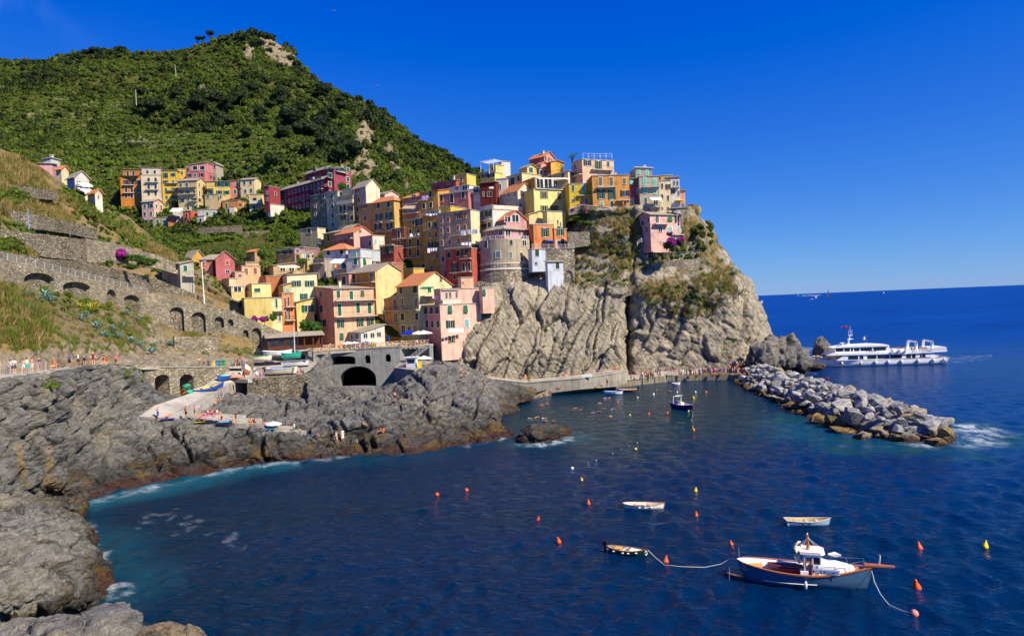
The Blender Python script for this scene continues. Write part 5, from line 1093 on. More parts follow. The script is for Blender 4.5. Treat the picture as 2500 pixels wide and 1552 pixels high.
house("cream and tan house with a yellow gabled upper floor",1237,1275,1332,423,465,203,50,(215,185,130),colR=(250,222,160),win=[('L',1252,442,11,18,'c','d'),('L',1266,436,6,14,'c','d')])
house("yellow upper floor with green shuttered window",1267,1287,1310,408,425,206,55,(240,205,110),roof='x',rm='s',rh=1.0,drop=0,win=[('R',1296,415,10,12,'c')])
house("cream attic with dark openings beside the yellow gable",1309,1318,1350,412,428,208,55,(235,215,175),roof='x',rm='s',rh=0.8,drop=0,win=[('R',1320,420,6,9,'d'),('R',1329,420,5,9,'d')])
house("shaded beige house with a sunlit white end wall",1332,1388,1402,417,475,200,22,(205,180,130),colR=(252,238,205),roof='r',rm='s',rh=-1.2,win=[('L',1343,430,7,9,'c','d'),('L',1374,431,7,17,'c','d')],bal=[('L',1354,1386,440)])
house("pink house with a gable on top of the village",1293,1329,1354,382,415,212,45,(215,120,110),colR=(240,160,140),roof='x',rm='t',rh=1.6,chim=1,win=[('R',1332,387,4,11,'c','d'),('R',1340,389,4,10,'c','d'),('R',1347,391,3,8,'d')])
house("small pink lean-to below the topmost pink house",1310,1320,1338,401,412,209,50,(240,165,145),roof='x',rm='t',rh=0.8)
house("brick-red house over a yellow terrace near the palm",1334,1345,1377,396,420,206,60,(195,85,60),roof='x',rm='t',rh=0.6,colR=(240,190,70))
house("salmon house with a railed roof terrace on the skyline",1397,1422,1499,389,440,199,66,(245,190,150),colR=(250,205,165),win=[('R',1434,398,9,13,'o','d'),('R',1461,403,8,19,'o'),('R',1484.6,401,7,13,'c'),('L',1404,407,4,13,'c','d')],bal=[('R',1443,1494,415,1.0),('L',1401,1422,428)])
# ---- row on the headland
house("small bright yellow house with mint shutters",1390,1447,None,448,510,190,-4,(242,205,30),win=[('L',1424,459,8,17,'c','l'),('L',1399,459,6,15,'c'),('L',1432,491,8,13,'w'),('L',1400,490,8,6,'d')],bal=[('L',1408,1443,477,0.9)])
house("wide orange house with green shutters and a balcony",1447,1537,None,427,520,188,-3,(240,165,75),win=[('L',1466,443,9,20,'c','o'),('L',1492,443,9,20,'c','o'),('L',1524,442,8,14,'c','o'),('L',1467.5,474,9,22,'o'),('L',1494,475,9,22,'o'),('L',1526,472,11,14,'o','n'),('L',1469,496,8,9,'c','l'),('L',1494,498,8,13,'c','d'),('L',1526,496,8,9,'d')],bal=[('L',1456,1505,457,0.9),('L',1505,1537,489,0.9)],chim=2)
house("narrow crimson house with mint shutters",1537,1562,None,436,525,188.5,-3,(200,98,98),roof='s',rm='s',rh=0.5,win=[('L',1540.5,445,7,11,'p','t'),('L',1556,446.6,5,8,'w'),('L',1557,466,5,13,'p','t'),('L',1544,491,7,13,'c','t')])
house("grey house with bright mint shutters",1562,1610,None,430,528,187,-2,(200,188,160),win=[('L',1574,442.5,7,18,'c','t'),('L',1598,445.4,7,18,'c','t'),('L',1575.6,465.5,7,12,'c','t'),('L',1599,467.4,7,12,'c','t'),('L',1576.5,489.5,6,14,'c'),('L',1601,492,10,18,'d'),('L',1578,512,6,6,'d')],bal=[('L',1567,1611,456,1.0),('L',1587,1613,506,1.4)])
house("grey attic with mint shutters and a flat white roof",1552,1592,None,411,432,191,0,(190,182,165),roof='r',rm='w',rh=0.4,drop=0,win=[('L',1560,420,6,9,'c','t'),('L',1579,421,7,11,'c','t')],chim=1)
house("cream house with small dark windows on the headland",1610,1638,None,441,525,188,-2,(250,228,175),win=[('L',x,y,5,12,'c','n') for x,y in ((1616.7,454),(1616.7,480),(1631,483))] + [('L',1631,456,6,12,'o','n'),('L',1617,509,4,6,'d'),('L',1631,510,5,9,'w')])
house("yellow roof room with a straw awning beside the grey attic",1613,1642,None,428,443,190,0,(225,180,55),drop=0,win=[('L',1625,436,7,7,'d')])
house("white and blue-grey house near the point",1638,1660,None,432,515,189,2,(228,228,225),roof='s',rm='f',rh=0.4,win=[('L',1646,447,4,12,'d'),('L',1654,447,4,12,'d'),('L',1642,467,5,12,'o','d'),('L',1657,471,4,11,'c')],bal=[('L',1640,1659,457)])
house("pink house at the seaward end of the row",1648,1673,None,462,520,191,8,(250,190,165),roof='l',rm='t',rh=-0.4,win=[('L',1667,502,5,10,'c')])
house("pink house with white balcony railings standing on the cliff",1560,1588,1664,524,588,180.5,64,(235,165,155),colR=(248,195,180),roof='y',rm='s',rh=0.9,wl=7,win=[('R',1635,534,11,12,'p'),('R',1656,534,5,12,'c'),('R',1612,560,9,12,'w','l'),('R',1635.5,560,10,12,'c','l'),('R',1656.5,560,5,13,'c','l'),('R',1604,534,8,18,'d'),('L',1570,544,5,12,'p'),('L',1585,537,4,12,'p'),('L',1579,560,6,14,'d')],bal=[('R',1594,1629,547,1.2),('R',1640,1664,573,1.2)])
# ---- orange house, round tower and white annexes
house("yellow rendered block under the large yellow house",1325,1336,1381,516,560,189,66,(250,225,130),colR=(255,236,160))
house("cream house with a roof terrace above the orange house",1282,1292,1350,524,562,191,60,(245,222,150),roof='x',rm='s',rh=1.2)
house("orange house with a tall green door and a terrace",1292,1303,1354,547,610,187,66,(235,140,75),colR=(245,150,85),win=[('R',1331,567,9,21,'o')],bal=[('R',1298,1352,547,0.15)])
house("orange block with green windows beside the blue parasol",1350,1354,1384,559,612,185.5,68,(245,155,90),win=[('R',1368,567,9,15,'o'),('R',1369,594,18,13,'w','l')])
house("pink gabled house with big arched attic windows",1211,1236,1286,535,570,187.5,60,(215,140,135),colR=(228,165,160),roof='x',rm='t',rh=2.4,win=[('R',1239,535,14,12,'d','l'),('R',1258,533,16,17,'d','l')])
house("pale blue-white annexe hanging on the tower wall",1290,1299,1332,609,655,181,68,(215,225,240),win=[('R',1311,617,10,17,'c','d'),('R',1309,643,6,7,'w')],drop=1)
house("tall pale blue-white tower house with two windows",1332,1338,1376,640,711,178,68,(222,228,240),win=[('R',1361,648,9,15,'c','d'),('R',1359,700,4,5,'d')],drop=2,roof='r',rm='s',rh=0.4)
house("low stone house with a blue-edged roof above the arcaded path",396,440,474,644,700,151,35,(190,182,165),roof='s',rm='s',rh=0.8,win=[('L',427,652,7,10,'c'),('L',410,652,6,10,'d'),('R',452,655,10,14,'c')],bal=[('R',444,472,674,1.4)])
house("small tan hut by the vegetable terraces",604,622,640,614,632,205,30,(205,160,110),roof='x',rm='t',rh=0.7)
house("white wall block at the end of the far terrace row",650,660,700,498,512,262,30,(240,232,215),roof='f')
house("peach roof block beside the rose house",560,574,600,664,690,177,60,(245,190,150),win=[('R',586,672,8,6,'d')])
house("ochre low house behind the terracotta cafe house",985,1010,1036,655,690,185,40,(235,185,70),roof='f')
house("rose low house under the mustard tall house",938,958,985,642,690,190,35,(200,120,100),auto='L',seed=55)

# ---- the round tower with its stone base
def round_tower():
 c = P(1232,640,189); zt,zb = P(1240,583,182)[2],P(1240,712,180)[2]; zs = P(1240,641,182)[2]
 root = empty("round_tower",(c[0],c[1],zb),label="round grey bastion tower on a rough stone base beside the cliff",cat="tower"); r = (P(1305,600,186) - P(1176,600,186))[0] / 2
 n = 48; T = zt - zb; S = zs - zb
 def ring(prof,mat,name):
  mb = MB(); mb.lathe(prof,n); return mb.build(name,mat,root,smooth=False)
 ring([(r,S + 0.0),(r,T),(r * 0.98,T),(0,T)],plaster(196,180,150),"wall")
 ring([(r * 1.12,-6),(r * 1.06,S * 0.6),(r * 1.03,S - 1.9),(r * 1.03,S - 0.25)],M_TOWERSTONE,"stone_base")
 ring([(r * 1.03,S - 1.9),(r * 1.06,S - 1.75),(r * 1.06,S - 1.5),(r * 1.03,S - 1.35)],M_TRIM,"string_course")
 ring([(r * 1.03,S - 0.25),(r * 1.03,S + .05),(r,S + .05)],M_TRIM,"ledge_course")
 def win(px,py,w,h,sh,kd='c'):
  d = ray(px,py); o = np.array([0,0,CAM_Z]); a = d[0] ** 2 + d[1] ** 2; b = 2 * (d[0] * (o[0] - c[0]) + d[1] * (o[1] - c[1])); q = (o[0] - c[0]) ** 2 + (o[1] - c[1]) ** 2 - r * r
  disc = b * b - 4 * a * q
  if disc < 0: return
  t = (-b - math.sqrt(disc)) / (2 * a); p = o + d * t; ang = math.atan2(p[1] - c[1],p[0] - c[0])
  window(root,'L',0,0,w,h,kd,sh).location = (p[0] - c[0],p[1] - c[1],p[2] - zb - h / 2); root.children[-1].rotation_euler = (0,0,ang + R(90))
 win(1216,621,1.2,1.7,'u'); win(1247,622,0.7,1.6,'u'); win(1187,596,0.9,1.7,'d'); win(1248,592,0.8,1.4,'d'); win(1280,593,1.7,1.4,'d','w'); win(1273,626,1.0,2.1,'n')
 # pink top floor with its roof
 house("pink top floor with glazed terrace over the round tower",1186,1230,1296,560,583,184.5,45,(205,135,140),colR=(222,160,165),roof='h',rm='s',rh=2.0,drop=0,win=[('L',1203,567,7,9,'d'),('L',1222,568,9,14,'d'),('R',1240,569,12,15,'d'),('R',1268,568,6,13,'w')],over=0.6)
 pts = []
 for k in range(15):
  a = R(198) + R(150) * k / 14; pts.append((c[0] + r * 0.97 * math.cos(a),c[1] + r * 0.97 * math.sin(a),zt))
 railing("pale glass railing round the top of the round tower",pts,M_WHITE,1.0,1.6,bars=True)
round_tower()


# ------------------------------------------------------------------ vegetation
def leaf_mat(name,stops,rough=0.6,inst=True,fixed=None,trans=0.25):
 t = NT(name)
 if fixed is None:
  tint = t.attr('tint','INSTANCER') if inst else t.n('ObjectInfo').outputs['Random']
  nz = t.noise(t.pos(),0.8,3,0.6)
  f = t.math('ADD',tint,t.rng(nz,0.3,0.7,-0.13,0.13),True); col = t.ramp(f,stops)
 else:
  nz = t.noise(t.pos(),1.5,3,0.6); col = t.mix(t.rng(nz,0.35,0.65),fixed[0],fixed[1])
 t.done(col,rough,None,0.25)
 tr = t.n('BsdfTranslucent'); t.set(tr.inputs[0],t.mix(1.0,col,(1.25,1.35,0.6,1),'MULTIPLY')); mx = t.n('MixShader'); mx.inputs[0].default_value = trans
 t.t.links.new(t.b.outputs[0],mx.inputs[1]); t.t.links.new(tr.outputs[0],mx.inputs[2]); t.t.links.new(mx.outputs[0],t.out.inputs[0])
 return t.mat
GREEN = [(0.0,(0.012,0.026,0.005,1)),(0.25,(0.034,0.060,0.007,1)),(0.5,(0.095,0.124,0.012,1)),(0.72,(0.125,0.215,0.018,1)),(0.86,(0.15,0.14,0.03,1)),(1.0,(0.36,0.26,0.10,1))]
M_LEAF = leaf_mat("shrub_leaves",GREEN); M_LEAFO = leaf_mat("tree_leaves",[(0.0,(0.012,0.028,0.007,1)),(1.0,(0.040,0.070,0.014,1))],inst=False)
M_BARK = flat(84,66,50,0.9,0.1,0.3); M_BOUG = leaf_mat("bougainvillea",None,fixed=((0.42,0.02,0.30,1),(0.22,0.012,0.20,1)))
M_GARDEN = leaf_mat("garden_leaves",None,fixed=((0.045,0.11,0.012,1),(0.08,0.16,0.02,1))); M_PINEL = leaf_mat("pine_needles",None,fixed=((0.012,0.030,0.012,1),(0.03,0.055,0.016,1)))
def leaves(rng,cs,rs,n,size,flat_=1.0):       # n leaf-sized quads spread over lobes
 cs = np.array(cs); rs = np.array(rs); k = rng.choice(len(cs),n,p=rs ** 2 / (rs ** 2).sum())
 d = rng.normal(size=(n,3)); d /= np.linalg.norm(d,axis=1,keepdims=True); d[:,2] = np.where(d[:,2] < -0.55,-d[:,2],d[:,2])
 p = cs[k] + d * (rs[k] * rng.uniform(0.72,1.1,n))[:,None]
 nn = d + rng.normal(size=(n,3)) * 0.75; nn /= np.linalg.norm(nn,axis=1,keepdims=True)
 a = np.cross(nn,rng.normal(size=(n,3))); a /= np.linalg.norm(a,axis=1,keepdims=True); b = np.cross(nn,a)
 s = size * rng.uniform(0.6,1.3,n)[:,None]
 V = np.stack([p - a * s * 1.2,p - b * s * 0.7,p + a * s * 1.2,p + b * s * 0.7],1).reshape(-1,3)
 return V,np.arange(4 * n).reshape(n,4)
def crown_mesh(seed,lobes,r,n,size,mat,spread=(1,1,0.7),zc=0.0):
 rng = np.random.default_rng(seed); cs = rng.normal(size=(lobes,3)); cs /= np.linalg.norm(cs,axis=1,keepdims=True); cs *= (rng.random(lobes) ** 0.4 * r * 0.68)[:,None] * np.array(spread); cs[:,2] += zc
 rs = r * rng.uniform(0.28,0.5,lobes); V,F = leaves(rng,cs,rs,n,size * r)
 # a dark loose heart so the crown is not hollow
 bm = bmesh.new(); bmesh.ops.create_icosphere(bm,subdivisions=1,radius=1); iv = np.array([v.co[:] for v in bm.verts]); fi = np.array([[v.index for v in f.verts] for f in bm.faces]); bm.free()
 fi4 = np.concatenate([fi,fi[:,2:]],1); vs = [V]; fs = [F]; b = len(V)
 m = None; allv = V; 
 me_v = []; me_f = []
 for c,q in zip(cs,rs): me_v.append(c + iv * q * 0.8); me_f.append(fi + b); b += len(iv)
 V = np.concatenate([V] + me_v); m = bpy.data.meshes.new("crown")
 m.from_pydata(V.tolist(),[],F.tolist() + np.concatenate(me_f).tolist()); m.materials.append(mat); m.update(); return m
def tuft_mesh(seed,n,mat,h=1.0,w=0.035,lean=0.5):
 rng = np.random.default_rng(seed); V = []; F = []
 for k in range(n):
  a = rng.random() * 6.28; r = rng.random() ** 0.5 * 0.5; x,y = r * math.cos(a),r * math.sin(a); hh = h * rng.uniform(0.5,1.1); ln = rng.normal(0,lean,2) * 0.5 + np.array([math.cos(a),math.sin(a)]) * 0.25 * lean
  t = rng.random() * 6.28; dx,dy = math.cos(t) * w,math.sin(t) * w; b = len(V)
  V += [(x - dx,y - dy,0),(x + dx,y + dy,0),(x + ln[0] * .5 + dx * .7,y + ln[1] * .5 + dy * .7,hh * .6),(x + ln[0] * .5 - dx * .7,y + ln[1] * .5 - dy * .7,hh * .6),(x + ln[0],y + ln[1],hh)]
  F += [(b,b + 1,b + 2,b + 3),(b + 3,b + 2,b + 4)]
 return pydata(V,F,[mat])
# instanced growth: one point cloud per mass, each point with its own size, turn, kind and tint
def proto_coll(name,meshes):
 c = bpy.data.collections.new(name)
 for k,m in enumerate(meshes):
  o = bpy.data.objects.new("%s_%02d" % (name,k),m); c.objects.link(o)
 return c
def scatter(name,pts,sc,tint,vi,coll,rng,label=None,cat=None,nrm=None,kind='stuff',zs=None):
 n = len(pts)
 if n == 0: return None
 m = bpy.data.meshes.new(name); m.vertices.add(n); m.vertices.foreach_set('co',np.asarray(pts,np.float32).ravel())
 attr(m,'sc',sc); attr(m,'tint',tint); attr(m,'rz',rng.random(n) * 6.283); attr(m,'zs',zs if zs is not None else rng.uniform(0.75,1.15,n))
 a = m.attributes.new('vi','INT','POINT'); a.data.foreach_set('value',np.asarray(vi,np.int32))
 o = link(name,m); tag(o,label,cat,kind=kind)
 g = bpy.data.node_groups.new(name,'GeometryNodeTree'); g.interface.new_socket('Geometry',in_out='INPUT',socket_type='NodeSocketGeometry'); g.interface.new_socket('Geometry',in_out='OUTPUT',socket_type='NodeSocketGeometry')
 N = g.nodes; gi = N.new('NodeGroupInput'); go = N.new('NodeGroupOutput'); ip = N.new('GeometryNodeInstanceOnPoints'); ci = N.new('GeometryNodeCollectionInfo')
 ci.inputs['Collection'].default_value = coll; ci.inputs['Separate Children'].default_value = True; ci.inputs['Reset Children'].default_value = True
 def na(nm,dt='FLOAT'):
  x = N.new('GeometryNodeInputNamedAttribute'); x.data_type = dt; x.inputs['Name'].default_value = nm; return x.outputs['Attribute']
 L = g.links.new; L(gi.outputs[0],ip.inputs['Points']); L(ci.outputs[0],ip.inputs['Instance']); ip.inputs['Pick Instance'].default_value = True; L(na('vi','INT'),ip.inputs['Instance Index'])
 cx = N.new('ShaderNodeCombineXYZ'); L(na('rz'),cx.inputs[2]); e2 = N.new('FunctionNodeEulerToRotation'); L(cx.outputs[0],e2.inputs[0]); L(e2.outputs[0],ip.inputs['Rotation'])
 s3 = N.new('ShaderNodeCombineXYZ'); mu = N.new('ShaderNodeMath'); mu.operation = 'MULTIPLY'; S = na('sc'); L(S,mu.inputs[0]); L(na('zs'),mu.inputs[1]); L(S,s3.inputs[0]); L(S,s3.inputs[1]); L(mu.outputs[0],s3.inputs[2]); L(s3.outputs[0],ip.inputs['Scale'])
 L(ip.outputs[0],go.inputs[0]); md = o.modifiers.new('grow','NODES'); md.node_group = g; return o
def sample(patchname,n,rng,dens,pad=120):
 G,N = GRIDS[patchname]; c = (G[:-1,:-1] + G[1:,1:]) / 2; pp = project(c)
 du = np.linalg.norm(G[:-1,1:] - G[:-1,:-1],axis=-1); dv = np.linalg.norm(G[1:,:-1] - G[:-1,:-1],axis=-1)
 w = du * dv * dens(c,pp) * ((pp[...,0] > -pad) & (pp[...,0] < W0 + pad) & (c[...,1] > 5))
 if w.sum() <= 0: return np.zeros((0,3)),np.zeros((0,2))
 k = rng.choice(w.size,n,p=(w / w.sum()).ravel()); i,j = np.unravel_index(k,w.shape); a,b = rng.random(n)[:,None],rng.random(n)[:,None]
 p = G[i,j] * (1 - a) * (1 - b) + G[i,j + 1] * (1 - a) * b + G[i + 1,j] * a * (1 - b) + G[i + 1,j + 1] * a * b
 return p,project(p)
def surf(px,py,*names):
 best = None
 for nm in names:
  G,_ = GRIDS[nm]
  if nm not in _ppc: _ppc[nm] = project(G)
  d = np.hypot(_ppc[nm][...,0] - px,_ppc[nm][...,1] - py); ok = d < d.min() + 2.5; y = np.where(ok & (G[...,1] > 0),G[...,1],1e9); k = np.unravel_index(np.argmin(y),y.shape)
  if best is None or (d.min() < 12 and G[k][1] < best[1]): best = G[k]
 return np.array(best)
_ppc = {}
rg = np.random.default_rng(3)
C_BUSH = proto_coll("shrub_kind",[crown_mesh(100 + k,7,1.0,210,0.15,M_LEAF,(1,1,0.6),0.35) for k in range(5)])
C_TUFT = proto_coll("tuft_kind",[tuft_mesh(200 + k,34,M_LEAF,1.0,0.035,0.55) for k in range(3)])
# --- mountain scrub
def viney(pp): 
 m = np.zeros(pp.shape[:-1],bool)
 for poly in VINEY: m |= in_poly(pp,poly)
 return m
def hill_dens(c,pp):
 y = c[...,1]; d = 1.0 / np.maximum(y,150) ** 1.6 * 1e4
 d = d * (0.45 + 0.55 * sstep(-0.3,0.2,fbm(c / 22,3,12))); rk = np.zeros_like(y)
 for poly in ROCKY: rk = np.maximum(rk,in_poly(pp,poly))
 d = d * (1 - 0.93 * rk); d = d * np.where(viney(pp) | in_poly(pp,[(470,545),(760,545),(740,645),(470,645)]),0.15,1.0)
 return d * (y < 760) * (pp[...,1] < 700)
def hill_bushes():
 p,pp = sample("mountain_hillside",24000,rg,hill_dens); n = len(p)
 lowf = sstep(420,330,p[:,1]); dark = sstep(0.0,0.45,fbm(p / 30,3,41)); tint = 0.45 + 0.14 * rg.normal(size=n) + 0.12 * lowf - 0.27 * dark + 0.10 * fbm(p / 45,3,43)
 tint = np.where((pp[:,0] < 620) & (pp[:,1] < 250),tint + 0.04,tint); sc = (1.2 + 2.3 * rg.random(n) ** 1.8) * (1 + 0.6 * dark) * np.clip(p[:,1] / 400,0.6,1.1)
 scatter("hillside_scrub",p + np.array([0,0,-0.3]),sc,np.clip(tint,0.02,0.83),rg.integers(0,5,n),C_BUSH,rg)
 # vine terraces: bright rows along the contours
 q,qq = sample("mountain_hillside",16000,rg,lambda c,pp: viney(pp) / np.maximum(c[...,1],150) ** 1.5)
 k = np.mod(q[:,2] + fbm(q / 40,2,9) * 2.0,4.4) < 1.5; q = q[k]; n = len(q)
 scatter("vine_rows",q,rg.uniform(0.8,1.4,n),np.clip(0.70 + 0.05 * rg.normal(size=n),0.4,0.85),rg.integers(0,5,n),C_BUSH,rg)
 q,qq = sample("mountain_hillside",5200,rg,lambda c,pp: (pp[...,1] < 460) * (1 / np.maximum(c[...,1],150) ** 1.4)); n = len(q)
 scatter("hillside_grass",q,rg.uniform(0.8,1.6,n),np.clip(0.80 + 0.1 * rg.normal(size=n),0.5,0.93),rg.integers(0,3,n),C_TUFT,rg)
hill_bushes()
# --- gardens in the valley between the two halves of the village
def garden(name,polys,n,size,tint,seed,patches=("mountain_hillside",),coll=None,kinds=5,sd=0.07):
 r2 = np.random.default_rng(seed); P_ = []
 for nm in patches:
  q,_ = sample(nm,n,r2,lambda c,pp: np.any([in_poly(pp,po) for po in polys],axis=0) * 1.0 / np.maximum(c[...,1],20) ** 2); P_.append(q)
 q = np.concatenate(P_); m = len(q)
 return scatter(name,q,r2.uniform(size[0],size[1],m),np.clip(tint + sd * r2.normal(size=m),0.02,1),r2.integers(0,kinds,m),coll or C_BUSH,r2)
garden("valley_shrubs",[[(340,555),(480,545),(520,560),(470,620),(520,635),(400,640),(340,600)],[(590,520),(700,510),(760,500),(760,560),(690,600),(600,560)],[(240,440),(300,450),(340,520),(345,580),(300,540)],[(480,615),(580,610),(640,640),(560,650)]],560,(0.7,1.7),0.48,5)
garden("valley_grass",[[(500,550),(760,560),(760,640),(480,640)]],420,(0.6,1.2),0.78,6,coll=C_TUFT,kinds=3)
for k,(a,b,Y0,Y1) in enumerate((((484,577),(660,556),246,252),((468,594),(586,579),240,243),((690,527),(760,520),250,240),((688,540),(745,540),247,240))):
 n = 70; t = rg.random(n); X = [surf(a[0] + (b[0] - a[0]) * u,a[1] + (b[1] - a[1]) * u,"mountain_hillside") for u in t]
 scatter("vine_row",np.array(X) + np.array([0,-0.5,0.4]) + rg.normal(size=(n,3)) * np.array([.3,.3,.2]),rg.uniform(0.7,1.1,n),np.clip(0.70 + 0.04 * rg.normal(size=n),0,1),rg.integers(0,5,n),C_BUSH,rg)
# --- left slopes
garden("dry_grass",[[(-60,360),(60,395),(130,470),(330,560),(300,580),(140,490),(-60,470)],[(-60,500),(140,500),(200,560),(-60,520)],[(300,560),(420,620),(430,650),(320,610)],[(30,600),(220,610),(210,650),(40,630)]],2300,(0.8,1.7),0.95,7,("terraced_slope",),C_TUFT,3)
garden("slope_shrubs",[[(140,470),(250,480),(310,560),(290,590),(200,540)],[(-60,470),(80,480),(70,500),(-60,500)],[(-60,600),(50,600),(50,625),(-60,630)],[(290,540),(350,580),(340,610),(300,580)]],260,(0.9,1.9),0.56,8,("terraced_slope",))
garden("slope_scrub",[[(-60,400),(500,640),(560,720),(-60,640)]],850,(0.4,0.9),0.62,9,("terraced_slope",),sd=0.16)
garden("bank_reeds",[[(-80,690),(90,720),(120,790),(110,850),(-80,850)]],420,(0.9,1.7),0.88,10,("agave_bank",),C_TUFT,3,0.08)
garden("bank_shrubs",[[(-80,650),(60,700),(60,760),(-80,800)],[(200,730),(330,760),(330,830),(240,820)],[(90,700),(240,740),(240,780),(100,750)]],80,(0.4,1.0),0.56,11,("agave_bank",),sd=0.12)
garden("bank_grass",[[(-80,720),(360,760),(400,860),(-80,860)],[(440,830),(620,850),(620,875),(440,860)]],560,(0.4,0.9),0.82,12,("agave_bank",),C_TUFT,3,0.12)
# --- headland
garden("headland_scrub",[[(1390,520),(1470,505),(1560,560),(1560,610),(1540,680),(1640,700),(1720,640),(1790,660),(1760,740),(1660,770),(1560,740),(1390,690),(1380,600)]],290,(0.35,0.95),0.66,13,("headland_cliff",),sd=0.2)
garden("headland_dry_grass",[[(1400,510),(1560,520),(1560,600),(1520,690),(1640,700),(1790,650),(1800,720),(1720,780),(1600,770),(1540,700),(1390,700)]],1100,(0.7,1.5),0.90,14,("headland_cliff",),C_TUFT,3,0.12)
garden("cliff_growth",[[(1190,720),(1500,720),(1500,900),(1150,900)],[(1560,760),(1840,740),(1860,870),(1560,890)]],120,(0.18,0.5),0.7,15,("headland_cliff",),sd=0.15)
garden("garden_hedge",[[(1575,600),(1700,590),(1710,630),(1590,640)]],60,(0.7,1.3),0.62,16,("headland_cliff",))
garden("cape_shrubs",[[(1690,550),(1735,545),(1740,600),(1700,620)]],60,(0.9,1.7),0.42,17,("headland_cliff",))
garden("rock_weeds",[[(300,900),(350,905),(350,940),(310,935)],[(770,880),(830,870),(820,920),(780,930)],[(60,915),(180,940),(120,960)],[(900,930),(960,925),(960,945)]],46,(0.25,0.6),0.66,18,("shore_rocks",),sd=0.1)
# --- single trees
CROWN = {'oak': [crown_mesh(300 + k,15,1.0,1300,0.075,M_LEAFO,(1,1,0.62)) for k in range(4)],'pine': [crown_mesh(320 + k,11,1.0,900,0.075,M_PINEL,(1,1,0.38)) for k in range(3)]}
def trunk_mesh(seed,h,r,limbs):
 rr = random.Random(seed); mb = MB(); top = (rr.uniform(-.1,.1) * h,rr.uniform(-.1,.1) * h,h); mid = (top[0] * .3,top[1] * .3 + .03 * h,h * .5); mb.tube([(0,0,-0.6),mid,top],[r,r * .75,r * .35],7)
 for k in range(limbs):
  a = rr.random() * 6.28; z = h * rr.uniform(.5,.85); mb.tube([(mid[0],mid[1],z),(mid[0] + math.cos(a) * h * .16,mid[1] + math.sin(a) * h * .16,z + h * .1),(math.cos(a) * h * .32,math.sin(a) * h * .32,z + h * .22)],[r * .4,r * .25,r * .1],5)
 return mb.mesh([M_BARK],True)
TRUNK = [trunk_mesh(k,1.0,0.06,4) for k in range(3)]
def tree(name,label,base,h,r,kind='oak',k=0,group=None,crownz=0.62,sq=1.0):
 o = empty(name,tuple(base),(0,0,k * 1.3),label,'tree',group); hh = h * (0.75 if kind == 'oak' else 0.85)
 link("trunk",TRUNK[k % 3],o,scale=(hh,hh,hh)); ms = CROWN[kind]; link("crown",ms[k % len(ms)],o,loc=(0,0,h - r * 0.62 * sq if kind == 'oak' else h - r * 0.35),scale=(r,r,r * sq)); return o
for k,(px,py,r) in enumerate([(345,268,5.5),(385,262,5),(480,240,5.5),(530,250,6),(560,262,6),(500,268,5),(600,235,5),(645,200,4.5),(700,285,5),(735,270,5),(790,300,5),(770,330,5.5),(830,250,5),(860,270,5),(690,330,4.5),(800,360,5),(840,370,5),(640,300,4.5),(430,300,4.5),(560,300,4.5),(750,380,5),(665,400,4.5),(905,250,4),(600,330,4)] + [(340 + 26 * k + (k * 37) % 19,225 + (k * 53) % 75 + (8 if k > 12 else 0),4.5 + (k * 7) % 4) for k in range(21)] + [(690 + 13 * k,255 + 9 * k + (k * 29) % 40,4.5 + (k * 5) % 3) for k in range(14)]):
 b = surf(px,py + 8,"mountain_hillside"); tree("evergreen_tree","dark round evergreen tree in the scrub of the mountain flank",b,r * 1.5,r,'oak',k,"evergreen trees on the mountain flank",sq=0.9)
for k,(px,py,r) in enumerate([(215,108,6),(232,104,6.5),(190,116,6),(172,122,5),(150,124,5),(245,110,6),(330,118,5),(422,120,5),(350,120,4),(120,130,5),(60,132,5),(20,134,5),(90,130,5),(480,106,4),(560,86,5),(580,84,5),(632,82,6),(618,84,4.5),(660,98,4),(710,118,5),(725,135,6),(735,150,6),(760,165,5),(800,195,7),(845,214,6),(940,262,4),(965,270,4),(1130,378,4),(1150,388,4.5),(1105,370,4),(775,180,5)]):
 b = surf(px,py + 26,"mountain_hillside"); tree("ridge_tree","dark evergreen tree standing on the mountain ridge line",b - np.array([0,0,3.5]),r * 1.45,r * 0.85,'oak',k,"evergreen trees along the ridge",sq=0.85)
for k,(px,py,h) in enumerate([(515,108,12),(497,112,9),(485,112,9),(275,195,9),(225,190,8),(165,175,9),(90,200,8),(300,205,8),(110,205,8),(55,190,9),(455,165,8),(350,145,8),(60,175,8),(165,205,8),(195,170,8),(75,208,8)]):
 b = surf(px,py,"mountain_hillside"); tree("pine_tree","thin dark pine rising above the upper hillside scrub",b,h,h * 0.36,'pine',k,"pines on the upper hillside")
for px,py,r,lab in ((760,800,2.9,"leafy orange tree beside the salmon house"),(838,458,2.6,"bushy tree with red flowers by the maroon block"),(657,465,2.0,"garden tree beside the cream gabled house"),(408,515,1.8,"small green tree in front of the yellow house"),(642,622,2.2,"leafy pergola tree above the peach house"),(740,640,1.4,"round shrub below the mauve house")):
 Y = {760: 163,838: 249,657: 272,408: 276,642: 190,740: 189}[px]; c = P(px,py,Y); o = empty("garden_tree",(c[0],c[1],c[2] - r * 1.3),label=lab,cat='tree'); link("trunk",TRUNK[1],o,scale=(r * 1.2,) * 3); link("crown",crown_mesh(int(px),12,1.0,1000,0.085,M_GARDEN,(1,1,0.75)),o,loc=(0,0,r * 1.3),scale=(r,r,r))
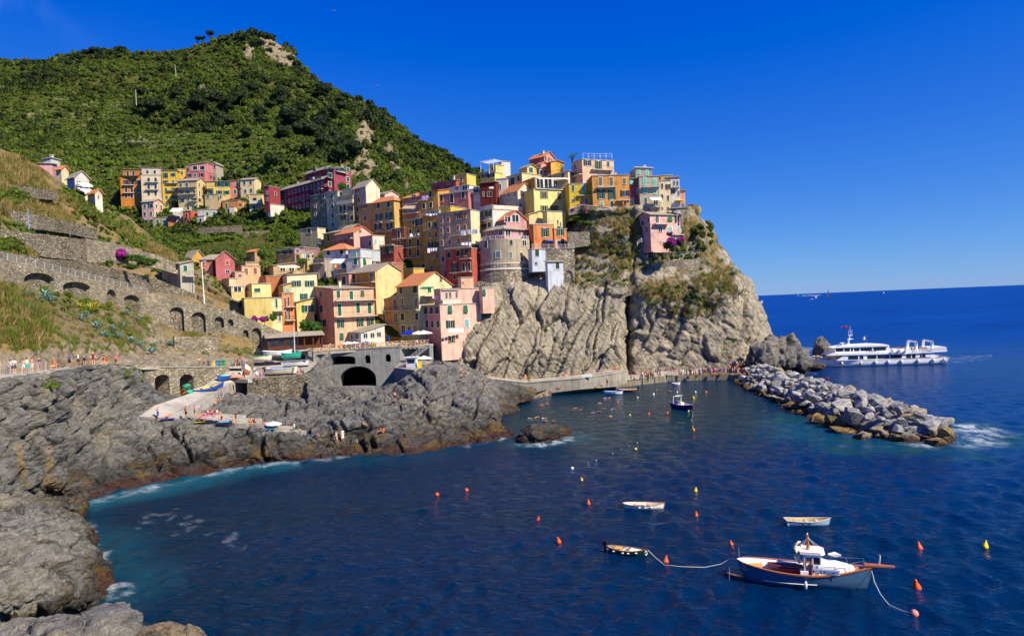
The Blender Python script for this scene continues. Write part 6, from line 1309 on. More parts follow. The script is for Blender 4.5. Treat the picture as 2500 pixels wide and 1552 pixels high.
for px,py,Y,r,lab in ((288,622,138,1.9,"magenta bougainvillea over the pergola garden"),(1422,512,187,2.0,"magenta bougainvillea below the wide orange house"),(1396,516,187,1.1,"small magenta bougainvillea beside the yellow house"),(1640,596,177.5,2.2,"large magenta bougainvillea in front of the cliff house"),(1662,590,177.5,1.4,"magenta bougainvillea spray beside the cliff house stairs"),(1635,572,177.5,0.9,"purple bougainvillea climbing the cliff house balcony"),(646,778,159,1.1,"dull purple bougainvillea under the blank yellow wall"),(622,780,158.5,1.0,"faded flowering shrub on the stone wall top")):
 c = P(px,py,Y); o = empty("bougainvillea",(c[0],c[1],c[2] - r * 0.8),label=lab,cat='bush'); link("stem",TRUNK[0],o,scale=(r,r,r)); link("foliage",crown_mesh(int(px) + 1,8,1.0,420,0.1,M_GARDEN,(1,1,0.7)),o,loc=(0,0.2,r * 0.7),scale=(r * 0.95,) * 3); link("blossom",crown_mesh(int(px),10,1.0,700,0.085,M_BOUG,(1,1,0.75)),o,loc=(0,-0.15,r * 0.85),scale=(r,) * 3)
for px,py,Y,r,lab in ((330,632,139,1.8,"leafy green pergola roof over the flower terrace"),(360,640,142,1.6,"green creeper on the pergola beside the blue roof"),(1410,530,187.5,1.9,"green creeper hanging under the bougainvillea terrace"),(1425,545,186.5,1.5,"low green vine pergola on the headland"),(318,652,137,1.2,"flowering pots hedge along the stone terrace"),(255,640,134,1.0,"clipped green hedge beside the bougainvillea"),(668,772,158,1.0,"tall column cactus at the corner of the yellow house")):
 c = P(px,py,Y); o = empty("creeper",(c[0],c[1],c[2] - r * 0.6),label=lab,cat='plant'); sx = (1.0,0.6,1.6) if 'cactus' in lab else (1.7,0.8,0.6); link("foliage",crown_mesh(int(px) + 7,12,1.0,900,0.085,M_GARDEN,(1,1,0.8)),o,loc=(0,0,r * 0.6),scale=(r * sx[0],r * sx[1],r * sx[2]))
# agaves: every leaf its own piece
def agave_leaf():
 V = []; F = []; n = 6
 for i in range(n + 1):
  t = i / n; w = 0.085 * (0.55 + 1.2 * t) * (1 - t) ** 0.55 + 0.003; x = t; z = 0.25 * t - 0.28 * t ** 3; V += [(x,-w,z + w * .25),(x,0,z - w * .2),(x,w,z + w * .25)]
 for i in range(n):
  b = i * 3; F += [(b,b + 1,b + 4,b + 3),(b + 1,b + 2,b + 5,b + 4)]
 return V,F
_av,_af = agave_leaf(); M_AGAVE = flat(138,172,164,0.55,0.3,0.15); M_YUCCA = flat(190,185,80,0.55,0.3,0.2)
LEAFM = pydata(_av,_af,[M_AGAVE],smooth=True); LEAFY = pydata(_av,_af,[M_YUCCA],smooth=True)
def agave(px,py,r,patches,label,group,mesh=None,n=26,name="agave"):
 b = surf(px,py,*patches); o = empty(name,tuple(b + np.array([0,-0.1,0.05])),label=label,cat='plant',group=group); rr = random.Random(int(px * 7 + py))
 for k in range(n):
  el = R(12 + 68 * (k / n)); az = k * 2.399 + rr.uniform(-.2,.2); s = r * 1.3 * (1.1 - 0.35 * k / n) * rr.uniform(.85,1.15); link("leaf",mesh or LEAFM,o,rot=(0,-el,az),scale=(s,s,s))
for px,py,r in ((69,728,1.3),(111,728,1.4),(90,735,1.2),(74,756,1.1),(125,735,1.1),(199,780,1.1),(238,801,1.25),(303,801,1.15),(278,805,1.0),(312,766,1.0),(336,783,0.9),(287,824,1.2),(262,822,1.0),(324,835,1.1),(345,845,1.1),(370,858,1.2),(378,842,1.0),(329,747,0.9),(210,772,1.0)):
 agave(px,py,r,("agave_bank",),"blue-green agave on the bank below the blind arches","agaves on the bank")
agave(419,840,1.1,("agave_bank",),"single agave perched on the boulder by the retaining wall",None)
for px,py,r in ((222,760,1.5),(232,752,1.3),(197,750,1.0)): agave(px,py,r,("agave_bank",),"yellow-green yucca clump on the bank below the arches","yuccas on the bank",LEAFY,30,"yucca")
for px,py,r in ((1519,594,1.1),(1493,604,0.9),(1491,581,0.9),(1765,636,0.9),(1791,668,1.2),(1778,654,1.0),(1756,702,1.0),(1570,748,1.0),(1592,742,0.8),(1700,676,0.8)):
 agave(px,py,r,("headland_cliff",),"agave rosette growing on the dry headland slope","agaves on the headland",n=20)
def palm():
 c = P(1397,388,206); o = empty("palm_tree",(c[0],c[1],c[2] - 3.2),label="palm tree on the skyline above the salmon house",cat='tree'); MB().tube([(0,0,0),(0.05,0,1.6),(0,0,3.4)],[0.3,0.25,0.28],8).build("trunk",M_BARK,o,True)
 V = []; F = []
 for i in range(9):
  t = i / 8; x = t * 2.0; z = 0.9 * t - 1.2 * t * t
  for sgn in (-1,1): b = len(V); V += [(x,0,z),(x + 0.12,0,z),(x + 0.25,sgn * 0.5 * (1 - t * .6),z - 0.22)]; F.append((b,b + 1,b + 2))
 m = pydata(V,F,[M_GARDEN])
 for k in range(20): link("frond",m,o,loc=(0,0,3.3),rot=(0,-R(10 + 60 * ((k * 7) % 20) / 20),k * 2.4),scale=(1.0,1.0,1.0))
palm()


# ------------------------------------------------------------------ boulders, boats, buoys
M_BOUL = [rock_mat("boulder_%d" % k,*c,wet=True,vein=0.3,scale=1.6,crackk=0.25,tone=0.45) for k,c in enumerate((((0.42,0.41,0.40,1),(0.56,0.54,0.51,1),(0.62,0.59,0.55,1)),((0.25,0.26,0.27,1),(0.36,0.36,0.35,1),(0.44,0.42,0.38,1)),((0.34,0.27,0.17,1),(0.42,0.35,0.24,1),(0.46,0.40,0.30,1)),((0.26,0.18,0.045,1),(0.33,0.24,0.07,1),(0.38,0.30,0.13,1))))]
def boulder_mesh(seed):
 rr = random.Random(seed); bm = bmesh.new(); pts = []
 sx,sy,sz = 1.0,rr.uniform(0.6,0.85),rr.uniform(0.45,0.7)
 for k in range(15):
  v = Vector((rr.gauss(0,1),rr.gauss(0,1),rr.gauss(0,1))).normalized(); m = max(abs(v.x),abs(v.y),abs(v.z)); v = v * (0.62 + 0.38 / m * 0.7)
  bm.verts.new((v.x * sx,v.y * sy,v.z * sz))
 r = bmesh.ops.convex_hull(bm,input=bm.verts); bmesh.ops.delete(bm,geom=[g for g in r.get('geom_interior',[]) if isinstance(g,bmesh.types.BMVert)],context='VERTS')
 bmesh.ops.bevel(bm,geom=bm.edges[:],offset=0.07,segments=1,affect='EDGES',profile=0.5,clamp_overlap=True)
 bmesh.ops.triangulate(bm,faces=[f for f in bm.faces if len(f.verts) > 4]); m = bpy.data.meshes.new("boulder"); bm.to_mesh(m); bm.free(); m.materials.append(M_BOUL[0]); return m
BM = [boulder_mesh(k) for k in range(14)]
def breakwater():
 rr = random.Random(8)
 cen = [PZ(*c,0)[:2] for c in ((1845,930),(1900,950),(1960,970),(2030,997),(2110,1025),(2190,1052),(2268,1064),(2322,1066))]
 wid = [5,6.2,6.8,7.4,7.8,7.8,6.6,4.0]; hts = [3.6,4.0,4.0,3.9,3.8,3.5,2.6,1.3]; names = ["pale grey","dark grey","tan","ochre"]
 placed = []
 for k in range(3400):
  t = rr.random() * (len(cen) - 1.001); i = int(t); f = t - i; c = cen[i] * (1 - f) + cen[i + 1] * f; d = cen[i + 1] - cen[i]; d = d / np.linalg.norm(d); n = np.array([-d[1],d[0]]); w = wid[i] * (1 - f) + wid[i + 1] * f; h = hts[i] * (1 - f) + hts[i + 1] * f
  v = rr.uniform(-1,1); near = v < 0 if (n[1] > 0) else v > 0
  x = c + n * w * v; zt = h * (1 - abs(v) ** 1.6) - 0.15; s = (0.8 + 1.2 * rr.random() ** 1.5) * (1.3 if i >= 4 else 1.05) * (0.9 if i < 2 else 1.0)
  if any((x[0] - a) ** 2 + (x[1] - b) ** 2 + 1.6 * (zt - z) ** 2 < (0.66 * (s + q)) ** 2 for a,b,z,q in placed): continue
  placed.append((x[0],x[1],zt,s))
  low = zt < 0.75; m = 3 if low and rr.random() < 0.85 else rr.choice((0,0,0,1,1,2)) if not low else 2
  o = link("boulder",BM[rr.randrange(14)],None,(x[0],x[1],zt),(rr.uniform(-.5,.5),rr.uniform(-.5,.5),rr.random() * 6.28),(s,s,s * rr.uniform(.8,1.1)),M_BOUL[m])
  big = s > 1.5; pos = "at the waterline" if low else "on the crest" if abs(v) < 0.4 else "on the flank"
  tag(o,"%s%s boulder %s of the breakwater" % ("large " if big else "",names[m],pos),"boulder","breakwater boulders")
 # rubble core that the boulders lie on
 rows = []
 for q,z in ((-1.05,-2.5),(-0.8,0.0),(-0.4,0.7),(0,1.0),(0.4,0.7),(0.8,0.0),(1.05,-2.5)):
  row = []
  for i,c in enumerate(cen):
   d = cen[min(i + 1,7)] - cen[max(i - 1,0)]; d = d / np.linalg.norm(d); n = np.array([-d[1],d[0]]); row.append((*(c + n * wid[i] * q * 0.9),hts[i] * 0.62 * z if z > 0 else z))
  rows.append(row)
 patch("breakwater_core",rows,60,200,M_BOUL[1],strata_disp(0.35,1.2,(0.3,0.3,0.9),3))
 return len(placed)
breakwater()
# sea stacks at the point and the islet in the cove
for px,py,Y,r,seed,lab in ((1900,862,172,(5.0,4.5,7.0),3,"grey rock shoulder at the tip of the headland"),(1935,880,170,(4.5,4,4.0),4,"low grey rock at the foot of the headland tip"),(2008,868,197,(3.4,2.5,5.2),6,"dark jagged sea stack behind the ferry bow"),(1985,892,180,(2.6,1.8,1.4),7,"small brown reef rock beside the ferry bow"),(1868,880,168,(4,3,5.5),9,"dark overhanging rock above the end of the quay")):
 p = P(px,py,Y); rock_blob("sea_rock",(p[0],p[1],max(p[2] - r[2] * 0.2,0.3)),r,M_ROCK,seed,5,0.42,label=lab)
p = PZ(1318,1072,0); rock_blob("islet",(p[0],p[1],0.2),(3.6,2.2,2.2),M_ROCK,21,5,0.4,0.2,"low brown rock islet with weed in the cove")
p = PZ(1373,1062,0); rock_blob("islet_rock",(p[0],p[1],0.0),(1.5,1.2,1.5),M_ROCK,22,4,0.4,0.5,"small dark rock beside the islet")
p = PZ(1870,950,0); rock_blob("sea_rock",(p[0],p[1],0.1),(1.6,1.2,0.9),M_ROCK,31,4,0.4,label="low dark rock in the water beside the breakwater root")

def hull_mesh(L,B,D,mats,sheer=0.18,stern=0.0,rake=0.08,n=22,thick=0.06,inner=True,keel=0.3,flare=0.75,draft=0.25,floor=0.35,strake=None,bowrise=0.0,full=0.0):
 """boat hull, bow at +x; stern 0 = pointed, 1 = broad transom. slots: 0 outside, 1 gunwale, 2 inside, 3 below water"""
 V = []; F = []; M = []; st = np.linspace(0,1,n); prof = [(-draft,0.10),(-draft * .4,0.55),(0.05,0.78),(D * .45,0.93),(D,1.0)]
 def half(t):
  a = (1 - abs(2 * t - 1) ** (2.5 if t < .5 else 1.75)) if stern == 0 else 0
  b = (1 - max(0,(t - 0.42) / 0.58) ** 2.4) * (stern + (1 - stern) * min(1,t / 0.42) ** 0.6); return B / 2 * (a ** (0.55 if t < .5 else 1.0) if stern == 0 else b) + 0.012
 ring = []
 for i,t in enumerate(st):
  hb = half(t); sh = D + sheer * (2 * t - 1) ** 2 * (1.0 if t > .5 else 0.7) + bowrise * max(0,t - .6) ** 2 * 6; r = []
  for z,k in prof:
   k = k + (1 - k) * full if z > 0 else k; zz = z if z <= 0.05 else z / D * sh; wx = hb * (k * flare + (1 - flare) * (1 if z == D else k)) if z < D else hb
   x = -L / 2 + L * t + (zz - 0) * rake * (1 if t > .5 else -1) * abs(2 * t - 1) ** 3 * 3; r.append((x,wx * (1 if z > -draft else 0.5),zz))
  ring.append(r)
 m = len(prof)
 for i in range(n):
  for s in (-1,1):
   for x,y,z in ring[i]: V.append((x,s * y,z))
 idx = lambda i,s,k: i * 2 * m + (0 if s < 0 else m) + k
 for i in range(n - 1):
  for k in range(m - 1):
   mi = 3 if k < 2 else 0
   F.append((idx(i,-1,k),idx(i + 1,-1,k),idx(i + 1,-1,k + 1),idx(i,-1,k + 1))); M.append(mi); F.append((idx(i,1,k + 1),idx(i + 1,1,k + 1),idx(i + 1,1,k),idx(i,1,k))); M.append(mi)
  F.append((idx(i,1,0),idx(i + 1,1,0),idx(i + 1,-1,0),idx(i,-1,0))); M.append(3)
 for i in (0,n - 1):
  for k in range(m - 1): q = (idx(i,-1,k),idx(i,-1,k + 1),idx(i,1,k + 1),idx(i,1,k)); F.append(q if i else q[::-1]); M.append(0 if k >= 2 else 3)
 out = pydata(V,F,mats,M,True,"hull")
 # gunwale and inside as their own shapes
 g = MB(); ins = MB(); w = 0.09
 for s in (-1,1):
  P_ = [(r[-1][0],s * r[-1][1],r[-1][2]) for r in ring]; g.tube(P_,w * 0.6,5)
 iv = []; jf = []
 for i,t in enumerate(st):
  x,y,z = ring[i][-1]; xf,yf,zf = ring[i][2]; fl = min(floor,z - 0.1); yi = max(y - 0.05,0.003); yf = max(min(yf,yi) * .9 - .01,0.002); iv += [(x,-yi,z + .01),(xf * .99,-yf,fl),(xf * .99,yf,fl),(x,yi,z + .01)]
 for i in range(n - 1):
  for k in range(3): a = i * 4 + k; jf.append((a,a + 1,a + 5,a + 4))
 return out,g,pydata(iv,jf,[mats[2]],None,False,"inside"),ring
def rowboat(name,label,pxpy,heading,L,B,D,colors,group=None,z=0.0,thwarts=(0.3,0.62),fenders=(),motor=False,rope=None,tilt=(0,0),extra=None,stern=0.0,Yd=None,draft=0.25,size=1.0):
 M = [flat(*c,0.45,0.4,0.1) for c in colors]; p = PZ(*pxpy,z) if Yd is None else P(*pxpy,Yd); o = empty(name,(p[0],p[1],p[2]),(tilt[0],tilt[1],heading),label,'boat',group)
 h,g,ins,ring = hull_mesh(L,B,D,[M[0],M[1],M[2],M[3 if len(M) > 3 else 0]],stern=stern,sheer=D * .35,draft=draft,floor=D * .45)
 link("hull",h,o); g.build("gunwale",M[1],o,True); link("inside",ins,o)
 for t in thwarts:
  k = int(t * 21); x,y,zz = ring[k][-1]; MB().box((x - .14,-y + .06,zz - .22),(x + .14,y - .06,zz - .17)).build("thwart",M[1],o)
 for t,s,c in fenders:
  k = int(t * 21); x,y,zz = ring[k][-1]; MB().lathe([(0,-.16),(.07,-.13),(.085,0),(.07,.13),(0,.16)],7).build("fender",M_WHITE if c == 'w' else flat(40,60,130),o,True,loc=(x,s * (y + .06),zz - .2),rot=(0,R(80),0) if c != 'v' else None)
 if motor:
  x,y,zz = ring[0][-1]; mb = MB(); mb.box((x - .42,-.16,zz + .05),(x - .02,.16,zz + .52)).box((x - .30,-.07,-.5),(x - .12,.07,zz + .06)).box((x - .36,-.04,-.62),(x - .05,.04,-.5)); mb.build("outboard_motor",flat(22,22,24,0.35,0.5,0.05),o)
 o.scale = (size,) * 3; return o,ring,M
def near_boats():
 W_,WD,GR = (228,224,214),(176,120,58),(150,140,122)
 o,ring,M = rowboat("rowing_boat","white double-ended rowing boat with a varnished rim",(1572,1241),R(-8),4.75,1.65,0.55,(W_,WD,(205,198,182),(190,195,200)),fenders=((.42,-1,'w'),(.55,-1,'w'),(.68,-1,'w')),size=.8)
 for x in (-1.0,-0.3): MB().box((x - .4,-.45,.20),(x + .3,.5,.26)).build("floorboard",flat(150,150,145),o)
 MB().box((-1.3,.05,.33),(.1,.25,.39)).build("oar",flat(60,110,165),o)
 o,ring,M = rowboat("fishing_boat","dark green open boat with a black outboard motor",(1531,1352),R(-24),4.1,1.5,0.55,((24,62,48),(120,84,56),(150,128,100),(12,16,14)),fenders=((.08,-1,'w'),(.22,-1,'w'),(.45,-1,'w'),(.58,-1,'w'),(.78,-1,'w')),motor=True,size=.74)
 x0,x1 = 0.35,1.55; MB().prism([(x0,-.55),(x1,-.25),(x1,.25),(x0,.55)],.50,.56).build("foredeck",flat(226,215,192),o)
 MB().box((-1.3,-.4,.28),(-.6,.35,.62)).build("engine_box",flat(205,160,85),o); MB().tube([(-.4,-.2,.45),(.1,.1,.62),(.3,-.1,.5)],.12,6).build("bundled_cloth",flat(190,185,190),o,True)
 tor = [(2.08 + .05 * math.cos(a),-.12 + .22 * math.cos(a),.38 + .22 * math.sin(a)) for a in np.linspace(0,6.28,15)]; MB().tube(tor,.05,5,caps=False).build("lifebuoy",M_WHITE,o,True); MB().tube([(1.95,0,.6),(1.97,0,1.15)],.02,4).build("bow_post",M_DKWOOD,o)
 o,ring,M = rowboat("dinghy","weathered pale blue dinghy with a square stern",(1973,1281),R(-4),5.0,1.75,0.62,((150,172,196),(206,192,160),(170,150,118),(80,90,100)),stern=0.72,thwarts=(.25,.5,.72),fenders=((.38,-1,'b'),(.5,-1,'b')),size=.72)
 MB().tube([(-1.9,.1,.5),(1.1,.45,.72)],.03,5).build("oar",flat(190,160,110),o); MB().tube([(-1.7,-.2,.45),(1.0,-.4,.66)],.03,5).build("oar",flat(215,205,190),o)
 # covering inside frames
 for k in range(6,19,2): x,y,z = ring[k][-1]; MB().box((x - .03,-y + .05,.26),(x + .03,y - .05,.32)).build("rib",M[2],o)
near_boats()
def gozzo():
 p = PZ(1965,1423,0); o = empty("wooden_cabin_boat",(p[0],p[1],0.0),(R(0),0,R(-19)),"blue wooden gozzo with a white wheelhouse and NOLEGGIO banner",'boat')
 HBL,WOOD,WHT,DECK,BOT = flat(66,98,128,0.25,0.5,0.08),flat(168,96,48,0.35,0.5,0.15),flat(238,236,230,0.35,0.5,0.04),flat(196,142,80,0.5,0.4,0.15),flat(14,20,30,0.5,0.3,0.1)
 MAR = flat(96,34,44,0.6,0.3,0.1)
 L,B,D = 9.7,3.2,1.25
 h,g,ins,ring = hull_mesh(L,B,D,[HBL,WOOD,WHT,BOT],sheer=0.55,rake=0.10,n=30,floor=0.55,draft=0.35,flare=0.7,bowrise=0.12)
 link("hull",h,o)
 gw = MB()
 for s in (-1,1):
  for i in range(29):
   a,b = ring[i][-1],ring[i + 1][-1]; gw.add([(a[0],s * (a[1] + .08),a[2] + .02),(b[0],s * (b[1] + .08),b[2] + .02),(b[0],s * max(b[1] - .12,0),b[2] + .02),(a[0],s * max(a[1] - .12,0),a[2] + .02),(a[0],s * (a[1] + .08),a[2] - .07),(b[0],s * (b[1] + .08),b[2] - .07)],[(0,1,2,3),(0,4,5,1)])
 gw.build("gunwale",WOOD,o); link("inside",ins,o)
 st = MB(); st.tube([(x,-y - .02,0.42 + .02 * i) for i,(x,y,z) in enumerate([ring[k][3] for k in range(5,19,3)])],0.035,4); st.build("rubbing_strake",WHT,o)
 # cockpit sole, seats, table, engine box
 def inner(k): return ring[k][-1]
 pts = [(ring[k][-1][0],ring[k][-1][1] * .84) for k in range(3,17)]; MB().prism([(x,-y) for x,y in pts] + [(x,y) for x,y in pts[::-1]],.56,.62).build("cockpit_sole",DECK,o)
 pts = [(ring[k][-1][0],ring[k][-1][1] * .9) for k in range(1,6)]; MB().prism([(x,-y) for x,y in pts] + [(x,y) for x,y in pts[::-1]],1.0,1.08).build("stern_seat",DECK,o)
 for s in (-1,1):
  pts = [(ring[k][-1][0],s * ring[k][-1][1] * .86) for k in range(6,15)]; q = [(x,y - s * .42) for x,y in pts]; MB().prism((pts + q[::-1]) if s < 0 else (q + pts[::-1]),.95,1.03).build("side_bench",WHT,o)
 MB().box((-2.0,-.45,.62),(-.4,.45,1.28)).build("engine_box",MAR,o); tab = [(-2.9,-.3),(-2.7,-.42),(-.3,-.42),(-.1,-.3),(-.1,.3),(-.3,.42),(-2.7,.42),(-2.9,.3)]; MB().prism(tab,1.38,1.44).build("table",MAR,o)
 MB().box((-.35,-1.05,.62),(.25,-.55,1.35)).build("locker",WHT,o)
 # side deck forward, trunk cabin
 pts = [(ring[k][-1][0],max(ring[k][-1][1] - .10,.02)) for k in range(16,29)]; zs = [ring[k][-1][2] for k in range(16,29)]
 V = [(x,-y,z - .06) for (x,y),z in zip(pts,zs)] + [(x,y,z - .06) for (x,y),z in zip(pts,zs)]; n = len(pts); link("foredeck",pydata(V,[(i,i + 1,n + i + 1,n + i) for i in range(n - 1)],[DECK]),o)
 tc = MB(); prof = [(1.0,.98,1.95),(2.4,.82,1.85),(3.5,.5,1.72),(3.75,.35,1.66)]; vv = []
 for x,y,z in prof: vv += [(x,-y - .12,1.1),(x,-y,z),(x,y,z),(x,y + .12,1.1)]
 ff = []
 for i in range(3):
  for k in range(3): a = i * 4 + k; ff.append((a,a + 4,a + 5,a + 1))
 ff += [(0,1,2,3),(12,15,14,13)]; link("trunk_cabin",pydata(vv,ff,[WHT]),o)
 MB().box((1.55,-1.02,1.35),(2.25,-.96,1.62)).build("porthole",flat(70,40,34),o)
 # wheelhouse with windows
 w = MB(); x0,x1,y0 = -.05,1.25,.86; z0,z1 = .7,2.75
 for (a,b,c,d) in ((x0,-y0,x0 + .09,y0),): w.box((a,b,z0),(c,-y0 + .25,z1)).box((a,y0 - .25,z0),(c,y0,z1)).box((a,b,z1 - .18),(c,d,z1))
 w.box((x1 - .09,-y0,z0),(x1,y0,1.95)).box((x1 - .09,-y0,z1 - .2),(x1,y0,z1)).box((x1 - .09,-.05,1.95),(x1,.05,z1))
 for s in (-1,1):
  ya,yb = (s * y0 - .05,s * y0 + .03); w.box((.62,ya,z0),(x1,yb,1.95)).box((x0,ya,z1 - .22),(x1,yb,z1)).box((.56,ya,1.95),(.66,yb,z1)).box((x1 - .1,ya,1.95),(x1,yb,z1)).box((x0,ya,z0),(.05,yb,z1))
 whl = w.build("wheelhouse",WHT,o)
 for s in (-1,1): MB().box((.66,s * y0 - .01,1.95),(x1 - .1,s * y0 + .01,z1 - .22)).build("window",M_GLASS,whl); MB().box((.04,s * y0 - .06,z0),(.12,s * y0 + .04,z1 - .2)).box((.5,s * y0 - .06,z0),(.57,s * y0 + .04,z1 - .2)).build("door_frame",WOOD,whl)
 for s in (-1,1): MB().box((x1 - .05,min(s * .06,s * (y0 - .1)),1.97),(x1 - .03,max(s * .06,s * (y0 - .1)),z1 - .2)).build("windscreen",M_GLASS,whl)
 MB().prism([(-.35,-1.0),(1.25,-1.0),(1.55,-.7),(1.55,.7),(1.25,1.0),(-.35,1.0)],z1,z1 + .12).build("roof",WHT,whl); MB().tube([(-.35,-.95,z1 + .16),(1.2,-.95,z1 + .16)],.03,4).tube([(-.35,.95,z1 + .16),(1.2,.95,z1 + .16)],.03,4).build("roof_rail",WOOD,whl)
 MB().tube([(.35,0,z1 + .1),(.3,0,z1 + 1.15)],[.16,.08],8).tube([(.3,0,z1 + 1.1),(.3,0,z1 + 1.3)],.13,8).build("mast",WOOD,o,True); MB().lathe([(0,0),(.06,0),(.06,.16),(0,.2)],8,c=(.3,0,z1 + 1.3)).build("mast_light",M_WHITE,o,True)
 for q in ((1.3,-.7),(1.3,.7),(-.3,-.7),(-.3,.7)): MB().tube([(.3,0,z1 + 1.15),(q[0],q[1],z1 + .12)],.012,3).build("stay",M_WHITE,o)
 MB().tube([(.2,-.1,z1 + 1.0),(-.3,-.3,z1 + .6),(-.2,-.2,z1 + .35)],[.05,.12,.04],5).build("folded_flag",flat(225,200,205),o,True)
 MB().tube([(-.35,-.6,1.9),(-.6,-.5,2.4),(-.55,-.3,2.9),(-.35,0,3.3),(-.55,.3,3.0),(-.65,.5,2.5)],[.16,.24,.30,.26,.24,.1],7).build("furled_awning",flat(222,210,180),o,True)
 MB().tube([(1.9,.7,2.35),(2.4,.6,2.4),(2.9,.75,2.3)],[.05,.22,.06],7).build("bundled_sail",flat(205,205,200),o,True)
 # pulpit rails, bowsprit
 for s in (-1,1):
  R_ = [ring[k][-1] for k in (18,21,24,27)]; top = [(x,s * max(y - .1,.05),z + .62) for x,y,z in R_]; mb = MB().tube([(ring[16][-1][0],s * (ring[16][-1][1] - .1),ring[16][-1][2])] + top,.022,5)
  for (x,y,z),t in zip(R_,top): mb.tube([(x,s * max(y - .1,.05),z),t],.02,4)
  mb.build("pulpit_rail",M_GALV,o,True)
 xb,zb_ = ring[29][-1][0],ring[29][-1][2]; MB().prism([(xb - .9,-.32),(xb + .1,-.24),(xb + 1.2,-.14),(xb + 1.3,0),(xb + 1.2,.14),(xb + .1,.24),(xb - .9,.32)],zb_ - .02,zb_ + .09).build("bowsprit",WOOD,o)
 MB().tube([(xb + .2,-.2,zb_ + .08),(xb + .25,-.2,zb_ + .9),(xb + .25,.2,zb_ + .9),(xb + .2,.2,zb_ + .08)],.025,5).build("bow_gate",M_GALV,o,True)
 xs_ = ring[0][-1][0]; MB().prism([(xs_ + .5,-.9),(xs_ - .2,-.75),(xs_ - .75,-.45),(xs_ - .9,0),(xs_ - .75,.45),(xs_ - .2,.75),(xs_ + .5,.9)],.42,.50).build("swim_platform",DECK,o)
 lad = MB();
 for y in (-.72,-.38): lad.tube([(xs_ - .62,y,.95),(xs_ - .66,y,-.3)],.022,4)
 for z in (.1,-.12,.3): lad.tube([(xs_ - .64,-.72,z),(xs_ - .64,-.38,z)],.02,4)
 lad.build("ladder",M_GALV,o); MB().tube([(xs_ + .2,.3,1.6),(xs_ + .15,.3,2.5)],.02,4).build("flagpole",M_GALV,o)
 k = 15; x,y,z = ring[k][-1]; MB().lathe([(0,-.32),(.1,-.28),(.12,0),(.1,.28),(.03,.34),(0,.36)],9).build("fender",M_WHITE,o,True,loc=(x - .2,-y - .12,z - .75))
 o.scale = (.83,) * 3
 b = MB().box((.55,-1.42,1.40),(2.55,-1.40,1.82)).build("banner",flat(205,215,228),o)
 text(o,"NOLEGGIO",(1.5,-1.425,1.46),.36,flat(24,44,120,0.6,0.2,0),(R(90),0,0)); return o,ring
def text(parent,s,loc,size,mat,rot,name="lettering",spread=1.0):
 c = bpy.data.curves.new(name,'FONT'); c.body = s; c.size = size; c.align_x = 'CENTER'; c.extrude = 0.004; c.offset = 0.006; c.space_character = spread
 to = bpy.data.objects.new(name,c); COL.objects.link(to); dg = bpy.context.evaluated_depsgraph_get(); m = bpy.data.meshes.new_from_object(to.evaluated_get(dg)); bpy.data.objects.remove(to)
 m.materials.clear(); m.materials.append(mat); return link(name,m,parent,loc,rot)
gozzo()
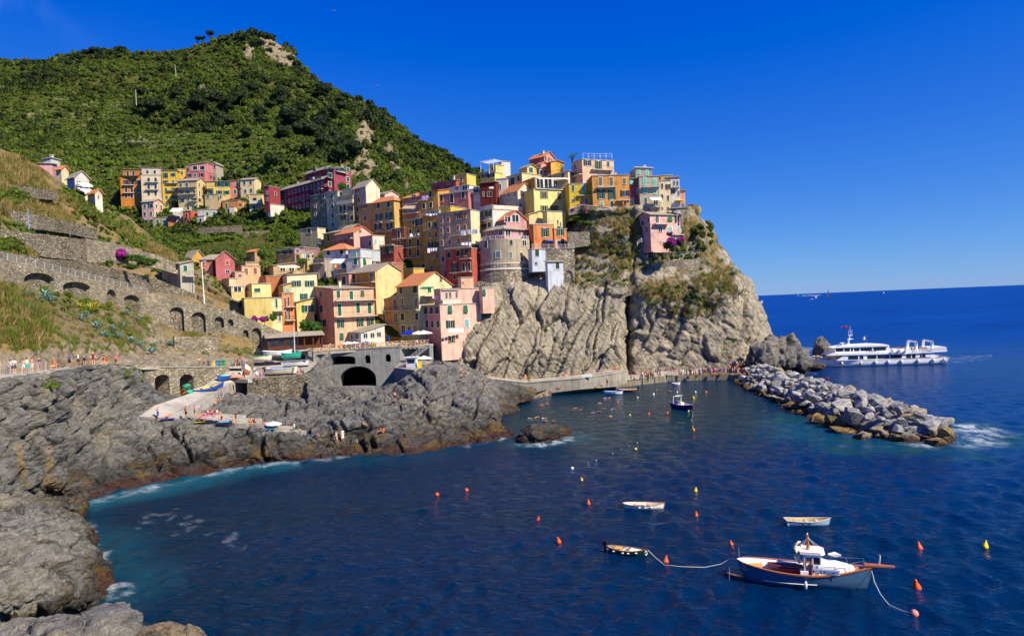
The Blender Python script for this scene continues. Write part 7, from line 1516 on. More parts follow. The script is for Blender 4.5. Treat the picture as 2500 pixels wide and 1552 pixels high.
def ferry():
 A,Bp = PZ(1988,897,0),PZ(2302,889,0); c = (A + Bp) / 2 + np.array([1.5,3.5,0]); ang = math.atan2(A[1] - Bp[1],A[0] - Bp[0]); L = np.linalg.norm(A - Bp)
 o = empty("ferry",(c[0],c[1],0),(0,0,ang),"white two-deck passenger ferry lettered LERICI behind the breakwater",'ferry')
 W1 = flat(245,245,242,0.35,0.5,0.02); TR = flat(215,215,214,0.4,0.4,0.04); DKW = M_GLASS; B = 7.0
 # bow at +x local, camera side is local +y (the boat points left)
 h,g,ins,ring = hull_mesh(L,B,1.65,[W1,TR,flat(190,185,175),flat(60,80,110)],stern=0.92,sheer=0.25,rake=0.22,n=26,floor=1.4,draft=0.5,flare=0.85,bowrise=0.2,full=0.85)
 link("hull",h,o); g.build("gunwale",TR,o,True); link("deck",ins,o)
 X = lambda px: L / 2 - (px - 1988) / (2302 - 1988) * L; pm = L / 314.0; zz = lambda py: (892 - py) * pm + 0.0
 def blk(pts,y,name,mat=W1):            # side profile (px, py) extruded across the beam
  P_ = [(X(a),zz(b)) for a,b in pts]; n = len(P_); V = [(x,-y,z) for x,z in P_] + [(x,y,z) for x,z in P_]
  return link(name,pydata(V,[tuple(range(n)),tuple(range(n,2 * n))[::-1]] + [(i,n + i,n + (i + 1) % n,(i + 1) % n) for i in range(n)],[mat]),o)
 def win(par,px0,px1,py0,py1,y,name="window",mat=DKW):
  mb = MB().box((X(px1),y - .02,zz(py1)),(X(px0),y + .05,zz(py0))); return mb.build(name,mat,par)
 low = blk([(2036,876),(2055,863),(2268,861),(2278,868),(2278,872),(2150,876)],3.1,"lower_cabin")
 for a,b in ((2066,2090),(2094,2103),(2113,2135),(2138,2166),(2169,2197),(2208,2219),(2222,2230),(2241,2244),(2246,2254)): win(low,a,b,864.5,873.5,3.1)
 up = blk([(2036,861),(2034,843),(2168,841),(2172,860)],2.7,"upper_cabin")
 for a,b in ((2037,2055),(2058,2071),(2074,2079),(2082,2095),(2098,2126),(2130,2160)): win(up,a,b,844,852.5,2.7)
 win(up,2036.0,2036.4,844.5,852,0,"front_glass")
 blk([(2030,843),(2060,838),(2130,836),(2168,839),(2167,841.5),(2034,842.5)],2.95,"roof"); blk([(2015,862),(2030,855),(2172,858),(2172,862)],3.3,"forward_deck")
 ud = blk([(2170,862),(2305,857),(2305,859.5),(2172,864)],3.4,"upper_deck")
 rl = MB()
 for y in (-3.3,3.3):
  for hgt in (4.6,6,8,10): rl.tube([(X(2170),y,zz(862 - hgt + 2)),(X(2304),y,zz(857.5 - hgt + 1))],.035,4)
  for k in range(16): px = 2170 + k * 8.9; rl.tube([(X(px),y,zz(861 - k * .28)),(X(px),y,zz(851.5 - k * .2))],.035,4)
 rl.build("deck_railing",W1,o); blk([(2268,850),(2304,848),(2304,858),(2268,860)],3.35,"aft_screen",TR)
 for a in (2180,2197):
  MB().tube([(X(a - 6),3.5,zz(855)),(X(a + 6),3.5,zz(855))],.62,10).build("liferaft",W1,o,True)
 mast = MB().tube([(X(2075),0,zz(838)),(X(2081),0,zz(812))],[.32,.14],8); mast.box((X(2087),-.8,zz(822.5)),(X(2074),.8,zz(821.3))).box((X(2086),-.6,zz(813)),(X(2077),.6,zz(812))).build("mast",W1,o)
 for a,t in ((2078,798),(2082,788),(2086,797)): MB().tube([(X(a),0,zz(813)),(X(a),0,zz(t))],.04,4).build("antenna",W1,o)
 MB().box((X(2066),-.7,zz(832)),(X(2056),.7,zz(831))).tube([(X(2061),0,zz(838)),(X(2061),0,zz(832))],.2,6).build("radar",W1,o)
 fl = MB().tube([(X(2121),0,zz(836)),(X(2121),0,zz(811))],.04,4); fl.build("flagstaff",M_GALV,o)
 for k,cc in enumerate(((20,130,70),(235,235,235),(200,40,45))): MB().box((X(2121) + .03 + k * .26,-.02,zz(824) - .12 * k),(X(2121) + .29 + k * .26,.02,zz(816) - .12 * k)).build("flag",flat(*cc,0.7,0.2,0),o)
 for a in (2232,2270): MB().tube([(X(a),2.9,zz(857)),(X(a + 3),2.6,zz(833))],.34,6).tube([(X(a),-2.9,zz(857)),(X(a + 3),-2.6,zz(833))],.34,6).tube([(X(a + 3),-2.6,zz(833)),(X(a + 3),2.6,zz(833))],.22,6).build("aft_gantry",W1,o,True)
 for a in (2050,2094,2130,2161,2193,2233,2270,2296):
  MB().lathe([(0,-.5),(.28,-.42),(.34,0),(.28,.42),(.08,.55),(0,.56)],8).build("fender",flat(205,205,200),o,True,loc=(X(a),B / 2 * (0.97 if a > 2080 else 0.74) + .3,zz(884 - (a - 2050) * .012)))
 MB().box((X(2290),B / 2 + .005,zz(889)),(X(2020),B / 2 + .03,zz(888))).build("hull_stripe",flat(130,140,160),o)
 text(o,"LERICI",(X(2127.5),2.78,zz(858.2)),1.0,flat(40,66,130,0.5,0.3,0),(R(90),0,R(180)),spread=1.15)
 pr = MB()
 for y in (-1,1):
  pr.tube([(X(2030),y * 2.4,zz(869)),(X(2000),y * 1.2,zz(866)),(X(1984),y * .1,zz(864))],.05,4)
  for px,yy in ((2022,2.2),(2012,1.7),(2000,1.2),(1990,.5)): pr.tube([(X(px),y * yy,zz(877)),(X(px),y * yy,zz(867))],.04,4)
 pr.build("bow_railing",W1,o); return o,X,zz
FERRY = ferry()
# boats in the cove and on the hard
def small_boats():
 o,ring,M = rowboat("motor_boat","dark blue motor boat with a white roll bar in the cove",(1668,998),R(-70),5.6,2.1,0.85,((22,34,110),(214,205,185),(222,205,165),(16,22,60)),stern=0.85,thwarts=(.3,))
 MB().tube([(-1.9,-.85,.8),(-1.8,-.8,2.2),(-1.8,.8,2.2),(-1.9,.85,.8)],.06,6).tube([(-1.2,-.8,2.25),(-1.2,.8,2.25)],.05,6).tube([(-1.8,-.8,2.2),(-1.2,-.8,2.25)],.05,6).tube([(-1.8,.8,2.2),(-1.2,.8,2.25)],.05,6).build("roll_bar",M_WHITE,o,True); MB().box((-.6,-.3,.4),(-.1,.3,1.2)).build("console",M_WHITE,o)
 rowboat("rowing_boat","white and blue rowing boat moored along the quay",(1498,962),R(-10),3.9,1.5,0.6,((215,222,235),(70,100,160),(170,190,210),(40,60,120)),fenders=((.4,-1,'v'),(.6,-1,'v')),motor=False)
 rowboat("rowing_boat","varnished wooden boat with an outboard tied behind the white and blue one",(1532,956),R(172),3.9,1.5,0.5,((120,62,36),(210,200,190),(170,90,50)),motor=True)
 rowboat("dinghy","small white inflatable dinghy floating off the quay",(1651,939),R(15),1.9,1.1,0.4,((225,225,222),(232,232,230),(150,150,148)),thwarts=())
 Yz = 9.1
 rowboat("hauled_boat","blue wooden boat with yellow nets drawn up on the slipway",(510,952),R(38),4.6,1.5,0.6,((38,78,170),(40,90,180),(190,165,60),(170,130,130)),Yd=113.5,tilt=(R(14),R(-9)),draft=0.12)
 rowboat("hauled_boat","blue and green small boat beside the slipway wall",(551,926),R(70),3.4,1.5,0.7,((40,84,165),(60,140,130),(150,190,190),(30,60,130)),Yd=121,tilt=(R(4),0),draft=0.1)
 o,r_,m_ = rowboat("hauled_boat","upturned coral boat hull at the top of the slipway",(578,920),R(60),3.0,1.4,0.6,((226,128,96),(226,128,96),(200,110,84)),Yd=123,tilt=(R(150),R(20)),draft=0.3)
 rowboat("hauled_boat","white skiff with its bow raised on the yard edge",(601,908),R(-75),3.6,1.6,0.75,((226,216,205),(190,120,90),(235,225,210),(215,150,120)),Yd=126.5,tilt=(R(0),R(-25)),draft=0.2)
 o,r_,m_ = rowboat("hauled_boat","long cream motor boat with dark blue bottom on the yard",(682,912),R(176),5.6,2.0,0.9,((232,222,190),(235,230,215),(215,205,185),(26,30,44)),Yd=126,stern=0.9,draft=0.75)
 MB().box((2.5,-.5,.5),(2.9,.5,1.3)).build("outboard_motor",flat(28,32,46),o); MB().prism([(-1.8,-.85),(1.8,-.95),(1.8,.95),(-1.8,.85)],.92,1.05).build("boat_cover",flat(130,165,215),o)
 o,r_,m_ = rowboat("hauled_boat","boat under a dark grey tarpaulin beside the long cream boat",(722,893),R(10),4.6,1.9,0.8,((205,205,200),(120,125,130),(110,115,120),(60,60,64)),Yd=131,stern=0.8,draft=0.3); MB().prism([(-2.1,-.95),(2.0,-.7),(2.0,.7),(-2.1,.95)],.9,1.1).build("tarpaulin",flat(104,110,116),o)
 o,r_,m_ = rowboat("hauled_boat","cream boat with a green cover near the restaurant",(634,879),R(5),4.6,1.7,0.8,((222,208,180),(60,120,90),(70,130,100),(180,170,150)),Yd=138,draft=0.3); MB().prism([(-1.7,-.6),(1.7,-.6),(1.7,.6),(-1.7,.6)],.85,.95).build("boat_cover",flat(44,130,96),o)
 rowboat("hauled_boat","large white planked boat in front of the restaurant",(678,868),R(2),5.6,2.0,0.9,((232,232,230),(240,240,238),(222,220,215),(120,120,125)),Yd=143,draft=0.3)
 rowboat("hauled_boat","boat under a bright teal tarpaulin by the lattice fence",(712,872),R(30),3.6,1.6,0.8,((40,150,130),(40,150,130),(40,150,130)),Yd=140,draft=0.3)
 # far launches on the open sea
 for px,py,L,lab in ((1849,751,7,"small white motor launch far out past the headland"),(1949,722,22,"far white ferry with a wake near the horizon"),(1983,731,9,"tiny white speedboat on the far sea"),(2063,799,3.6,"red kayak on the open sea beyond the ferry")):
  p = PZ(px,py,0); o = empty("far_boat",(p[0],p[1],0),(0,0,R(175)),lab,'boat'); cc = (225,60,50) if 'red' in lab else (235,235,235); h,g,ins,ring = hull_mesh(L,L * .3,L * .13,[flat(*cc),flat(*cc),flat(*cc),flat(*cc)],stern=0.7,n=10,floor=L * .08,draft=0.3); link("hull",h,o); link("deck",ins,o); MB().box((-L * .2,-L * .1,L * .1),(L * .12,L * .1,L * .24)).build("cabin",flat(*cc),o)
 for px,py,h,lab in ((1861,739,9,"distant white sailing boat beyond the headland"),(1993,727,13,"distant white sailing boat near the far speedboat"),(2158,716,14,"faint sail close to the horizon"),(2023,712,34,"large dark sailing ship on the horizon")):
  p = PZ(px,py,0) if h < 20 else P(px,py,3000) * np.array([1,1,0]); o = empty("sailing_boat",(p[0],p[1],0),(0,0,R(20)),lab,'boat'); mt = flat(236,236,236) if h < 20 else flat(70,70,80); hm,g,ins,ring = hull_mesh(h * .8,h * .2,h * .09,[mt] * 4,n=10,floor=h * .06,draft=0.3); link("hull",hm,o); MB().tube([(0,0,0),(0,0,h)],h * .012,4).build("mast",mt,o)
  MB().add([(0.02 * h,0,h * .12),(-.36 * h,0.02 * h,h * .14),(0.01 * h,0,h * .96),(0.02 * h,0.02 * h,h * .12),(-.36 * h,.04 * h,h * .14),(.01 * h,.02 * h,h * .96)],[(0,1,2),(5,4,3),(0,3,4,1),(1,4,5,2),(2,5,3,0)]).build("sail",mt,o)
small_boats()
def buoy(px,py,kind,col,label,s=1.0,lean=0.15,group=None):
 p = PZ(px,py,0); mb = MB()
 if kind == 'pear': mb.lathe([(0,-.25),(.2,-.22),(.27,-.05),(.24,.12),(.12,.34),(.07,.48),(.08,.54),(0,.58)],12)
 elif kind == 'ball': mb.lathe([(0,-.28),(.17,-.22),(.27,-.05),(.27,.07),(.17,.22),(.05,.28),(0,.3)],12)
 else: mb.lathe([(0,-.12),(.07,-.1),(.1,0),(.07,.1),(0,.12)],8)
 rr = random.Random(int(px)); o = mb.build("buoy",flat(*col,0.45,0.4,0.1),None,True,loc=(p[0],p[1],0),rot=(rr.uniform(-lean,lean) * 2,rr.uniform(-lean,lean) * 2,0),scale=(s * .8,) * 3); return tag(o,label,'buoy',group)
OR,YE,PK,WH = (255,92,28),(245,205,20),(245,130,110),(238,238,236)
for px,py,kd,c,lab,s in ((1067,1207,'ball',OR,"round orange buoy off the rocks",1.0),(1139,1196,'ball',OR,"round orange buoy beside the other orange ball",1.0),(1313,1270,'pear',OR,"tilted orange pear buoy in open water below the islet",1.0),(1364,1322,'pear',OR,"small orange pear buoy near the green boat's stern",1.0),(1420,1173,'pear',YE,"yellow pear buoy between islet and white rowing boat",1.0),(1436,1229,'pear',(225,90,40),"dark orange pear buoy beside the white rowing boat",1.1),(1625,1372,'pear',OR,"orange pear buoy on the green boat's mooring line",1.15),(1698,1199,'pear',YE,"yellow tilted pear buoy above the white rowing boat",1.0),(1700,1260,'pear',OR,"orange pear buoy right beside the white rowing boat bow",1.0),(1786,1330,'pear',OR,"small orange pear buoy behind the gozzo's stern",0.9),(2245,1338,'pear',OR,"orange pear buoy off the gozzo's bowsprit",1.1),(2238,1434,'pear',OR,"big orange pear buoy nearest the gozzo's anchor line",1.35),(2232,1497,'ball',PK,"round pink buoy at the end of the gozzo's line",1.15),(2405,1334,'pear',YE,"yellow pear buoy alone in open blue water",1.1),
        (1508,982,'pear',OR,"orange buoy among the swimmers",0.9),(1584,1010,'ball',OR,"orange ball buoy in the cove off the motor boat",1.0),(1629,1008,'ball',OR,"orange ball buoy beside the dark blue motor boat",1.1),(1538,1013,'ball',(225,225,40),"yellow-green ball buoy in the cove",0.8),(1681,1003,'ball',(225,225,40),"yellow ball at the bow of the dark blue motor boat",0.8),(1693,972,'pear',YE,"yellow buoy at the cove end of the float line",1.2),(1693,1050,'pear',(245,150,30),"orange-yellow buoy at the seaward end of the float line",1.2),(1724,957,'ball',PK,"pink ball buoy in front of the quay crowd",1.0),(1557,970,'ball',WH,"white ball buoy near the quay",0.8),(1596,963,'pear',WH,"white pear buoy off the quay",0.9),(1653,958,'pear',WH,"white pear buoy behind the motor boat",0.9),(1552,1096,'ball',YE,"yellow ball buoy on the outer float line",0.9),(1397,1143,'ball',WH,"white ball at the shore end of the outer float line",0.9),(1698,957,'float',WH,"white flat float beside the pink buoy",2.6)):
 buoy(px,py,kd,c,lab,s)
for k in range(13): buoy(1692 - (0.8 * (k % 5)),983 + k * 5.0,'float',YE if k % 2 else WH,"small float on the line between the two yellow buoys",.75,group="float line in the cove")
for k in range(7): buoy(1436 + k * 20,1132 - k * 8.6,'float',WH,"small white float on the outer swimming line",.75,group="outer float line")
def rope(name,label,pts,r=0.02,mat=None):
 o = MB().tube([tuple(p) for p in pts],r,5).build(name,mat or flat(215,210,195),None,True); return tag(o,label,'rope')
rope("mooring_rope","pale mooring rope from the green boat past its buoy to the gozzo stern",[PZ(1582,1342,0.6),PZ(1600,1360,0.3),PZ(1622,1378,0.2),PZ(1660,1382,0.22),PZ(1720,1384,0.24),PZ(1760,1376,0.4),PZ(1800,1352,1.2)],0.022)
rope("mooring_rope","pale rope from the gozzo bow down to the pink buoy",[PZ(2128,1392,1.3),PZ(2135,1420,0.9),PZ(2150,1450,0.4),PZ(2170,1475,0.15),PZ(2203,1490,0.13),PZ(2228,1496,0.15)],0.022)


# ------------------------------------------------------------------ people
M_SKIN = [flat(224,172,140,0.6,0.3,0.05),flat(196,138,104,0.6,0.3,0.05),flat(168,112,80,0.6,0.3,0.05)]
M_HAIR = [flat(44,30,22,0.6,0.3,0.1),flat(96,64,38,0.6,0.3,0.1),flat(190,150,90,0.6,0.3,0.1),flat(24,20,20,0.6,0.3,0.1),flat(235,230,220,0.7,0.2,0.05)]
CL = {'white': (236,234,230),'red': (205,40,44),'blue': (44,84,170),'navy': (28,36,70),'black': (26,26,30),'grey': (120,122,126),'yellow': (240,200,40),'pink': (235,90,140),'teal': (30,170,150),'pale blue': (150,190,225),'orange': (238,120,40),'green': (60,130,70),'maroon': (110,30,50),'beige': (210,190,155),'purple': (110,60,150)}
M_CL = {k: flat(*v,0.8,0.1,0.08) for k,v in CL.items()}
def body(j,female=False,dress=False,pack=False):
 """j: joint name -> point. One skinned surface, faces coloured by the nearest bone. slots 0 skin 1 hair 2 top 3 bottom"""
 names = ['pelvis','waist','chest','neck','head','crown','shl','ell','hal','fil','shr','elr','har','fir','hil','knl','anl','tol','hir','knr','anr','tor']
 rad = dict(pelvis=(.155,.11),waist=(.125,.095),chest=(.155,.105),neck=(.055,.055),head=(.085,.095),crown=(.075,.085),sh=(.062,.062),el=(.043,.043),ha=(.034,.03),fi=(.03,.016),hi=(.09,.09),kn=(.062,.062),an=(.042,.045),to=(.045,.028))
 if dress: rad['pelvis'] = (.19,.15); rad['hi'] = (.15,.14); rad['kn'] = (.13,.12)
 E = [('pelvis','waist'),('waist','chest'),('chest','neck'),('neck','head'),('head','crown')]
 for s in 'lr': E += [('chest','sh' + s),('sh' + s,'el' + s),('el' + s,'ha' + s),('ha' + s,'fi' + s),('pelvis','hi' + s),('hi' + s,'kn' + s),('kn' + s,'an' + s),('an' + s,'to' + s)]
 col = {}
 for a,b in E:
  c = 0
  if b in ('waist','chest'): c = 2
  elif b in ('neck','head'): c = 0
  elif b == 'crown': c = 1
  elif b[:2] == 'sh': c = 2
  elif b[:2] == 'el': c = 2 if not female else 0
  elif b[:2] in ('hi','kn'): c = 3
  col[(a,b)] = c
 m = bpy.data.meshes.new("p"); m.from_pydata([j[n] for n in names],[(names.index(a),names.index(b)) for a,b in E],[]); o = bpy.data.objects.new("p",m); COL.objects.link(o)
 md = o.modifiers.new('s','SKIN'); md.use_smooth_shade = True; md.branch_smoothing = 0.3
 for i,n in enumerate(names): m.skin_vertices[0].data[i].radius = rad.get(n) or rad[n[:-1]]
 m.skin_vertices[0].data[0].use_root = True; o.modifiers.new('d','SUBSURF').levels = 1; o.modifiers['d'].render_levels = 1
 dg = bpy.context.evaluated_depsgraph_get(); r = bpy.data.meshes.new_from_object(o.evaluated_get(dg)); bpy.data.objects.remove(o); bpy.data.meshes.remove(m)
 for k in range(4): r.materials.append(M_SKIN[0])
 A = np.array([j[a] for a,b in E]); B = np.array([j[b] for a,b in E]); cc = np.zeros(len(r.polygons) * 3); r.polygons.foreach_get('center',cc); cc = cc.reshape(-1,3)
 AB = B - A; t = np.clip(((cc[:,None] - A) * AB).sum(-1) / (AB ** 2).sum(-1),0,1); d = np.linalg.norm(cc[:,None] - A - t[...,None] * AB,axis=-1); k = d.argmin(1); mi = np.array([col[e] for e in E])[k]; tt = t[np.arange(len(k)),k]
 for i,e in enumerate(E):
  if e[1][:2] == 'kn' and not dress: mi = np.where((k == i) & (tt > 0.72),0,mi)
  if e[1][:2] == 'el' and not female: mi = np.where((k == i) & (tt > 0.6),0,mi)
 hd = np.array(j['head']); face = (cc[:,1] < hd[1] - 0.02) & (np.linalg.norm(cc - hd,axis=1) < 0.2); mi = np.where((mi == 0) & (np.isin(k,[3])) & ~face & (tt > 0.55),1,mi)
 r.polygons.foreach_set('material_index',mi.astype(np.int32)); r.polygons.foreach_set('use_smooth',[True] * len(r.polygons)); r.update(); return r
def pose(**kw):                          # faces local -y; standing by default
 j = dict(pelvis=(0,0,.95),waist=(0,-.01,1.12),chest=(0,0,1.34),neck=(0,0,1.50),head=(0,-.02,1.60),crown=(0,-.01,1.70),shl=(-.19,0,1.41),ell=(-.24,.02,1.13),hal=(-.24,-.08,.90),fil=(-.23,-.12,.80),shr=(.19,0,1.41),elr=(.24,.02,1.13),har=(.24,-.08,.90),fir=(.23,-.12,.80),hil=(-.10,0,.88),knl=(-.11,-.02,.49),anl=(-.11,.03,.09),tol=(-.13,-.13,.04),hir=(.10,0,.88),knr=(.11,-.02,.49),anr=(.11,.03,.09),tor=(.13,-.13,.04))
 j.update(kw); return j
_sit = dict(pelvis=(0,.1,.14),waist=(0,.08,.32),chest=(0,.04,.55),neck=(0,.01,.70),head=(0,-.02,.80),crown=(0,-.02,.90),shl=(-.19,.04,.61),ell=(-.26,.1,.36),hal=(-.2,-.12,.30),fil=(-.16,-.2,.30),shr=(.19,.04,.61),elr=(.26,.1,.36),har=(.2,-.12,.30),fir=(.16,-.2,.30),hil=(-.1,.03,.15),knl=(-.13,-.30,.42),anl=(-.13,-.55,.10),tol=(-.14,-.7,.06),hir=(.1,.03,.15),knr=(.13,-.30,.42),anr=(.13,-.55,.10),tor=(.14,-.7,.06))
_seat = dict(pelvis=(0,.1,.50),waist=(0,.1,.68),chest=(0,.07,.90),neck=(0,.05,1.05),head=(0,.02,1.15),crown=(0,.02,1.25),shl=(-.19,.07,.96),ell=(-.25,.05,.70),hal=(-.18,-.18,.66),fil=(-.14,-.27,.66),shr=(.19,.07,.96),elr=(.25,.05,.70),har=(.18,-.18,.66),fir=(.14,-.27,.66),hil=(-.1,.05,.47),knl=(-.12,-.36,.48),anl=(-.12,-.36,.09),tol=(-.13,-.5,.04),hir=(.1,.05,.47),knr=(.12,-.36,.48),anr=(.12,-.36,.09),tor=(.13,-.5,.04))
_lie = dict(pelvis=(0,0,.12),waist=(0,.18,.13),chest=(0,.40,.14),neck=(0,.56,.14),head=(0,.66,.16),crown=(0,.76,.16),shl=(-.19,.45,.12),ell=(-.34,.22,.07),hal=(-.36,-.02,.06),fil=(-.35,-.12,.05),shr=(.19,.45,.12),elr=(.34,.62,.08),har=(.2,.8,.08),fir=(.12,.85,.08),hil=(-.1,-.08,.11),knl=(-.12,-.46,.20),anl=(-.12,-.84,.08),tol=(-.14,-.92,.16),hir=(.1,-.08,.11),knr=(.13,-.42,.42),anr=(.13,-.72,.07),tor=(.13,-.84,.06))
_swim = dict(pelvis=(0,.55,-.14),waist=(0,.38,-.08),chest=(0,.16,-.02),neck=(0,.02,.06),head=(0,-.06,.13),crown=(0,-.08,.23),shl=(-.19,.14,.02),ell=(-.42,-.08,.02),hal=(-.46,-.34,.0),fil=(-.45,-.44,.0),shr=(.19,.14,.02),elr=(.42,-.02,.03),har=(.5,-.26,.01),fir=(.5,-.36,.0),hil=(-.1,.62,-.15),knl=(-.12,1.0,-.2),anl=(-.12,1.36,-.14),tol=(-.12,1.5,-.1),hir=(.1,.62,-.15),knr=(.12,1.0,-.2),anr=(.12,1.36,-.22),tor=(.12,1.5,-.2))
_walk = dict(knl=(-.10,-.18,.52),anl=(-.10,-.24,.10),tol=(-.11,-.4,.06),knr=(.10,.06,.50),anr=(.10,.34,.16),tor=(.10,.24,.05),ell=(-.25,.12,1.15),hal=(-.25,.1,.92),fil=(-.24,.06,.82),elr=(.25,-.06,1.14),har=(.23,-.26,.98),fir=(.22,-.34,.95))
_arms = dict(ell=(-.24,-.02,1.14),hal=(-.12,-.24,1.22),fil=(-.04,-.28,1.28),elr=(.24,-.02,1.14),har=(.12,-.24,1.24),fir=(.05,-.28,1.3))
_bend = dict(waist=(0,-.08,1.1),chest=(0,-.24,1.22),neck=(0,-.36,1.32),head=(0,-.44,1.36),crown=(0,-.52,1.42),shl=(-.19,-.28,1.26),ell=(-.26,-.42,1.02),hal=(-.2,-.52,.84),fil=(-.18,-.55,.76),shr=(.19,-.28,1.26),elr=(.26,-.42,1.02),har=(.2,-.52,.84),fir=(.18,-.55,.76))
BODY = {'stand': body(pose()),'standf': body(pose(),True),'dress': body(pose(),True,True),'walk': body(pose(**_walk)),'phone': body(pose(**_arms)),'phonef': body(pose(**_arms),True,True),'bend': body(pose(**_bend)),'sit': body(_sit,True),'seat': body(_seat),'seatf': body(_seat,True,True),'lie': body(_lie,True),'swim': body(_swim,True)}
PR = random.Random(42)
WORD = {'stand': 'standing','standf': 'standing','dress': 'standing','walk': 'walking','phone': 'gesturing','phonef': 'gesturing','bend': 'bending','sit': 'sitting','seat': 'seated','seatf': 'seated','lie': 'lying','swim': 'swimming'}
def person(p,kind,where,group,yaw=None,top=None,bot=None,skin=None,hair=None,bare=False):
 top = top or PR.choice(list(CL)); bot = bot or PR.choice(['navy','black','white','beige','grey','blue','pink','black','green']); s = PR.uniform(.93,1.06); yaw = PR.random() * 6.28 if yaw is None else yaw
 o = link("person",BODY[kind],None,tuple(p),(0,0,yaw),(s,s,s)); sk = M_SKIN[skin if skin is not None else PR.randrange(3)]; mats = [sk,M_HAIR[hair if hair is not None else PR.randrange(4)],sk if bare else M_CL[top],M_CL[bot]]
 for k,m in enumerate(mats): o.material_slots[k].link = 'OBJECT'; o.material_slots[k].material = m
 cl = ("bare-chested person in %s trunks" % bot) if bare else "person in %s dress" % top if kind in ('dress','phonef') and PR.random() < .0 else "person in %s top and %s %s" % (top,bot,'skirt' if kind in ('dress','phonef','seatf') else 'shorts')
 if kind == 'swim': cl = "swimmer with %s hair" % ['dark brown','brown','fair','black','white'][M_HAIR.index(mats[1])]
 return tag(o,("%s %s %s" % (cl,WORD[kind],where)) if kind != 'swim' else "%s %s" % (cl,where),'person',group)
_z = lambda p,dy=0,dz=0: np.array(p) + np.array([0,dy,dz])
# promenade on the left
for px,kind,top,bot,sk in ((12,'dress','pale blue','pale blue',0),(42,'standf','pale blue','navy',1),(50,'phone','white','black',0),(76,'stand','beige','white',1),(85,'dress','white','teal',0),(97,'dress','pink','beige',0),(113,'walk','navy','pink',1)):
 person(away(prom_at,px,0.8,.1),kind,"behind the promenade railing","people on the railed promenade",None,top,bot,sk)
for px,kind,top,bot in ((147,'seat','orange','beige'),(152,'seat','red','beige'),(187,'phone','blue','black'),(207,'walk','white','black'),(222,'bend','grey','black'),(243,'stand','maroon','maroon'),(268,'walk','black','red'),(275,'stand','green','red'),(297,'walk','pink','black'),(496,'phone','yellow','navy'),(506,'walk','pink','black'),(582,'stand','red','black'),(597,'walk','pink','blue'),(588,'standf','purple','grey')):
 person(away(prom_at,px,0.8,.1),kind,"on the promenade" + (" above the buttress" if px < 300 else " near the bins"),"walkers on the promenade",None,top,bot)
# yard
for px,py,kind,top,bot in ((621,916,'walk','white','black'),(590,927,'stand','white','beige'),(597,927,'stand','red','grey'),(626,928,'stand','white','grey'),(636,925,'stand','pink','navy'),(643,922,'dress','teal','blue'),(647,893,'bend','white','black'),(652,890,'stand','black','navy'),(660,884,'walk','navy','beige'),(666,884,'stand','red','blue'),(615,884,'walk','black','black'),(735,913,'seat','purple','black'),(741,913,'sit','navy','black'),(728,912,'sit','pink','beige')):
 person(PZ(px,py,yardz),kind,"among the hauled-out boats","people in the harbour yard",None,top,bot)
# bathers on the ledge and rocks
LED = [(386,1022,'phonef','pink','blue'),(455,1021,'stand',None,'black'),(476,1018,'stand','pink','black'),(410,1017,'lie','orange','orange'),(493,1016,'sit','red','pink'),(500,1015,'lie','pink','pink'),(508,1014,'sit','white','pink'),(517,1014,'sit','pink','black'),(525,1013,'lie','white','pink'),(531,1012,'sit','white','beige'),(492,1026,'lie','black','navy'),(541,1026,'sit','black','black'),(576,1031,'stand','navy','navy'),(566,1031,'sit','beige','black')]
for px,py,kind,top,bot in LED:
 z = 20 - (py - hor(px)) * 97.5 / FPX + 0.12; person(PZ(px,py,z),kind,"on the concrete bathing ledge","bathers on the ledge",None,top,bot,1,bare=top is None)
for px,py,kind,top,bot in ((621,1036,'sit','black','black'),(612,1036,'sit','orange','black'),(651,1044,'sit','white','black'),(644,1044,'sit','orange','blue'),(719,1060,'standf','white','green'),(732,1060,'sit','teal','teal')):
 person(P(px,py - 2,98.8),kind,"on the stepped bathing slabs","bathers on the steps",None,top,bot,1)
def on_rock(px,py,kind,top,bot,where,grp="people on the shore rocks",bare=False):
 p = surf(px,py,"shore_rocks","cove_rock"); return person(p + np.array([0,-0.1,0.05]),kind,where,grp,None,top,bot,1,bare=bare)
for a in ((771,1062,'lie','blue','blue',"on a blue towel"),(824,1078,'dress','white','beige',"on the dark rock near the ladder"),(839,1076,'dress','white','white',"on the dark rock near the ladder"),(540,972,'dress','white','blue',"at the side of the slipway"),(533,981,'sit','orange','black',"on the rock beside the slipway"),(579,967,'sit','black','beige',"by the recess wall"),(930,1055,'sit','orange','red',"on a yellow towel"),(937,1055,'sit','red','yellow',"on a yellow towel"),(890,1044,'sit','orange','black',"in the rock cleft"),(964,978,'bend','orange','navy',"on rocks under the bridge"),(1129,932,'stand','blue','navy',"on the rounded grey rock"),(1139,918,'stand','orange','blue',"on top of the rounded grey rock"),(1127,918,'stand','orange','navy',"on top of the rounded grey rock"),(1185,949,'stand','orange','black',"below the walkway rail")):
 on_rock(*a,bare=a[0] in (964,1129,1139,1127,1185))
# cafe terrace crowd
for k in range(46):
 px = 772 + 272 * PR.random(); Y = 159.0 + 6.5 * PR.random() ** 1.4; kind = PR.choice(['seat','seatf','stand','standf','seat','walk','phone'])
 if 845 < px < 945 and Y > 160.0: Y = 159.2
 p = XZ(px,TZ - 0.15,Y); person(p,kind,"on the cafe terrace","crowd on the cafe terrace")
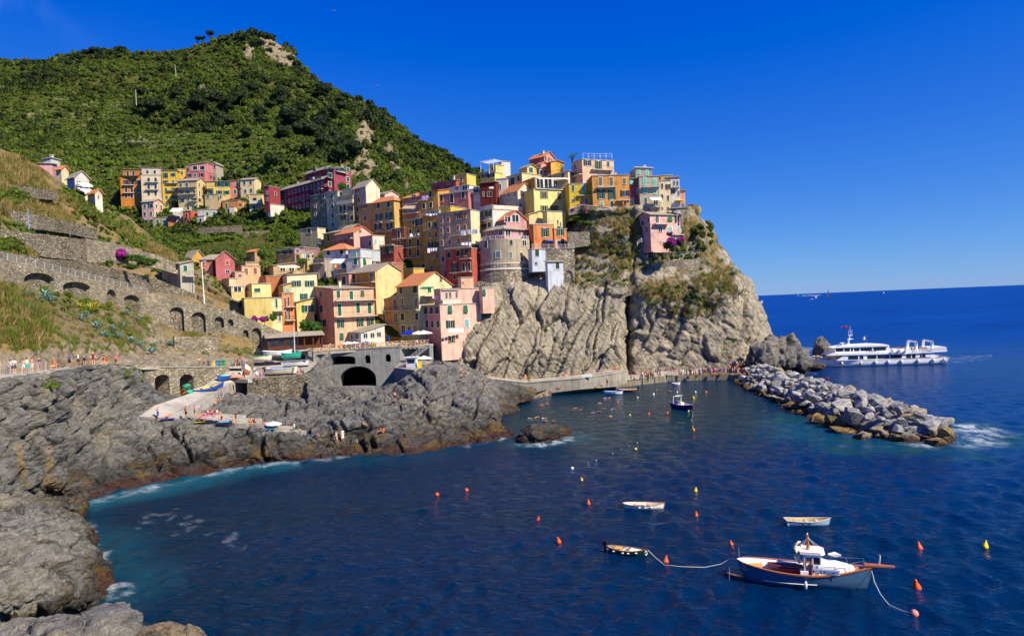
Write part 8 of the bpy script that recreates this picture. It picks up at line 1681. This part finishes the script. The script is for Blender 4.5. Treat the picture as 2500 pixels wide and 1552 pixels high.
# quay crowd, queue along the parapet
for k in range(112):
 t = PR.random() ** 0.8; px = 1535 + 300 * t; a = _lerp(px,[1535,1556,1635,1714,1794,1840],[931,928,920,917,916,917]); py = a - PR.random() ** 1.2 * 6.5; kind = PR.choice(['stand','standf','dress','walk','phone','stand','standf'])
 person(PZ(px,py,1.35),kind,"in the queue on the quay","queue on the quay",PR.uniform(-1.2,1.2) + (0 if PR.random() < .5 else 3.14),PR.choice(['white','navy','black','grey','blue','pale blue','purple','white','black','navy','red','pink','teal','beige']),PR.choice(['navy','black','grey','blue','white','black']))
for px,py,kind,top,bot in ((1364,952,'sit','purple','black'),(1372,951,'sit',None,'beige'),(1406,947,'sit','purple','navy'),(1430,944,'sit','orange','black'),(1449,943,'sit',None,'black'),(1463,944,'sit','blue','beige'),(1470,944,'sit',None,'navy'),(1483,941,'stand',None,'black'),(1316,970,'sit',None,'navy'),(1328,968,'sit',None,'black'),(1344,965,'stand',None,'navy'),(1513,936,'sit',None,'red'),(1520,933,'stand',None,'green'),(1516,930,'sit','orange','black'),(1549,934,'stand',None,'black'),(1529,931,'stand',None,'blue'),(1541,930,'stand','grey','black')):
 person(PZ(px,py,1.35),kind,"on the lower quay edge","bathers on the quay",None,top,bot,1,bare=top is None)
for px,kind,top,bot in ((1283,'stand','orange','beige'),(1296,'sit','yellow','green'),(1380,'stand','pink','red'),(1459,'walk','blue','navy'),(1470,'phone','beige','grey'),(1503,'bend','orange','black'),(1508,'seat','orange','navy')):
 t,Y = _lerp(px,[c[0] for c in _uw],[c[1] for c in _uw]),_lerp(px,[c[0] for c in _uw],[c[3] for c in _uw]); person(_z(P(px,t,Y),1.4,0.15),kind,"on the raised walkway","people on the walkway",None,top,bot)
for k in range(12):
 px = 1778 + 36 * PR.random(); p = P(px,898 - (px - 1778) * 0.25 + PR.random() * 4,167.5 - PR.random() * 1.5); person(p,PR.choice(['stand','standf','seat']),"on the rock steps","people on the rock steps")
for k in range(9): px = 1815 + 28 * PR.random(); person(PZ(px,917 + PR.random() * 4,1.35),PR.choice(['seat','sit','stand']),"in the shaded quay corner","people in the shaded quay corner")
# swimmers
for X_,Y_ in ((95,480),(155,470),(420,535),(460,515),(520,535),(655,565),(715,555),(725,462),(785,408),(830,405),(770,517),(880,525),(55,612),(120,622),(225,655),(1365,318),(1480,333),(830,600)):
 person(PZ(1300 + X_ / 4.43,880 + Y_ / 4.43,0.03),'swim',"in the sheltered cove by the quay","swimmers in the cove")
for px,py,w in ((1265,1000,"near the rounded rock"),(1277,983,"off the quay steps"),(1208,1036,"in the inlet behind the peninsula"),(1863,1124,"alone in open water off the breakwater"),(1330,1027,"just behind the islet"),(1293,1021,"just behind the islet")): person(PZ(px,py,0.03),'swim',w,"swimmers off the rocks")
# ferry passengers
_fo,_fX,_fz = FERRY
def on_ferry(px,py,y,kind):
 q = _fo.matrix_basis @ Vector((_fX(px),y,_fz(py))); person(q,kind,"on the ferry deck" if px > 2100 else "on the ferry bow","ferry passengers",PR.choice([0.2,1.5,3.2]))
bpy.context.view_layer.update()
for k in range(25): px = 2175 + 88 * PR.random(); on_ferry(px,861.5 - (px - 2170) * .03,PR.uniform(-1.5,2.9),PR.choice(['seat','seat','seatf','stand']))
for px,y in ((1995,.8),(1998,-.5),(2004,1.0),(2020,1.8),(2024,1.0)): on_ferry(px,877,y,PR.choice(['stand','seat','standf']))
p = P(2020,938,128); person(p,'stand',"on the breakwater boulders","person on the breakwater",None,'red','black',1)
for px,py,top in ((1404,500,'grey'),(1415,499,'orange'),(1529,507,'yellow'),(1522,506,'orange'),(1570,513,'grey'),(1579,514,'beige')): person(P(px,py,187.2),'stand',"on the headland lane","people on the headland lane",None,top,None)


# ------------------------------------------------------------------ small built things
def parasol(px,py,Y,r,col,label,h=2.3,closed=False,sq=False):
 c = P(px,py,Y); o = empty("parasol",(c[0],c[1],c[2] - h),label=label,cat='parasol'); MB().tube([(0,0,0),(0,0,h + .3)],.035,5).build("pole",M_GALV,o)
 n = 4 if sq else 10; mt = flat(*col,0.8,0.1,0.06)
 if closed: MB().lathe([(.02,h + .3),(.14,h),(.2,h - .9),(.1,h - 1.1)],8).build("canopy",mt,o,True)
 else:
  V = [(0,0,h + r * .32)] + [(r * math.cos(2 * math.pi * k / n + .4),r * math.sin(2 * math.pi * k / n + .4),h) for k in range(n)] + [(r * math.cos(2 * math.pi * k / n + .4),r * math.sin(2 * math.pi * k / n + .4),h - .15) for k in range(n)] + [(0,0,h + r * .28)]
  link("canopy",pydata(V,[(0,1 + k,1 + (k + 1) % n) for k in range(n)] + [(1 + k,1 + n + k,1 + n + (k + 1) % n,1 + (k + 1) % n) for k in range(n)] + [(2 * n + 1,1 + n + (k + 1) % n,1 + n + k) for k in range(n)],[mt]),o)
for a in ((893,836,160,1.1,(40,90,180),"small blue parasol at the lattice fence"),(949,822,163,1.0,(28,60,200),"bright blue parasol beside the yellow door",2.3,True),(1000,814,164,2.6,(24,44,150),"large blue square awning over cafe tables",2.6,False,True),(1021,814,163,2.0,(230,215,180),"big cream parasol over cafe tables",2.6),(1034,813,165,2.2,(214,212,205),"wide grey-white parasol at the terrace end",2.6),(849,838,159.5,1.5,(232,238,246),"pale parasol in front of the salmon house"),(866,837,160,1.1,(240,240,240),"small white parasol on the cafe terrace"),(917,834,160.5,1.2,(214,205,190),"beige parasol among the cafe guests"),(761,833,158,1.0,(30,170,90),"closed green parasol by the restaurant",2.4,True),(1035,874,151,1.7,(240,238,230),"white parasol beside the ticket kiosk"),(1341,588,184.5,1.1,(30,110,215),"blue parasol on the terrace of the orange house"),(648,462,270,1.4,(20,110,80),"green parasol in front of the dusty pink house"),(667,1034,99,1.15,(225,225,235),"striped grey beach parasol on the bathing steps",1.4),(1658,490,188,1.4,(240,190,60),"yellow awning parasol on the end terrace"),(584,460,283,1.2,(24,100,70),"dark green parasol on the upper terrace row")): parasol(*a)
# restaurant pavilion
def pavilion():
 a = P(655,855,149); o = empty("restaurant_pavilion",tuple(a),label="long brown restaurant pavilion with a shallow grey roof",cat='pavilion'); b = P(787,846,153); d = b - a; L = math.hypot(d[0],d[1]); o.rotation_euler = (0,0,math.atan2(d[1],d[0])); D = 5.0; H = 2.7
 MB().add([(-.6,-.6,H),(L + .6,-.6,H + .15),(L + .6,D + .5,H + .8),(-.6,D + .5,H + .6),(-.6,-.6,H - .15),(L + .6,-.6,H),(L + .6,D + .5,H + .65),(-.6,D + .5,H + .45),(L * .35,D * .55,H + 1.0)],[(0,1,8),(1,2,8),(2,3,8),(3,0,8),(4,7,6,5),(0,4,5,1),(1,5,6,2),(2,6,7,3),(3,7,4,0)]).build("roof",M_SLATE,o)
 MB().box((0,D - .2,0),(L,D,H)).build("back_wall",M_DKWOOD,o); MB().box((0,0,0),(.15,D,H)).build("side_wall",M_DKWOOD,o)
 for k in range(7): x = L * k / 6; MB().box((x - .12,-.12,0),(x + .12,.12,H)).build("post",M_DKWOOD,o)
 for k in range(3): x = L * k / 6; MB().box((x + .2,.02,.7),(x + L / 6 - .2,.06,2.3)).build("window",M_GLASS,o)
 MB().box((0,-.08,0),(L,.08,.7)).build("front_panel",M_DKWOOD,o)
pavilion()
def kiosk():
 c = P(1004,898,148); o = empty("ticket_kiosk",tuple(c),(0,0,R(-8)),"small white and blue ticket kiosk below the terrace",'kiosk'); MB().box((-1.1,0,0),(1.1,1.6,2.2)).build("wall",flat(190,205,225),o); MB().box((-1.4,-.4,2.2),(1.4,1.9,2.32)).build("roof",M_WHITE,o); MB().box((-.8,-.03,1.0),(.8,0.02,1.8)).build("window",M_GLASS,o); MB().box((-1.1,-.05,0),(-.2,-.01,.8)).build("panel",flat(220,190,200),o)
 c = P(1024,898,147.5); o = MB().box((-.35,0,0),(.35,.5,1.3)).box((-.38,-.03,1.3),(.38,.53,1.38)).build("locker",flat(240,205,30),None,loc=tuple(c)); tag(o,"bright yellow locker beside the ticket kiosk",'locker')
kiosk()
def metal_stair():
 a,b = P(985,893,150),P(1046,846,158); o = empty("metal_stair",tuple(a),label="galvanised metal stair climbing from the kiosk to the terrace",cat='stair'); d = b - a; n = 18
 for k in range(n):
  p = d * (k / n); o2 = MB().box((p[0] - .1,p[1] - .5,p[2]),(p[0] + .55,p[1] + .5,p[2] + .05)).build("step",M_GALV,o)
 for s in (-.55,.55):
  mb = MB().tube([(0,s,0),(d[0],d[1] + s,d[2])],.06,5).tube([(0,s,1),(d[0],d[1] + s,d[2] + 1)],.035,5).tube([(0,s,.5),(d[0],d[1] + s,d[2] + .5)],.025,4)
  for k in range(9): p = d * (k / 8); mb.tube([(p[0],p[1] + s,p[2]),(p[0],p[1] + s,p[2] + 1)],.03,4)
  mb.build("handrail",M_GALV,o)
metal_stair()
def pole(px0,py0,px1,py1,Y,r,mat,label,name="pole",arm=None):
 a,b = P(px0,py0,Y),P(px1,py1,Y); o = empty(name,tuple(b),label=label,cat='pole'); d = a - b; MB().tube([(0,0,0),tuple(d)],[r,r * .7],7).build("shaft",mat,o)
 if arm: MB().tube([tuple(d),(d[0] + arm,d[1],d[2] + .15)],r * .6,5).box((d[0] + arm - .25,d[1] - .12,d[2] + .08),(d[0] + arm + .15,d[1] + .12,d[2] + .2)).build("lamp_head",mat,o)
pole(717,798,720,866,150,.09,M_WHITE,"thin white mast beside the restaurant pavilion"); pole(725,797,728,855,151,.07,M_BLUEP,"blue-grey mast beside the white mast"); pole(492,640,499,741,151,.13,M_WHITE,"tall white lamp post above the arcaded path","lamp_post",.8); pole(67,508,71,560,116,.11,flat(120,140,175),"pale blue pole on the terrace wall"); pole(331,219,333,258,400,.25,flat(170,165,150),"grey power pole on the lower hillside","power_pole"); pole(427,158,430,188,470,.25,flat(170,165,150),"grey power pole higher on the hillside","power_pole"); pole(570,68,570,92,598,.3,M_METAL,"small antenna mast on the mountain top","antenna_mast",1.0); pole(623,1012 - 470,624,556,262,.08,M_METAL,"thin post by the vine terraces")
railing("galvanised handrail along the upper dry slope",[P(px,py,Y) for px,py,Y in ((-60,505,113),(0,519,117),(110,556,127),(212,592,137),(300,612,142),(400,642,150))],M_GALV,1.1,4.0,bars=False,rails=(1.0,))
# bins on the promenade
for k,(c,lab) in enumerate((((120,120,122),"grey bin at the head of the row on the promenade"),((235,200,40),"yellow-fronted recycling bin on the promenade"),((60,130,200),"blue recycling bin on the promenade"),((60,130,80),"dark green bin on the promenade"),((40,160,70),"bright green bin on the promenade"))):
 p = away(prom_at,519 + k * 8.6,0.8,.1); mt = flat(*c); o = MB().box((-.3,-.3,0),(.3,.3,1.0)).box((-.34,-.36,1.0),(.34,.34,1.1)).build("recycling_bin",mt,None,loc=tuple(p)); tag(o,lab,'bin')
def ladder():
 a,b = P(866,1074,100),PZ(876,1114,-.3); o = empty("sea_ladder",tuple(b),label="metal bathing ladder down the dark rock into the sea",cat='ladder'); d = a - b
 for s in (-.22,.22): MB().tube([(s,0,0),(d[0] + s,d[1],d[2] + .5)],.035,5).build("rail",M_WHITE,o)
 for k in range(11): p = d * (k / 10); MB().tube([(p[0] - .22,p[1],p[2]),(p[0] + .22,p[1],p[2])],.03,4).build("rung",M_WHITE,o)
ladder()
def towel(px,py,z,col,label,rz=0.3,w=(.9,1.8)):
 p = PZ(px,py,z); o = MB().box((-w[1] / 2,-w[0] / 2,0),(w[1] / 2,w[0] / 2,.03)).build("towel",flat(*col),None,loc=tuple(p),rot=(0,0,rz)); tag(o,label,'towel')
for px,py,c,lab in ((410,1021,(110,90,190),"purple towel on the bathing ledge"),(505,1017,(225,130,170),"pink towel under the sitting group"),(525,1016,(235,190,200),"pale pink towel on the ledge"),(492,1029,(230,200,60),"yellow towel on the ledge edge"),(548,1029,(60,150,200),"blue towel at the ledge end"),(345,1026,(150,190,225),"light blue towel by the ramp rail")): towel(px,py,20 - (py - hor(px)) * 97.4 / FPX + .1,c,lab)
for px,py,c,lab in ((740,1062,(40,170,200),"turquoise towel on the lowest step"),(655,1047,(40,140,200),"blue towel on the middle step")): towel(px,py,P(px,py,98.6)[2] + .08,c,lab)
# laundry, awnings, pergola
def laundry(px0,px1,py,Y,cols,label,drop=1.0,dirn=0.0):
 a,b = P(px0,py,Y),P(px1,py,Y + dirn); o = empty("clothesline",tuple(a),label=label,cat='laundry'); d = b - a; L = np.linalg.norm(d); o.rotation_euler = (0,0,math.atan2(d[1],d[0])); MB().tube([(0,0,0),(L,0,d[2])],.015,3).build("line",M_WHITE,o); n = len(cols); rr = random.Random(int(px0))
 for k,c in enumerate(cols):
  x0,x1 = L * (k + .08) / n,L * (k + .92) / n; h = drop * rr.uniform(.6,1.0); m = 5; V = []; F = []
  for i in range(m):
   x = x0 + (x1 - x0) * i / (m - 1); V += [(x,.02,0),(x + rr.uniform(-.03,.03),.06 * math.sin(i * 2.2 + k),-h * .5),(x + rr.uniform(-.05,.05),.12 * math.sin(i * 2 + k),-h)]
  for i in range(m - 1): F += [(i * 3,i * 3 + 3,i * 3 + 4,i * 3 + 1),(i * 3 + 1,i * 3 + 4,i * 3 + 5,i * 3 + 2)]
  link("hanging_cloth",pydata(V,F,[flat(*c,0.85,0.1,0.05)],None,True),o)
Wc = (240,238,236)
laundry(1124,1166,563,187,[Wc,Wc,(225,222,235)],"large white sheets hanging from the greyish-pink house",1.4,-2); laundry(1126,1152,592,182,[Wc,(230,230,240),Wc],"white sheets on the terrace of the brick red house",1.0); laundry(816,850,646,190,[(235,200,40),(220,40,40),(60,120,190),(40,110,80),(40,40,60),(225,225,225)],"colourful laundry under the white awning",1.1); laundry(1094,1132,803,163.6,[Wc,Wc,(225,235,240),Wc,Wc],"white laundry on the pink corner house",1.0,3); laundry(731,748,620,191.5,[(235,200,40),Wc,(225,225,240)],"yellow and white laundry on the cream house balcony",1.4); laundry(750,766,622,191.5,[(40,60,110),(215,205,195),(60,60,70)],"dark laundry beside the yellow and white laundry",1.1)
laundry(1038,1072,522,195,[(225,180,200),Wc,(180,190,220),(220,200,160)],"row of small washing on the golden house's top balcony",.7); laundry(1043,1068,606,194,[Wc,(200,190,225),Wc,(205,215,235)],"pale washing hanging below the golden house",1.3); laundry(1000,1026,570,198,[Wc,(120,140,110),Wc],"towels on the mustard house balcony",1.0); laundry(1030,1046,478,206,[(170,130,210),(190,150,220)],"lilac cloths on the old-gold house",1.2); laundry(1055,1074,722,167,[(230,225,225),(235,60,130),(230,230,235),(200,190,180)],"pink and white washing behind the green awning",1.0); laundry(1193,1206,456,200.5,[(230,220,225)],"towel hung on the dark red-brown house",.8)
def awning(px0,px1,py,Y,out,drop,col,label,dirn=0.0):
 a,b = P(px0,py,Y),P(px1,py,Y + dirn); d = b - a; L = math.hypot(d[0],d[1]); o = empty("awning",tuple(a),(0,0,math.atan2(d[1],d[0])),label,'awning'); mt = flat(*col,0.8,0.15,0.05)
 MB().add([(0,0,0),(L,0,d[2]),(L,-out,d[2] - drop),(0,-out,-drop),(L,-out,d[2] - drop - .22),(0,-out,-drop - .22),(0,0,-.05),(L,0,d[2] - .05)],[(0,1,2,3),(3,2,4,5),(6,5,4,7)]).build("canvas",mt,o); MB().tube([(0,-out,-drop),(0,0,-.6)],.025,4).tube([(L,-out,d[2] - drop),(L,0,d[2] - .6)],.025,4).build("arm",M_WHITE,o)
awning(815,843,632,189.5,1.8,1.2,(238,238,240),"white awning on the pale blue-white house",-2); awning(421,447,508,275,2.4,1.6,(240,232,205),"large cream awning on the white house in the lowest row"); awning(300,345,418,289,2.0,.4,(30,120,90),"green awning on the orange penthouse"); awning(988,1016,502,208,1.4,1.0,(190,165,130),"tan awning on the mauve-brown house",-3); awning(1304,1380,434,194,2.0,.5,(220,210,190),"wide pale awning over the yellow loggia",6); awning(1036,1062,700,166,1.6,.3,(50,130,90),"green awning slats over the pink house terrace",-2); awning(1586,1614,482,186,1.6,.8,(235,232,225),"white awning over the grey house balcony"); awning(675,724,648,183.5,1.8,.5,(238,225,190),"long cream awning on the tan terrace house",4); awning(187,214,446,166.5,1.6,.9,(240,240,240),"upper white awning on the chalet",3); awning(188,213,458,166,2.0,1.1,(240,240,240),"lower white awning on the chalet",3)
def pergola():
 c = P(1174,421,211.5); o = empty("pergola",tuple(c),(0,0,R(-38)),"white roof pergola on the yellow villa",'pergola'); mb = MB()
 for x in (0,5.0):
  for y in (0,4.0): MB().box((x - .07,y - .07,0),(x + .07,y + .07,3.0)).build("post",M_WHITE,o)
 for y in (0,4.0): MB().box((-.2,y - .06,3.0),(5.2,y + .06,3.14)).build("beam",M_WHITE,o)
 for k in range(8): MB().box((k * .7,-.2,3.14),(k * .7 + .07,4.2,3.24)).build("rafter",M_WHITE,o)
pergola()
railing("thin roof railing on the skyline salmon house",[P(1424,387,200.5),P(1432,388,199.4),P(1494,388,203)],M_WHITE,1.5,2.2,bars=False,rails=(.5,1.0))
# headland walls and fences
masonry("lane_wall",[(1388,512,526,186.4),(1420,501,520,186.2),(1480,506,524,186.0),(1540,515,534,185.8),(1575,524,540,185.6)],[],[M_STONE,M_STONE,M_DARK,M_TRIM],.6,1,"stone parapet of the lane in front of the headland row",cope=.15)
masonry("terrace_wall",[(1331,606,700,183),(1360,607,690,183),(1402,607,660,183.5)],[],[M_TOWERSTONE],2.0,1,"tall rough stone base under the blue parasol terrace")
masonry("terrace_wall",[(1375,655,712,180),(1402,654,705,180)],[(1378,1397,660,672,690,.3)],[M_TOWERSTONE,M_TOWERSTONE,M_DARK],1.2,.8,"stone wall with a blind arch behind the tall white tower house")
masonry("terrace_wall",[(1385,566,606,184.5),(1440,566,600,184.5)],[],[M_STONE],1.0,1,"stone terrace wall under the low vine pergola")
masonry("terrace_wall",[(1590,640,672,181.5),(1650,636,670,181.5),(1708,630,652,182)],[],[M_STONE],1.0,1,"stone retaining wall under the cliff house garden")
masonry("terrace_wall",[(1400,697,722,177.5),(1480,706,728,177.5),(1590,690,716,178)],[],[M_DRYSTONE],.8,1,"long low stone wall across the dry headland slope")
railing("thin garden railing below the cliff house",[P(1580,634,181),P(1640,630,181),P(1708,622,181.5)],M_GALV,1.2,2.2,bars=False,rails=(.5,1.0)); railing("white stair railing descending beside the cliff house",[P(1556,600,181.8),P(1574,586,182),P(1590,592,181.5),P(1664,590,181.2)],M_WHITE,1.1,1.6,bars=False,rails=(.35,.7,1.0)); railing("railing round the blue parasol terrace",[P(1299,606,181.5),P(1335,606,182.6),P(1402,606,183)],M_WHITE,1.0,2.4,bars=True)
railing("dark path railing on the dry headland slope",[P(1376,694,179),P(1440,698,178.4),P(1530,690,178.4),P(1600,682,178.6)],M_METAL,1.0,3.0,bars=False,rails=(.5,1.0))
def net():
 pts = [P(x,y,Y) for x,y,Y in ((1620,758,175),(1705,735,175.5),(1775,726,176),(1802,738,176.5))]; o = empty("rockfall_net",tuple(pts[0]),label="sagging rockfall net on posts across the headland cliff",cat='net'); M0 = pts[0]
 for p in pts: MB().tube([tuple(p - M0),tuple(p - M0 + np.array([.3,-.4,3.2]))],.08,5).build("post",M_METAL,o)
 mb = MB()
 for a,b in zip(pts[:-1],pts[1:]):
  for k in range(6): z = .2 + k * .55; mb.tube([tuple(a - M0 + np.array([z * .1,-z * .12,z])),tuple((a + b) / 2 - M0 + np.array([z * .1,-z * .12,z * .85 - .1])),tuple(b - M0 + np.array([z * .1,-z * .12,z]))],.02,3,caps=False)
  for k in range(14): q = a + (b - a) * k / 14 - M0; mb.tube([tuple(q),tuple(q + np.array([.3,-.35,2.8]))],.016,3,caps=False)
 mb.build("mesh",M_METAL,o)
net()
def terrace_deck():
 c = P(1655,510,185); o = empty("sea_deck",tuple(c),label="raised deck on concrete posts at the seaward end of the row",cat='deck'); MB().box((-2.0,-1.5,0),(2.6,2.5,.3)).build("floor",M_CONC,o)
 for x in (-.6,.9,2.3): MB().box((x - .18,-1.3,-3.4),(x + .18,-.9,0)).build("post",M_CONC,o)
 railing("blue-grey railing of the raised sea deck",[c + np.array([-2,-1.45,.3]),c + np.array([2.55,-1.45,.3]),c + np.array([2.55,2.4,.3])],flat(100,120,170),1.0,1.5)
terrace_deck()
b = P(1433,919,152.6); o = MB().box((-1.1,-.02,0),(1.1,.02,.7)).build("banner",M_WHITE,None,loc=(b[0],b[1] - .35,b[2] - .1)); tag(o,"blank white banner on the walkway handrail",'banner')
for px,py,Y,lab in ((815,27,160,"gull gliding high in the sky above the ridge"),(920,209,170,"gull gliding in front of the blue sky over the spur")):
 c = P(px,py,Y); o = MB().add([(-.7,.0,.12),(-.3,-.08,.2),(0,-.1,0),(.3,-.08,.2),(.7,0,.12),(.3,.1,.18),(0,.35,0),(-.3,.1,.18),(0,0,-.09)],[(0,1,7),(1,2,6,7),(2,3,5,6),(3,4,5),(2,8,6)]).build("gull",flat(225,225,228),None,loc=tuple(c)); tag(o,lab,'bird')
# fishing gear in the second vault
c = P(455,955,117.5)
for k,(dx,dz,col,lab) in enumerate(((-.9,.3,(205,170,60),"coil of yellow rope at the boat vault"),(.1,.25,(235,110,40),"orange net heap in front of the boat vault"),(1.0,.25,(40,170,140),"teal net heap beside the boat vault"),(.6,1.3,(60,150,120),"green crate of gear stacked in the vault"))):
 p = c + np.array([dx,-.6 - .2 * k,dz - .3]); rock_blob("fishing_gear",tuple(p),(.7,.45,.4),flat(*col,0.8,0.1,0.3),60 + k,3,0.3,label=lab,cat='fishing gear')
for line,lab in (([(484,556,570,249),(540,553,568,249),(590,549,566,250)],"dry-stone wall above the upper vine row"),([(575,566,584,245),(657,563,582,247)],"dry-stone wall beside the vine rows"),([(520,593,612,238),(600,592,612,238),(680,588,610,236)],"long dry-stone wall below the lower vine row")): masonry("garden_wall",line,[],[M_DRYSTONE],1.0,1,lab)
